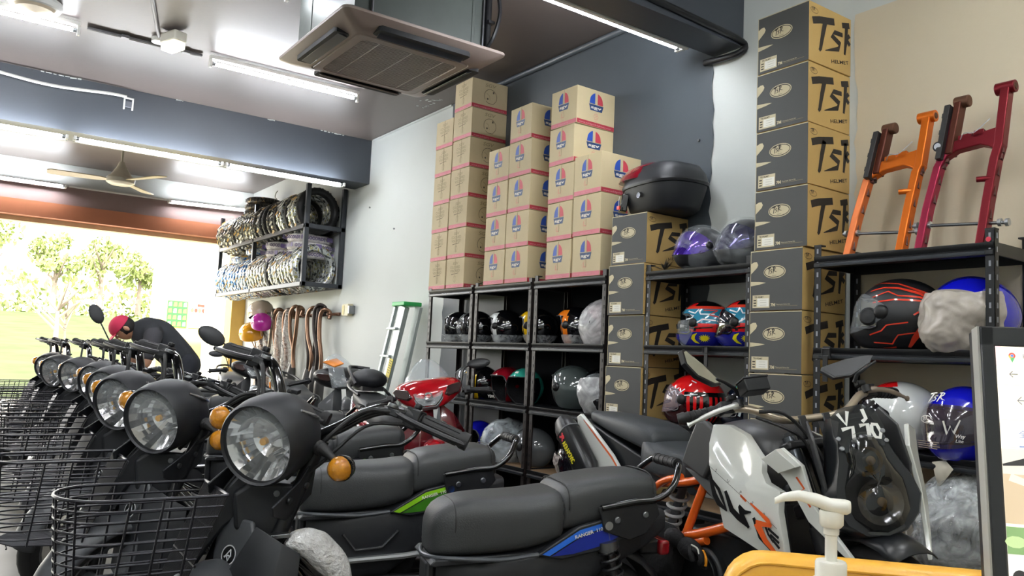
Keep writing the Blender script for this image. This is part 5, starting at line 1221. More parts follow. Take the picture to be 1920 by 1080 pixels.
# bubble wrapped pedal on the nearest moped
g=G(); rnd=random.Random(2); rg=[]; C_=bez([(.02,.14,.585),(-.04,.145,.585),(-.10,.15,.54),(-.15,.15,.47),(-.17,.15,.40)],7)
for i in range(15):
    t=i/14; p=C_[int(t*28)]; r=.045*math.sin(PI*min(1,.12+t*.85))**.6
    rg.append([(p[0]+rnd.uniform(-.008,.008)-math.cos(a)*r*.45,p[1]+r*math.sin(a)+rnd.uniform(-.006,.006),p[2]-.01+r*math.cos(a)*.9+rnd.uniform(-.008,.008)) for a in [2*PI*j/18 for j in range(18)]])
g.loft(rg,mat('bubble_wrap','#f4f0e8',.15,coat=.8,var=.28,scale=45,bump=1,bscale=110,alpha=.9)); bw_=obj('bubble_wrap',g,B1,sub=1,label='pale crumpled bubble wrap')
g=G(); g.box((.045,.14,.592),(.07,.03,.012),steel,rot=(0,5,0)); obj('wrapped_pedal',g,B1,bev=.002)
# ------------------------------------------------------------------ white and orange naked bike (local +X forward, left +Y)
DK=empty('naked_motorcycle',Matrix.Translation((-1.65,2.42,FL))@Matrix.Rotation(R(-5),4,'Z'),'white, black and orange naked motorcycle parked along the shelving','motorcycle')
duw=mat('pearl_white','#dfe1da',.14,coat=1,var=.02); dor=mat('orange_frame_paint','#ee6a20',.28,coat=.5,var=.05); dbk=mat('dark_seat_cover','#34383b',.5,var=.06,bump=.1,bscale=260); dgr=mat('tank_grey','#4a4a4b',.38,.2,var=.08); dgl=mat('fairing_black','#1d1f22',.3,var=.08)
fk=mat('fork_tube','#5d6166',.2,.85,var=.05); ddec=mat('decal_black','#1b1b1c',.3); dlor=mat('decal_orange','#e2612c',.3)
XZ=lambda y:fr((0,y,0),(1,0,0),(0,0,1))
def D_(n,g,par=DK,M=None,**k): return obj(n,g,par,M,**k)
def both(n,poly,y,t,m,bev=.004,name2=None,yaw=0,par=None):
    """side panel on both flanks; y = lateral distance, t = thickness"""
    out=[]
    for s in(-1,1):
        g=G(); g.ext(poly if s<0 else poly,-t/2,t/2,m,fr((0,s*y,0),(1,0,0),(0,0,1))); out.append(D_(n,g,bev=bev,seg=3))
    return out
SH=[(-.248,.918),(-.174,.922),(-.088,.897),(.001,.825),(.006,.787),(.025,.755),(.083,.736),(.079,.706),(.078,.672),(.112,.519),(.087,.512),(.023,.528),(-.08,.556),(-.157,.576),(-.187,.66),(-.234,.78),(-.250,.853)]
# shroud: curved outward plate
def shroud(s):
    g=G(); cx,cz=-.07,.72; vs=[]; fs=[]; n=len(SH); lv=[(1,.205),(.985,.214),(.6,.226),(.25,.230)]
    for k,(sc,y) in enumerate(lv):
        for x,z in SH: vs.append((cx+(x-cx)*sc,s*(y-.03*max(0,(z-.8))/.12*(1)),cz+(z-cz)*sc))
    vs+= [(x,s*(.19-.03*max(0,(z-.8))/.12),z) for x,z in SH]
    for k in range(len(lv)-1):
        for i in range(n):
            j=(i+1)%n; f=(k*n+i,k*n+j,(k+1)*n+j,(k+1)*n+i); fs.append(f if s>0 else f[::-1])
    fs.append(tuple((len(lv)-1)*n+i for i in range(n)) if s>0 else tuple((len(lv)-1)*n+i for i in range(n-1,-1,-1)))
    b=len(lv)*n
    for i in range(n):
        j=(i+1)%n; f=(b+i,b+j,j,i); fs.append(f if s>0 else f[::-1])
    g.add(vs,fs,duw); return D_('tank_shroud',g,angle=50,label='white glossy shroud with lettering')
srs=[shroud(-1),shroud(1)]
dg=dict(D=[[(-.207,.739),(-.185,.686),(-.165,.661),(-.126,.64)],.011,[(-.207,.739),(-.166,.706),(-.15,.68),(-.126,.64)],.007],
 U=[[(-.135,.705),(-.105,.648),(-.075,.630),(-.029,.604)],.011,[(-.029,.604),(-.063,.645),(-.075,.664)],.009],
 K=[[(-.073,.668),(-.048,.650),(-.020,.656)],.008,[(-.010,.640),(.021,.586),(.066,.551)],.010])
for s,par in((-1,srs[0]),):
    F=fr((0,s*.2315,0),(1,0,0),(0,0,1)); g=G()
    # the panel is bulged: lettering lies just proud of its outermost level
    for k,v in dg.items():
        for q in (0,2): g.stroke(v[q],[v[q+1]*t for t in ([.6]+[1]*(len(v[q])-2)+[.25])],ddec,F)
    g.stroke([(-.212,.745),(-.20,.735)],.006,ddec,F)
    g.stroke([(-.024,.684),(.022,.658),(.05,.642),(.064,.627)],[.003,.006,.008,.004],dlor,F,.0012); g.stroke([(.064,.629),(.0,.626)],[.006,.010],dlor,F,.0012)
    g.stroke([(.004,.626),(.041,.578),(.089,.545),(.104,.533)],[.014,.010,.006,.001],dlor,F,.0014)
    g.stroke([(.040,.622),(.052,.600),(.074,.580)],.004,ddec,F)
    for a,b in (((.051,.618),(.094,.597)),((.060,.601),(.096,.582)),((.071,.586),(.098,.566))): g.stroke([a,b],.0042,ddec,F,.0012)
    g.stroke([(-.068,.702),(-.042,.687)],.004,dlor,F); g.stroke([(-.214,.778),(.086,.624)],.0007,ddec,F)
    for t,p in (('S',(-.185,.764)),('U',(-.13,.737)),('P',(-.072,.708)),('E',(-.02,.682)),('R',(.028,.655))): g.text(t,ddec,F@TR((p[0],p[1],0),(0,0,-27)),h=.011)
    D_('shroud_lettering',g,par=par,smooth=False)
    g=G(); g.lathe([(0,.004),(.009,.004),(.012,0)],alu,fr((-.222,s*.180,.905),(1,0,0),(0,0,-s)),14); D_('shroud_bolt',g,par)
# tank and tank side panels
def xr(x,hw,zt,zb,n=20): return [(x,hw*math.copysign(abs(math.cos(a))**.6,math.cos(a)),(zt+zb)/2+(zt-zb)/2*math.copysign(abs(math.sin(a))**.7,math.sin(a))) for a in [2*PI*j/n for j in range(n)]]
g=G(); g.loft([xr(-.42,.09,.80,.66),xr(-.38,.13,.87,.64),xr(-.30,.165,.935,.62),xr(-.18,.18,.945,.62),xr(-.05,.16,.93,.66),xr(.03,.12,.89,.72)],dgr); D_('fuel_tank',g,sub=1)
both('tank_side_panel',[(-.400,.765),(-.371,.84),(-.325,.928),(-.285,.924),(-.245,.90),(-.24,.80),(-.285,.72)],.175,.03,dgr,.008)
both('lower_side_cover',[(-.40,.745),(-.33,.735),(-.24,.70),(-.185,.60),(-.26,.66)],.165,.012,mat('satin_grey_cover','#6d6f70',.35,.3),.003)
# seat
stt=[(-.455,.06,.765,.70),(-.47,.10,.775,.675),(-.52,.13,.785,.665),(-.60,.145,.800,.665),(-.68,.135,.825,.68),(-.74,.12,.84,.70)]
g=G(); g.loft(seat_loft(stt,24,.5),dbk); D_('rider_seat',g,sub=1)
stt=[(-.64,.10,.82,.76),(-.66,.115,.855,.76),(-.72,.12,.88,.765),(-.85,.115,.895,.79),(-1.00,.10,.898,.82),(-1.12,.075,.900,.845),(-1.17,.05,.892,.86)]
g=G(); g.loft(seat_loft(stt,24,.5),dbk); D_('pillion_seat',g,sub=1)
TP=[(-1.165,.872),(-1.13,.885),(-1.0,.86),(-.70,.735),(-.66,.70),(-.90,.70),(-1.04,.655),(-1.11,.72)]
for s in(-1,1):
    g=G(); g.ext([(-1.170,.868),(-1.138,.884),(-1.05,.83),(-.90,.73),(-.83,.665),(-1.05,.655),(-1.125,.72)],-.01,.01,duw,XZ(s*.115)); tl=D_('tail_panel',g,bev=.006,label='white tail panel with an orange line')
    F=fr((0,s*.1255,0),(1,0,0),(0,0,1)); g=G(); g.stroke([(-1.11,.858),(-1.03,.805),(-.90,.72),(-.86,.685)],[.0015,.004,.005,.004],dlor,F,.0012 if s<0 else -.0004); 
    if s<0: D_('orange_line',g,tl,smooth=False)
g=G(); g.ext([(-1.16,.86),(-.60,.70),(-.55,.64),(-.80,.63),(-1.05,.70),(-1.15,.80)],-.09,.09,dgl,XZ(0)); D_('tail_core',g,bev=.01)
# orange trellis frame
def tb(P,r=.016,n='frame_tube',m=dor):
    for s in(-1,1):
        g=G(); g.tube(bez([(x,s*y,z) for x,y,z in P],4),r,m,12); D_(n,g)
tb([(-.60,.10,.655),(-.50,.12,.672),(-.38,.13,.70),(-.20,.12,.77),(-.03,.06,.84)]); tb([(-.32,.145,.70),(-.405,.15,.505)]); tb([(-.47,.15,.475),(-.30,.15,.53),(-.10,.13,.62),(.0,.08,.72)],.018); tb([(-.43,.15,.46),(-.30,.15,.50)],.016)
tb([(-.64,.12,.62),(-.56,.13,.67),(-.46,.13,.70)],.014,'subframe_tube')
g=G(); g.cyl((-.09,-.07,.832),(-.02,-.075,.838),.020,dor,14); D_('frame_gusset',g)
for s in(-1,1):
    for a,b in (((-.685,.30),(-.68,.41)),((-.64,.30),(-.56,.365))):
        g=G(); A_=Vector((a[0],s*.17,a[1])); B_=Vector((b[0],s*.17,b[1])); g.cyl(A_,B_,.026,dor,14); g.ell(tuple(B_),(.026,.026,.026),dor,12,8); D_('orange_bracket_arm',g)
# engine
em=mat('engine_casting','#3b3d3f',.42,.6,var=.15,scale=12)
g=G(); g.box((-.26,0,.40),(.34,.24,.26),em); g.cyl((-.33,-.155,.37),(-.33,.155,.37),.11,em,28); g.cyl((-.16,-.15,.35),(-.16,.15,.35),.085,em,24); g.box((-.08,0,.55),(.17,.17,.22),em,rot=(0,-18,0)); D_('engine_block',g,bev=.012)
g=G()
for k in range(7): g.box((-.075-.008*k,0,.48+.026*k),(.20,.19,.008),em,rot=(0,-18,0))
D_('cooling_fins',g,kind='stuff')
for s in(-1,1):
    g=G(); g.cyl((-.33,s*.155,.37),(-.33,s*.172,.37),.095,mat('engine_cover','#26282a',.3,.5),28); 
    for k in range(6): a=k*PI/3; g.cyl((-.33+.085*math.cos(a),s*.172,.37+.085*math.sin(a)),(-.33+.085*math.cos(a),s*.178,.37+.085*math.sin(a)),.008,steel,8)
    D_('clutch_cover',g,bev=.003)
g=G(); g.loft([xr(.02,.10,.78,.60,16),xr(-.06,.13,.80,.52,16),xr(-.13,.13,.78,.50,16)],dgl); g.box((.03,0,.55),(.03,.24,.26),mat('radiator','#202124',.5),rot=(0,-10,0)); D_('radiator',g,bev=.004)
g=G(); g.tube(bez([(.0,-.05,.50),(.10,-.08,.38),(.02,-.12,.24),(-.3,-.14,.20),(-.7,-.15,.32),(-.95,-.155,.62),(-1.03,-.16,.68)],5),.022,mat('header_pipe','#5b5048',.35,.8,var=.2),12); D_('exhaust_header',g)
# silencer
A_=Vector((-1.015,-.17,.655)); B_=Vector((-1.19,-.175,.828)); d=(B_-A_).normalized(); carb=mat('carbon_sleeve','#222325',.28,.3,var=.1,scale=60)
F=fr(A_,(0,-1,0),Vector((0,-1,0)).cross(d)*-1,d)
def hexr(r,z,k=1.25): return [(r*math.copysign(abs(math.cos(a))**.7,math.cos(a)),r*k*math.copysign(abs(math.sin(a))**.7,math.sin(a)),z) for a in [2*PI*j/20 for j in range(20)]]
g=G(); g.loft([hexr(.030,-.05),hexr(.046,.0),hexr(.046,.20)],carb,T=F); si=D_('silencer',g)
g=G(); g.loft([hexr(.048,.20),hexr(.048,.206)],steel,T=F); g.loft([hexr(.046,.206),hexr(.043,.235),hexr(.030,.275),hexr(.022,.28)],mat('end_cap_dark','#3a3b3c',.35,.4),T=F); D_('end_cap',g,si)
P=fr(A_+d*.095+Vector((0,-.0475,0)),-d,d.cross(Vector((0,-1,0)))*1.0)
n=Vector((0,-1,0)); u=-d; v=n.cross(u); P=fr(A_+d*.175+Vector((0,-.0478,0)),u,v)
P=P@TR((0,0,.0)); g=G(); yl=mat('decal_yellow','#e8dc20',.35); g.text('AKRAPOVIC',yl,P@TR((.022,-.016,0)),h=.026,w=.115,bold=.045); rdm=mat('decal_red','#d8283a',.35)
g.stroke([(-.012,.016),(.0,.002),(.014,.014)],.005,rdm,P); g.stroke([(-.012,-.012),(.002,.002),(.016,-.010)],.005,rdm,P); g.stroke([(0,.016),(.010,.002)],.005,rdm,P); D_('silencer_lettering',g,si,smooth=False)
g=G(); g.box((-1.06,0,.60),(.10,.16,.04),dgl,rot=(0,-30,0)); g.box((-1.13,0,.71),(.05,.12,.05),mat('tail_red','#8a0d18',.15,coat=1)); D_('tail_lamp',g,bev=.01)
# steered front end
ST=steerT((.08,0,.78),24,-20); W_=lambda n_,g,par=DK,**k: obj(n_,g,par,ST if par is DK else None,**k)
for s in(-1,1):
    g=G(); g.cyl((.035,s*.10,.13),(.035,s*.10,-.16),.027,fk,20); g.cyl((.035,s*.10,-.16),(.035,s*.10,-.24),.034,black,20); g.cyl((.035,s*.10,-.24),(.035,s*.10,-.62),.022,fk,18); g.cyl((.035,s*.10,.13),(.035,s*.10,.145),.018,black,12); W_('fork_leg',g)
g=G(); g.box((.02,0,.10),(.09,.26,.03),black); g.box((.02,0,-.10),(.10,.27,.045),black); g.cyl((0,0,-.12),(0,0,.13),.03,black,16); W_('triple_clamp',g,bev=.008)
g=G(); pt=[(.04,-.06,.185),(.045,-.13,.195),(.025,-.21,.245),(-.01,-.28,.262),(-.055,-.38,.265)]; al2=mat('champagne_bar','#b9ad9a',.3,.7)
for s in(-1,1): g.tube(bez([(x,y*s*-1,z) for x,y,z in pt],4),.0135,al2,12)
g.tube([(.04,-.06,.185),(.04,.06,.185)],.0135,al2,12); W_('handlebar',g)
for s in(-1,1):
    g=G(); g.box((.035,s*.045,.155),(.04,.03,.08),black); W_('bar_riser',g,bev=.004)
    a=Vector((-.017,s*.295,.265)); b=Vector((-.067,s*.42,.265)); d=(b-a).normalized()
    g=G(); g.tube([a,a+d*.115],.018,rubber,16); g.tube([a+d*.115,a+d*.122,a+d*.140],[.021,.021,.019],black,16)
    g.tube(coil(a+d*.01,a+d*.11,.0185,5,.003,black),.0028,black,5); W_('grip',g)
    g=G(); g.box(tuple(a-d*.022),(.045,.045,.045),black); g.cyl(a-d*.05,a,.021,black,14); g.box(tuple(a-d*.05+Vector((.0,0,.03))),(.03,.03,.02),black); W_('switch_housing',g,bev=.005)
    g=G(); lv=mat('silver_lever','#c9cac6',.3,.6)
    P_=[a-d*.055+Vector((.03,0,-.005)),a-d*.02+Vector((.055,0,-.01)),a+d*.04+Vector((.062,0,-.018)),a+d*.10+Vector((.060,0,-.032)),a+d*.135+Vector((.055,0,-.040))]
    g.tube(bez(P_,4),[.010]*4+[.0075]*8+[.0055]*4+[.009],lv if s<0 else mat('taupe_lever','#8a7d70',.4,.4),10,flat=1.2); g.cyl(a-d*.055+Vector((.03,0,-.012)),a-d*.055+Vector((.03,0,.012)),.016,black,14); W_('brake_lever' if s<0 else 'clutch_lever',g)
g=G(); g.box((.075,-.195,.305),(.065,.085,.045),dgl); g.box((.075,-.195,.329),(.070,.092,.008),black); W_('brake_reservoir',g,bev=.004)
g=G(); g.tube(bez([(.05,-.19,.225),(.08,-.12,.20),(.06,-.04,.10),(.05,0,-.05)],5),.006,rubber,8); g.tube(bez([(.04,-.20,.21),(.09,-.14,.15),(.08,-.08,.10),(.05,-.05,.0)],5),.005,rubber,8); g.tube(bez([(.02,.26,.22),(.09,.16,.17),(.07,.05,.08)],5),.006,rubber,8); W_('brake_hose',g)
# mirrors
mg=mat('mirror_glass','#b9beb6',.18,.9,var=.2,scale=8)
for s,base,ang in((-1,(.02,-.225,.295),-28),(1,(.02,.215,.295),18)):
    g=G(); bb=Vector(base); q=bb+Vector((.03,s*.055,.045)); g.tube([bb,bb+Vector((.01,s*.015,.025)),q,q+Vector((.01,s*.03,.012))],[.008,.007,.006,.005],black,8)
    F=Matrix.Translation(q+(Vector((.02,s*.085,.035)) if s<0 else Vector((.03,-.09,-.005))))@Matrix.Rotation(R(ang),4,'X')@Matrix.Rotation(R(-20*s),4,'Z')
    sh=[(-.085,-.005),(-.06,-.022),(.02,-.030),(.075,-.008),(.095,.035),(.085,.045),(.0,.030),(-.06,.008)]
    sh=[(-x,y) for x,y in sh][::-1]
    FF=F@fr((0,0,0),(0,1,0),(-.2,0,1)); g.ext(sh,-.010,.010,dgl,FF); mo=W_('mirror',g,bev=.004)
    g=G(); g.ext([(x*.9,y*.86+.002) for x,y in sh],-.0115,-.0105,mg,FF); g.ext([(x*.9,y*.86+.002) for x,y in sh],.0105,.0115,mg if s<0 else dgl,FF); W_('mirror_glass',g,mo)
# headlamp mask
MF=ST@Matrix.Translation((.225,-.01,-.045))@Matrix.Rotation(R(-16),4,'Z')@Matrix.Rotation(R(24-10),4,'Y')
OUT=[(0,.175),(.055,.172),(.075,.13),(.095,.05),(.128,-.03),(.142,-.09),(.120,-.145),(.07,-.185),(0,-.20)]
def lobes(k,kx=None):
    kx=kx or k; P=[(x*kx,z*k) for x,z in OUT]; return P+[(-x,z) for x,z in P[-2:0:-1]]
def rgm(o,x0,sx=1.0,sz=1.0,bul=0): return [(x0-bul*(abs(y)/.14)**2*.05-.25*max(0,z-.0)*.35,y*sx,z*sz) for y,z in o]
o=lobes(1); g=G(); g.loft([rgm(o,-.10,.72,.9),rgm(o,-.05,.97,1.0),rgm(o,.0,1.02,1.01),rgm(o,.04,.93,.96),rgm(o,.055,.86,.93)],dgl); mk=obj('headlamp_mask',g,DK,MF,angle=50)
LN=[(0,.105),(.030,.10),(.048,.07),(.050,.04),(.062,.012),(.085,-.03),(.094,-.075),(.080,-.12),(.045,-.155),(0,-.165)]
ln=[(x,z) for x,z in LN]+[(-x,z) for x,z in LN[-2:0:-1]]
def lnr(x0,k): return [(x0-.25*max(0,z)*.35-.035*(abs(y)/.09)**2,y*k,(z+.03)*k-.03) for y,z in ln]
g=G(); g.loft([lnr(.062,1.06),lnr(.088,1.0),lnr(.106,.75),lnr(.112,.38),lnr(.113,.05)],mat('smoked_lamp_cover','#0c0c0e',.04,coat=1,alpha=.72,var=0)); obj('lamp_cover',g,mk)
g=G(); g.loft([lnr(.050,1.12),lnr(.066,1.12)],gloss); obj('lamp_surround',g,mk)
for z,r in ((.035,.042),(-.085,.066)):
    g=G(); g.lathe([(0,0),(r*.6,.006),(r,.022)],chrome,Matrix.Translation((.048-(.05 if z>0 else 0)*.2,0,z))@Matrix.Rotation(R(90),4,'Y'),24); g.ell((.068,0.004,z),(.012,.014,.014),mat('bulb_glow','#caa060',.2),10,8); obj('reflector_bowl',g,mk)
g=G(); pl=[(-.058,.07),(-.075,.125),(-.066,.185),(-.035,.205),(.035,.205),(.066,.185),(.075,.125),(.058,.07),(.0,.085)]
g.ext(pl,.0,.003,mat('tinted_screen','#2a2e33',.08,alpha=.6,coat=1,var=0),fr((.080,0,0),(0,1,0),(-.25,0,.97))); sc=obj('tinted_screen',g,mk)
T=fr((.0805,0,0),(0,1,0),(-.25,0,.97)); g=G(); bw=mat('number_white','#e8e8e2',.4)
S_=lambda P,w=.0055: g.stroke(P,w,bw,T@TR((0,0,.003)))
S_([(-.045,.190),(-.030,.152),(-.014,.192)]); S_([(.030,.190),(.032,.160),(.018,.152)])
S_([(-.048,.140),(-.014,.142),(-.024,.096)],.006); S_([(.006,.142),(.030,.142),(.022,.096)],.006); S_([(.040,.140),(.056,.136),(.060,.112),(.052,.096),(.040,.100),(.036,.12),(.041,.139)],.005)
obj('number',g,sc,smooth=False,label='hand cut white characters V J 7 70')
for y in(-1,1):
    for z in (.075,.105): 
        g=G(); g.lathe([(0,.003),(.006,.003),(.008,0)],steel,T@TR((y*.066,z+.01,.003)),12); obj('screen_bolt',g,sc)
for s in(-1,1):
    F=MF@Matrix.Translation((-.045,s*.165,-.02))@Matrix.Rotation(R(-s*34),4,'Z')@Matrix.Scale(1.25,4)
    g=G(); P=[(-.10,.085),(-.045,.105),(.005,.055),(.01,-.045),(.055,-.125),(.10,-.20),(.055,-.16),(-.02,-.08),(-.055,.02)]
    g.ext(P,-.006,.006,duw,F@fr((0,0,0),(1,0,0),(0,0,1))); fn=D_('headlamp_fin',g,M=None,bev=.003)
    if s<0:
        g=G(); Fq=F@fr((0,-.0062,0),(1,0,0),(0,0,1)); g.stroke([(-.02,.03),(-.005,.0),(-.02,-.005),(.0,-.045)],.003,dlor,Fq); D_('orange_mark',g,fn,smooth=False)
        g=G(); g.ext([(-.10,.085),(-.045,.105),(.005,.055),(-.055,.045)],.0,.02,mat('pearl_white_fold','#cfd1ca',.2,coat=.8),F@fr((0,-.008,0),(1,0,0),(0,0,1))@TR((0,0,-.0),(0,0,0))); D_('fin_fold',g,fn,bev=.002)
for s in(-1,1):
    g=G(); g.ext([(-.10,.12),(-.02,.16),(.05,.10),(.06,-.02),(.02,-.10),(-.06,-.10),(-.12,0)],-.004,.004,dgr,MF@Matrix.Translation((-.03,s*.118,.02))@Matrix.Rotation(R(s*12),4,'Z')@fr((0,0,0),(1,0,0),(0,0,1))); D_('mask_side',g,bev=.003)
wheel(DK,(.06,0,-.52),.29,.11,8,ST,dor); wheel(DK,(-1.03,0,.30),.30,.14,8,None,dor)
rg=[]
for k in range(9):
    a=R(40+k*14); q=[]
    for j in range(7):
        t=R(-70+23.3*j); q.append((.06+math.cos(a)*(.29+.05*math.cos(t)),math.sin(t)*.075,-.52+math.sin(a)*(.29+.05*math.cos(t))))
    rg.append(q)
g=G(); g.loft(rg,dgl,cap=False,closed=False); W_('front_fender',g,solid=.004)
for s in(-1,1):
    g=G(); g.tube([(-.48,s*.09,.33),(-.75,s*.13,.31),(-1.03,s*.14,.30)],.032,mat('swingarm_black','#202225',.4),12); D_('swingarm',g)
g=G(); g.tube(coil((-.60,0,.62),(-.70,0,.38),.035,7,.006,black),.007,mat('shock_spring','#e8e8e8',.3),8); g.cyl((-.58,0,.66),(-.71,0,.34),.018,steel,12); D_('rear_shock',g)
g=G(); g.box((-.50,-.17,.34),(.08,.03,.02),steel); g.box((-.50,-.15,.40),(.05,.01,.14),mat('dull_cast','#5f6265',.4,.6)); g.ell((-.47,-.14,.44),(.06,.03,.05),mat('dull_cast','#5f6265',.4,.6),14,8); D_('footrest_plate',g,bev=.004)
# dark red crumpled wrap on the tail
g=G(); g.tube(bez([(-.66,-.19,.60),(-.60,-.20,.57),(-.56,-.20,.52),(-.545,-.20,.44)],5),[.012,.02,.017,.022,.018,.02,.015,.021,.018,.02,.016,.02,.016,.018,.014,.008],film('red_crinkle','#8c3a48',.9,.2,1,40,.1),8,flat=.4); D_('crumpled_red_wrap',g)
# glove and black cloth lying on the engine
GL=empty('riding_glove',Matrix.Translation((-1.985,2.235,.555))@Matrix.Rotation(R(8),4,'Z')@Matrix.Rotation(R(18),4,'Y'),'black riding glove with white stripes and an orange edge on the engine','glove'); gb=mat('glove_black','#131316',.75,bump=.3,bscale=120)
g=G(); g.ell((0,0,0),(.055,.03,.038),gb,16,10); g.ell((-.07,0,.006),(.045,.028,.032),gb,14,8); o=obj('palm',g,GL)
for k in range(4):
    g=G(); y=-.022+.0*k; a=Vector((.030,-.018+.013*k-.012,.020-.006*k)); g.tube(bez([a,a+Vector((.030,-.006,.006-.006*k)),a+Vector((.046,-.010,-.014-.004*k)),a+Vector((.040,-.006,-.032))],4),[.0105]*11+[.009]*2,gb,10); f=obj('finger',g,GL)
    g=G(); g.tube(bez([a+Vector((-.01,-.006,.013)),a+Vector((.018,-.012,.016-.005*k)),a+Vector((.034,-.017,.004-.005*k))],4),.003,wpaint,6); obj('white_stripe',g,f)
g=G(); g.tube(bez([(.010,-.02,.02),(.030,-.038,.005),(.045,-.036,-.015)],4),.010,gb,10); obj('thumb',g,GL)
g=G(); g.tube(bez([(.058,-.020,.030),(.082,-.025,.012),(.086,-.022,-.012)],4),.006,mat('glove_orange','#f09a1c',.5),8); obj('orange_edge',g,GL)
g=G(); rnd=random.Random(8); rg=[]
for i in range(9):
    t=i/8; c=Vector((-.70+.32*t,-.20,.50-.01*t)); w=.055+.03*math.sin(t*PI)+(.10 if i<4 else .04); 
    rg.append([tuple(DK.matrix_local@Vector((c[0],c[1]+.035*math.cos(a)+.006*math.sin(3*a+i),c[2]-w*.6+w*math.sin(a)+.01*math.sin(5*a+i*2)))) for a in [2*PI*j/18 for j in range(18)]])
g.loft(rg,mat('black_cloth','#0f0f11',.9,bump=.3,bscale=40)); obj('black_cloth_cover',g,sub=1,label='black cloth bundle draped over the white motorcycle below its seat',cat='cloth')
# ------------------------------------------------------------------ other bikes
redg=mat('bike_red','#b0101c',.12,coat=1,var=.05); redd=mat('bike_dark_red','#5e0d16',.15,coat=1,var=.05); orng=mat('bike_orange','#f08a20',.25,coat=.6); hl_in=mat('headlamp_chrome','#cfd2d2',.1,1,var=.3,scale=30,bump=.4,bscale=50)
tintl=mat('tinted_signal','#3a2624',.1,coat=1,var=.2); scrn=mat('clear_screen','#c9d2d6',.05,alpha=.28,coat=1,var=0)
def underbone(M,label,body,accent,steer=-20,seatc=None,front='scooter',name='scooter',screen=True,mirrors=(1,1),side=None,lean=0):
    RT=empty(name,M@Matrix.Rotation(R(lean),4,'X'),label,name); seatc=seatc or seatm; side=side or body
    S=steerT((0,0,.86),25,steer)
    A=lambda n,g,**k: obj(n,g,RT,S,**k)
    wheel(RT,(.08,0,-.56),.27,.075,8,S,steel); wheel(RT,(-1.15,0,.27),.27,.085,8,None,black)
    for s in(-1,1):
        g=G(); g.tube([(.03,s*.07,-.10),(.06,s*.07,-.56)],.018,black,10); A('fork_leg',g)
    g=G(); rg=[[(.08+math.cos(R(10+16*k))*(.25+.05*math.cos(R(-70+23*j))),math.sin(R(-70+23*j))*.065,-.56+math.sin(R(10+16*k))*(.25+.05*math.cos(R(-70+23*j)))) for j in range(7)] for k in range(9)]; g.loft(rg,body,cap=False,closed=False); A('front_fender',g,solid=.004)
    # cowl
    def ck(x,hw,zc,hz,n=24): return [(x,hw*math.copysign(abs(math.cos(a))**.8,math.cos(a)),zc+hz*math.copysign(abs(math.sin(a))**.9,math.sin(a))+.10*hw*(abs(math.cos(a))**2)*(1)) for a in [2*PI*j/n for j in range(n)]]
    g=G(); g.loft([ck(-.10,.13,.06,.06),ck(-.05,.19,.055,.075),ck(.03,.20,.045,.085),ck(.10,.165,.03,.085),ck(.15,.10,.005,.065),ck(.165,.04,-.01,.03)],body); cw=obj('handlebar_cowl',g,RT,S@Matrix.Rotation(R(17),4,'Y'),sub=1)
    g=G(); P=[(-.085,.035),(-.045,.048),(.045,.048),(.085,.035),(.07,-.01),(.035,-.048),(-.035,-.048),(-.07,-.01)]
    F=fr((.152,0,.00),(0,1,0),(-.42,0,.9)); g.ext(P,-.02,.012,chrome if False else hl_in,F); hm=obj('headlamp',g,cw,bev=.006)
    g=G(); g.ext([(x*1.08,y*1.1) for x,y in P],-.03,.004,mat('lamp_rim_grey','#8d9092',.3,.4),F); obj('lamp_rim',g,cw,bev=.004); g=G(); g.ext([(x*.97,y*.97) for x,y in P],.013,.017,lensg,F); obj('lamp_lens',g,hm,bev=.003); g=G(); g.lathe([(0,0),(.02,.005),(.026,.02)],chrome,F@TR((0,0,.012)),16); obj('bulb_bowl',g,hm)
    for s in(-1,1):
        Fs=fr((.115,s*.128,.035),(-.55,s*.83,.12),(-.3,0,.95)); g=G(); Q=[(-.05,-.015),(-.03,.03),(.05,.038),(.075,.02),(.045,-.018),(-.02,-.03)]; Q=Q if s>0 else Q[::-1]
        g.ext(Q,-.02,.014,tintl,Fs); obj('signal_lens',g,cw,bev=.006)
    if screen:
        g=G(); vs=[];
        for i in range(7):
            t=i/6
            for j in range(9):
                a=-1+j/4; w=.13*(1-.55*t*t); vs.append((.10-.11*t-.05*a*a*(1-.3*t),a*w,.10+.14*t-.02*a*a))
        g.add(vs,[(i*9+j,i*9+j+1,(i+1)*9+j+1,(i+1)*9+j) for i in range(6) for j in range(8)],scrn); obj('wind_screen',g,cw,solid=.003)
    for s in(-1,1):
        g=G(); a=Vector((-.06,s*.19,.06)); b=Vector((-.11,s*.36,.055)); d=(b-a).normalized(); g.cyl(a,a+d*.06,.014,black,10); g.tube([a+d*.05,a+d*.16,a+d*.165,b],[.018,.018,.022,.020],rubber,12); gp=A('grip',g)
        g=G(); g.box(tuple(a+d*.035),(.04,.04,.045),black); A('switch_housing',g,bev=.004)
        g=G(); g.tube(bez([a+d*.03+Vector((.03,0,-.01)),a+d*.10+Vector((.05,0,-.02)),a+d*.20+Vector((.045,0,-.025))],4),.006,black,8); A('lever',g)
        if mirrors[0 if s<0 else 1]:
            h=.13; g=G(); q=a+Vector((.01,s*.035,h)); g.tube(bez([a+Vector((0,0,.02)),a+Vector((.0,s*.01,h*.5)),q,q+Vector((0,s*.05,.012))],4),.005,black,8); A('mirror_stalk',g)
            g=G(); g.ell(tuple(q+Vector((0,s*.085,.018))),(.014,.07,.032),black,18,10); g.ell(tuple(q+Vector((-.006,s*.085,.018))),(.010,.062,.027),mg,16,8); A('mirror',g)
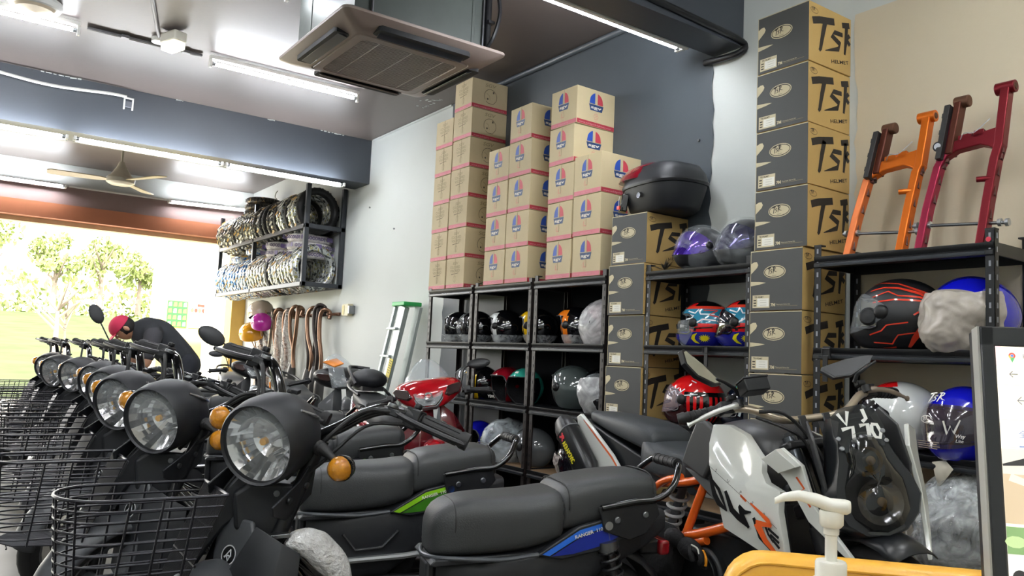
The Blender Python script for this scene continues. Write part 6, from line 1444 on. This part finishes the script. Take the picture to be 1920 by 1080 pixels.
    # leg shield, body
    for s in(-1,1):
        g=G(); g.add([(.10,s*.02,.86),(.12,s*.10,.80),(.08,s*.19,.70),(.16,s*.02,.66),(.19,s*.12,.60),(.09,s*.21,.52),(.16,s*.02,.42),(.14,s*.12,.40),(.04,s*.20,.36)],[(0,1,4,3),(1,2,5,4),(3,4,7,6),(4,5,8,7)],redd if body is redg else side); obj('leg_shield',g,RT,solid=.012,bev=.006)
    g=G(); g.loft([xr(.17,.045,.80,.62,14),xr(.20,.055,.74,.58,14),xr(.205,.04,.68,.56,14)],silver); cp=obj('centre_cover',g,RT,sub=1)
    g=G(); g.ring((0,0),.013,.013,.002,black,fr((.2,-.035,.70),(.5,.8,0),(-.2,0,1)),off=.02); obj('emblem',g,cp)
    g=G(); g.loft([xr(.02,.06,.66,.44,14),xr(-.25,.07,.50,.34,14),xr(-.45,.09,.56,.30,14),xr(-.60,.13,.70,.34,14),xr(-.9,.13,.76,.46,14),xr(-1.2,.10,.82,.60,14),xr(-1.33,.05,.86,.76,14)],side); obj('body_shell',g,RT,sub=1)
    for s in(-1,1):
        g=G(); g.tube(bez([(-.55,s*.137,.52),(-.8,s*.145,.62),(-1.1,s*.12,.70),(-1.3,s*.06,.80)],4),.008,accent,8); obj('side_stripe',g,RT)
        g=G(); g.tube(bez([(-1.0,s*.11,.83),(-1.2,s*.12,.87),(-1.36,s*.07,.90),(-1.38,0,.91)],4),.011,black,8); obj('grab_rail',g,RT)
    st=[(-.46,.06,.70,.62),(-.50,.10,.735,.62),(-.60,.125,.745,.64),(-.75,.135,.75,.66),(-.83,.13,.775,.68),(-.88,.125,.815,.70),(-1.05,.12,.835,.74),(-1.2,.10,.85,.77),(-1.26,.07,.84,.79)]
    g=G(); g.loft(seat_loft(st,24,.5),seatc); obj('seat',g,RT,sub=1)
    g=G(); g.box((-.55,0,.30),(.34,.2,.18),em); g.tube([(-.4,-.1,.2),(-.8,-.15,.22),(-1.3,-.17,.34)],[.015,.03,.045],black,10); obj('engine',g,RT,bev=.02)
    g=G(); g.box((-1.32,0,.74),(.06,.12,.06),mat('tail_red','#8a0d18',.15,coat=1)); obj('tail_lamp',g,RT,bev=.01)
    return RT
def at(x,y,a): return Matrix.Translation((x,y,FL))@Matrix.Rotation(R(a),4,'Z')
rs=underbone(at(-3.99,2.29,-8),'red scooter with a clear windscreen in front of the ladder',redg,silver,steer=-24,mirrors=(0,1),lean=0)
g=G(); g.ell((-1.16,.0,.93),(.17,.125,.075),matte,20,12); g.box((-1.16,0,.87),(.24,.15,.03),black); obj('back_cushion',g,rs)
g=G(); g.tube(bez([(-1.05,-.12,.90),(-1.20,-.13,1.0),(-1.32,-.06,1.01),(-1.30,.05,1.0)],4),.012,black,8); obj('cushion_rail',g,rs)
underbone(at(-6.05,2.62,2),'black scooter with an orange front panel beside the hanging exhausts',black,orng,steer=-10,screen=True,mirrors=(0,0),side=mat('scooter_side_grey','#4a4c4e',.35,coat=.3))
g=G(); vs=[(.02,-.10,.17),(.12,-.13,.14),(.20,-.07,.06),(.165,.02,.10),(.06,.0,.19)]
oo=[o for o in COL.objects if o.name.startswith('scooter') and o.get('label','').startswith('black scooter')][0]
g.add([( x,y,z) for x,y,z in vs],[(0,1,2,3,4)],orng); obj('orange_panel',g,oo,steerT((0,0,.86),25,-10),solid=.012,bev=.004)
g=G(); g.add([(.20,-.12,.07),(.26,-.02,.02),(.24,.0,-.12),(.16,-.10,-.10)],[(0,1,2,3)],scrn); obj('loose_screen',g,oo,steerT((0,0,.86),25,-10),solid=.004)
underbone(at(-7.72,2.45,-6),'dark scooter with a grey vinyl seat near the hanging exhausts',black,silver,steer=5,screen=False,mirrors=(1,0),seatc=mat('grey_seat_vinyl','#595d5f',.5,bump=.1,bscale=200))
# blue plastic covered parcel between the mopeds
g=G(); g.v=[]; g.ell((0,0,0),(.13,.10,.12),film('blue_bag','#2c4a8c',.9,.15,1,14,.1),20,12,fn=lambda a,e,p:(p[0]*(1+.12*math.sin(3*a+4*e)),p[1]*(1+.1*math.sin(5*e+2*a)),p[2]*(1+.1*math.sin(4*a))))
obj('blue_parcel',g,None,Matrix.Translation((-3.43,1.30,.86)),label='blue parcel in shiny plastic wedged behind the nearest headlamp',cat='parcel')

# ------------------------------------------------------------------ bending person
PR=empty('person',TR((-7.98,1.90,FL)),'person in a dark shirt and pink cap bending over beyond the mopeds','person')
shirt=mat('dark_shirt','#2a2c30',.9,var=.1,bump=.15,bscale=60); shirt2=mat('charcoal_sleeve','#3c3b3f',.9,var=.1,bump=.15,bscale=60); skin=mat('skin','#b98a6c',.55,var=.06); trous=mat('dark_trousers','#23252c',.9,var=.1); capm=mat('pink_cap','#c22a4e',.8,var=.08); hair=mat('black_hair','#17120f',.7)
def body(name,chains,m,par,n=14):
    """one continuous tapered surface per chain, capped round"""
    g=G()
    for P,r in chains:
        C=bez(P,4); k=len(r)-1; rr_=[]
        for i in range(len(C)):
            t=i/(len(C)-1)*k; a=int(min(t,k-1e-6)); rr_.append(r[a]*(1-(t-a))+r[a+1]*(t-a))
        g.tube(C,rr_,m,n); 
        for q,rv in ((C[0],rr_[0]),(C[-1],rr_[-1])): g.ell(tuple(q),(rv,rv,rv),m,n,8)
    o=obj(name,g,par); d=o.modifiers.new('remesh','REMESH'); d.mode='VOXEL'; d.voxel_size=.014; d.use_smooth_shade=True; s_=o.modifiers.new('smooth','SMOOTH'); s_.iterations=6; return o
# facing -Y, bent forward at the hips
hip=(0,0,.92); ch=(0,-.34,1.20); nk_=(0,-.43,1.24)
body('torso',[([hip,(0,-.12,1.05),(0,-.26,1.17),ch],[.15,.155,.17,.155]),([(-.17,-.33,1.19),(0,-.31,1.22),(.17,-.33,1.19)],[.085,.12,.085]),([ch,(0,-.42,1.235),(0,-.47,1.25)],[.10,.065,.055])],shirt,PR)
for s in(-1,1):
    body('sleeve',[([(s*.17,-.33,1.19),(s*.24,-.36,1.08),(s*.27,-.38,1.0)],[.085,.07,.062])],shirt2,PR)
    body('forearm',[([(s*.268,-.38,1.01),(s*.275,-.40,.93),(s*.25,-.52,.84),(s*.23,-.60,.80)],[.048,.047,.040,.030])],skin,PR)
    hd=[([(s*.23,-.60,.80),(s*.225,-.66,.775)],[.036,.038])]
    body('hand',hd+[([(s*.225+(k-1.5)*.019,-.67,.775),(s*.225+(k-1.5)*.02,-.715,.765),(s*.225+(k-1.5)*.02,-.735,.735)],[.010,.009,.008]) for k in range(4)]+[([(s*.19,-.64,.785),(s*.175,-.68,.765),(s*.185,-.705,.745)],[.012,.010,.009])],skin,PR).modifiers['remesh'].voxel_size=.005
    body('trouser_leg',[([(s*.08,.0,.93),(s*.12,-.06,.70),(s*.13,-.08,.48),(s*.13,.04,.12),(s*.13,.05,.06)],[.115,.105,.075,.06,.062])],trous,PR)
    g=G(); g.loft([[(s*.13+.045*math.cos(a)*k,.0+.13*math.sin(a)*k-.03,z) for a in [2*PI*j/16 for j in range(16)]] for z,k in ((0,1),(.03,1.02),(.07,.8),(.10,.5))],black); obj('shoe',g,PR)
hc=Vector((0,-.55,1.235)); HM=Matrix.Translation(hc)@Matrix.Rotation(R(58),4,'X')
def headf(a,e,p):
    x,y,z=p
    if z<0: x*=1-.25*(-z/.115)**1.5; 
    return (x,y,z)
g=G(); g.ell((0,0,0),(.075,.095,.115),skin,20,16,fn=headf); 
g.tube([(0,-.09,.02),(0,-.105,-.01),(0,-.112,-.03),(0,-.095,-.038)],[.008,.011,.014,.008],skin,8)
for s in(-1,1): g.ell((s*.077,.005,-.005),(.012,.02,.032),skin,10,8)
h_=obj('head',g,PR,HM)
g=G()
for s in(-1,1): g.ell((s*.03,-.086,.01),(.013,.008,.007),wpaint,10,6); g.ell((s*.03,-.093,.01),(.005,.003,.005),black,8,6)
obj('eyes',g,h_); g=G(); g.tube([(-.022,-.088,-.06),(0,-.094,-.058),(.022,-.088,-.06)],.005,mat('lips','#9a5a50',.5),6); obj('mouth',g,h_)
g=G(); g.ell((0,.012,.01),(.083,.098,.112),hair,20,12,fn=lambda a,e,p:(p[0],max(p[1],-.04),max(p[2],-.06+p[1]*-.2))); obj('hair',g,h_)
g=G(); g.ell((0,.0,.035),(.09,.108,.095),capm,22,12,z0=-.05); g.ext([(.07*math.cos(R(a)),-.085-.085*math.sin(R(a))) for a in range(0,181,15)],.028,.036,capm); obj('cap',g,h_)

# ------------------------------------------------------------------ desk, monitor, bottle, chair
wood=mat('desk_laminate','#b9a27c',.45,var=.08)
DSK=empty('desk',TR((-.25,.55,FL)),'laminate desk under the monitor, below the picture','desk')
g=G(); g.ext([(x+.25,y-.55) for x,y in ((-.60,.1),(.3,.1),(.3,1.2),(-.28,1.54),(-.41,1.30),(-.37,1.10),(-.60,.93))],.72,.75,wood); obj('top',g,DSK,bev=.004)
for x,y in ((-.31,-.40),(.50,-.40),(-.31,.32),(.50,.58),(-.04,.88)):
    g=G(); g.box((x,y,.36),(.045,.045,.72),black); obj('leg',g,DSK,bev=.004)
DZ=FL+.75
# monitor: top-left corner at the measured place, screen facing the seated viewer
tl=Vector((-.4187,.9282,1.2582)); right=Vector((.7655,.6430,.0)).normalized(); upv=Vector((-.065,.145,1)); upv=(upv-right*upv.dot(right)).normalized()
MO=empty('monitor',Matrix.Translation((tl.x+right.x*.27,tl.y+right.y*.27,DZ)),'black framed computer monitor showing a map search page','monitor'); mi=INV[MO.name]
MT=mi@fr(tl,right,upv); WW,HH=.54,.33; bz=mat('bezel_black','#17181b',.3,coat=.3)
g=G(); g.box((WW/2,-HH/2,-.02),(WW,HH,.03),mat('monitor_back','#24262a',.4),T=MT)
for c,d in (((WW/2,-.011,.0),(WW,.022,.012)),((WW/2,-HH+.011,0),(WW,.022,.012)),((.007,-HH/2,0),(.014,HH,.012)),((WW-.007,-HH/2,0),(.014,HH,.012))): g.box(c,d,bz,T=MT)
obj('bezel',g,MO,bev=.0015)
g=G(); g.box((-.001,-HH/2,-.006),(.0022,HH,.02),mat('edge_grey','#a8a8a2',.4),T=MT); obj('edge_strip',g,MO)
g=G(); g.box((0,0,-.0),(.05,.03,.20),black,T=mi@Matrix.Translation((MO.location.x+.02,MO.location.y+.06,DZ+.10))); g.box((0,0,.006),(.22,.16,.012),black,T=Matrix.Translation((0.02,.04,0))); obj('stand',g,MO,bev=.003)
def em_(n,c,e=.55): return mat(n,c,.3,emit=e,var=.05)
sc_w=em_('screen_cream','#ece6d4'); sc_line=em_('screen_line','#cfc9bb',.45); sc_ink=em_('screen_ink','#77757a',.3); sc_pink=em_('screen_pink','#dcbcc0'); sc_blue=em_('screen_blue_ink','#6d86b8',.35)
SX=MT@TR((.014,-.022,.0062)); g=G(); W2,H2=WW-.028,HH-.044; g.flat([(0,-H2),(W2,-H2),(W2,0),(0,0)],sc_w,SX,off=0)
g.flat([(0,-.022),(.006,-.022),(.005,0),(0,0)],sc_pink,SX,off=.0003)
for y in (-.042,-.079,-.108): g.flat([(0,y),(W2,y),(W2,y+.0006),(0,y+.0006)],sc_line,SX,off=.0003)
scn=obj('screen',g,MO,smooth=False); g=G()
def arrow(x,y,s,d=1,m=sc_ink): g.stroke([(x,y),(x+s,y)],.0005,m,SX,.0006); e=x if d>0 else x+s; g.stroke([(e+d*s*.4,y+s*.4),(e,y),(e+d*s*.4,y-s*.4)],.0005,m,SX,.0006)
arrow(.012,-.030,.008); arrow(.031,-.030,.008,-1,sc_line); arrow(.018,-.058,.010)
g.ring((.056,-.030),.0045,.0045,.001,sc_ink,SX,off=.0006,n=18); g.flat([(.058,-.024),(.0625,-.024),(.0625,-.0285)],sc_ink,SX,off=.0007)
g.ring((.0155,-.010),.0034,.0034,.0018,em_('pin_red','#d0564a'),SX,off=.0006,n=14); g.flat([(.0128,-.012),(.0182,-.012),(.0155,-.0175)],em_('pin_green','#5aa56a'),SX,off=.0007); g.oval((.0155,-.010),.0014,.0014,em_('pin_blue','#4a7fc8'),SX,n=10,off=.0008); g.flat([(.0120,-.010),(.0135,-.010),(.0145,-.0145)],em_('pin_yellow','#e0b840'),SX,off=.0008)
g.text('Kedai Motor',sc_ink,SX@TR((.026,-.0125,0)),h=.0052,off=.0006); g.text('全部',sc_blue,SX@TR((.017,-.0965,0)),h=.0062,off=.0006); g.text('最新',sc_ink,SX@TR((.056,-.0965,0)),h=.0062,off=.0006)
g.flat([(.017,-.107),(.031,-.107),(.031,-.1055),(.017,-.1055)],sc_blue,SX,off=.0006); obj('page_text',g,MO,smooth=False)
# first photo on the page: a motorcycle on sand
g=G(); sand=em_('photo_sand','#b8a68a'); ph=em_('photo_pale','#cfc8b8'); dk_=em_('photo_dark','#3e3c3c',.25); gy=em_('photo_grey','#9a9c9c',.4); bl2=em_('photo_blue','#8fa6b8',.45); gr2=em_('photo_green','#7fa06a',.4)
g.flat([(0,-.185),(.25,-.185),(.25,-.109),(0,-.109)],sand,SX,off=.0004); g.flat([(0,-.135),(.25,-.135),(.25,-.109),(0,-.109)],ph,SX,off=.0005)
for c,r in (((.058,-.150),.026),((.175,-.150),.026)): g.oval(c,r,r,dk_,SX,off=.0007); g.oval(c,r*.72,r*.72,sand,SX,off=.0009); [g.stroke([c,(c[0]+r*.8*math.cos(a),c[1]+r*.8*math.sin(a))],.0012,dk_,SX,.0011) for a in [k*PI/3 for k in range(6)]]; g.oval(c,r*.2,r*.2,gy,SX,off=.0012)
g.flat([(.02,-.118),(.10,-.126),(.16,-.120),(.19,-.112),(.15,-.110),(.05,-.110)],gy,SX,off=.0013); g.stroke([(.0,-.126),(.03,-.120),(.09,-.128)],[.001,.005,.006],dk_,SX,.0014); g.stroke([(.028,-.112),(.07,-.122),(.12,-.140)],[.002,.004,.003],bl2,SX,.0015); g.stroke([(.006,-.138),(.05,-.154)],[.004,.0025],ph,SX,.0016)
# second photo: white car on a yard
g.flat([(0,-.286),(.25,-.286),(.25,-.188),(0,-.188)],em_('photo_yard','#c3c2bc'),SX,off=.0004); g.flat([(0,-.215),(.25,-.215),(.25,-.188),(0,-.188)],gr2,SX,off=.0005)
for k in range(14): g.oval((.008+k*.018,-.203+.005*math.sin(k*2)),.010,.006,em_('photo_green_dark','#54703f',.3) if k%2 else em_('photo_green_lite','#a6bb86'),SX,n=10,off=.0007)
g.flat([(-.0,-.232),(.0,-.218),(.03,-.214),(.06,-.218),(.10,-.226),(.10,-.240),(.0,-.243)],em_('photo_white','#e6e6e2',.6),SX,off=.0009); g.oval((.010,-.238),.007,.008,dk_,SX,off=.001); g.flat([(.045,-.226),(.06,-.225),(.055,-.230)],sc_pink,SX,off=.0011); g.oval((.02,-.262),.012,.006,gy,SX,off=.0008); g.oval((.012,-.278),.020,.008,em_('photo_shadow','#77766f',.3),SX,off=.0008)
obj('page_photos',g,MO,smooth=False)
# cream box behind the monitor
g=G(); g.box((0,0,.212),(.34,.24,.424),mat('cream_card','#cdbf94',.65,var=.05)); g.box((0,0,.425),(.345,.245,.012),mat('cream_card_lid','#d8caa0',.6)); g.box((0,-.121,.30),(.2,.002,.08),mat('pale_label','#c9b88a',.6))
obj('carton',g,None,Matrix.Translation((-.300,1.32,DZ+.001))@Matrix.Rotation(R(40),4,'Z'),label='cream cardboard box standing behind the monitor',cat='box',bev=.002)
# pump bottle
BT=empty('pump_bottle',TR((-.49,.765,DZ)),'white pump dispenser bottle on the desk edge','bottle'); bw2=mat('bottle_white','#e9e7dc',.32,coat=.2,var=.02)
g=G(); g.lathe([(0,0),(.036,0),(.038,.004),(.038,.095),(.034,.115),(.024,.128),(.019,.132)],bw2,n=36); obj('body',g,BT)
g=G(); zc=1.008-DZ; g.lathe([(.019,.128),(.0185,zc-.020),(.0178,zc-.0185),(.0155,zc-.018),(.0155,zc-.002),(.0145,zc),(.006,zc+.0005)],bw2,n=32); obj('screw_cap',g,BT)
g=G(); g.lathe([(.006,zc),(.006,zc+.026),(.0078,zc+.027),(.0078,zc+.036),(.0,zc+.036)],bw2,n=24); obj('stem',g,BT)
dr=Vector((-.76,-.64,0)).normalized() 
g=G(); F=fr((0,0,0),dr,(0,0,1)); hz=zc+.034
g.lathe([(.0095,hz),(.0120,hz+.003),(.0120,hz+.015),(.011,hz+.017),(0,hz+.017)],bw2,n=24)
def pr(x,w,zt,zb): return [(x,w*math.copysign(abs(math.cos(a))**.7,math.cos(a)),(zt+zb)/2+(zt-zb)/2*math.sin(a)) for a in [2*PI*j/16 for j in range(16)]]
Tn=Matrix((dr,Vector((-dr.y,dr.x,0)),Vector((0,0,1)))).transposed().to_4x4()
g.loft([pr(-.018,.008,hz+.028,hz+.016),pr(-.014,.012,hz+.029,hz+.014),pr(0,.013,hz+.029,hz+.014),pr(.014,.010,hz+.033,hz+.019),pr(.032,.0065,hz+.035,hz+.024),pr(.047,.005,hz+.031,hz+.022),pr(.056,.004,hz+.025,hz+.0185)],bw2,T=Tn); obj('pump_head',g,BT,angle=60)
# yellow chair
CH=empty('chair',TR((-.60,1.06,FL)),'yellow leather chair back in front of the white bike','chair'); ylw=mat('yellow_leather','#eeb23c',.42,coat=.1,var=.05,bump=.1,bscale=150)
def P3(px,y,z): return (px,y,z)
rt=Vector((.74,.67,0)).normalized(); nr=Vector((-rt.y,rt.x,0))
def crect(w,h,r,n=6): 
    o_=[]
    for sx,sz,a0 in ((1,1,0),(-1,1,90),(-1,-1,180),(1,-1,270)):
        for k in range(n+1): a=R(a0+90*k/n); o_.append((sx*(w-r)+r*math.cos(a),sz*(h-r)+r*math.sin(a)))
    return o_
Tc=Matrix((rt,nr,Vector((0,0,1)))).transposed().to_4x4(); Tc.translation=Vector((0,0,.0))
cz=.625; g=G(); g.loft([[(x*k,d,cz+z*k) for x,z in crect(.21,.24,.055)] for k,d in ((.93,-.030),(.98,-.026),(1,-.012),(1,.012),(.98,.026),(.93,.030))],ylw,T=Tc); bk=obj('backrest',g,CH,angle=60)
g=G(); g.tube([tuple(Tc@Vector((x*.965,-.0285,cz+z*.965))) for x,z in crect(.21,.24,.055)],.0022,ylw,6,closed=True); obj('piping',g,bk)
g=G(); g.loft([[(x*k,-.25+y*k,z) for x,y in crect(.22,.22,.06)] for k,z in ((.95,.41),(1,.42),(1,.46),(.95,.475))],ylw,T=Tc); obj('seat',g,CH)
for s in(-1,1):
    g=G(); g.tube([tuple(Tc@Vector(p)) for p in ((s*.16,.035,.72),(s*.16,.035,.42),(s*.16,-.05,.40),(s*.16,-.42,.40))],.012,chrome,10); obj('frame_rail',g,CH)
    for y in (.02,-.42):
        g=G(); g.cyl(Tc@Vector((s*.17,y,.40)),Tc@Vector((s*.20,y*1.05,0)),.013,chrome,10); obj('leg',g,CH)
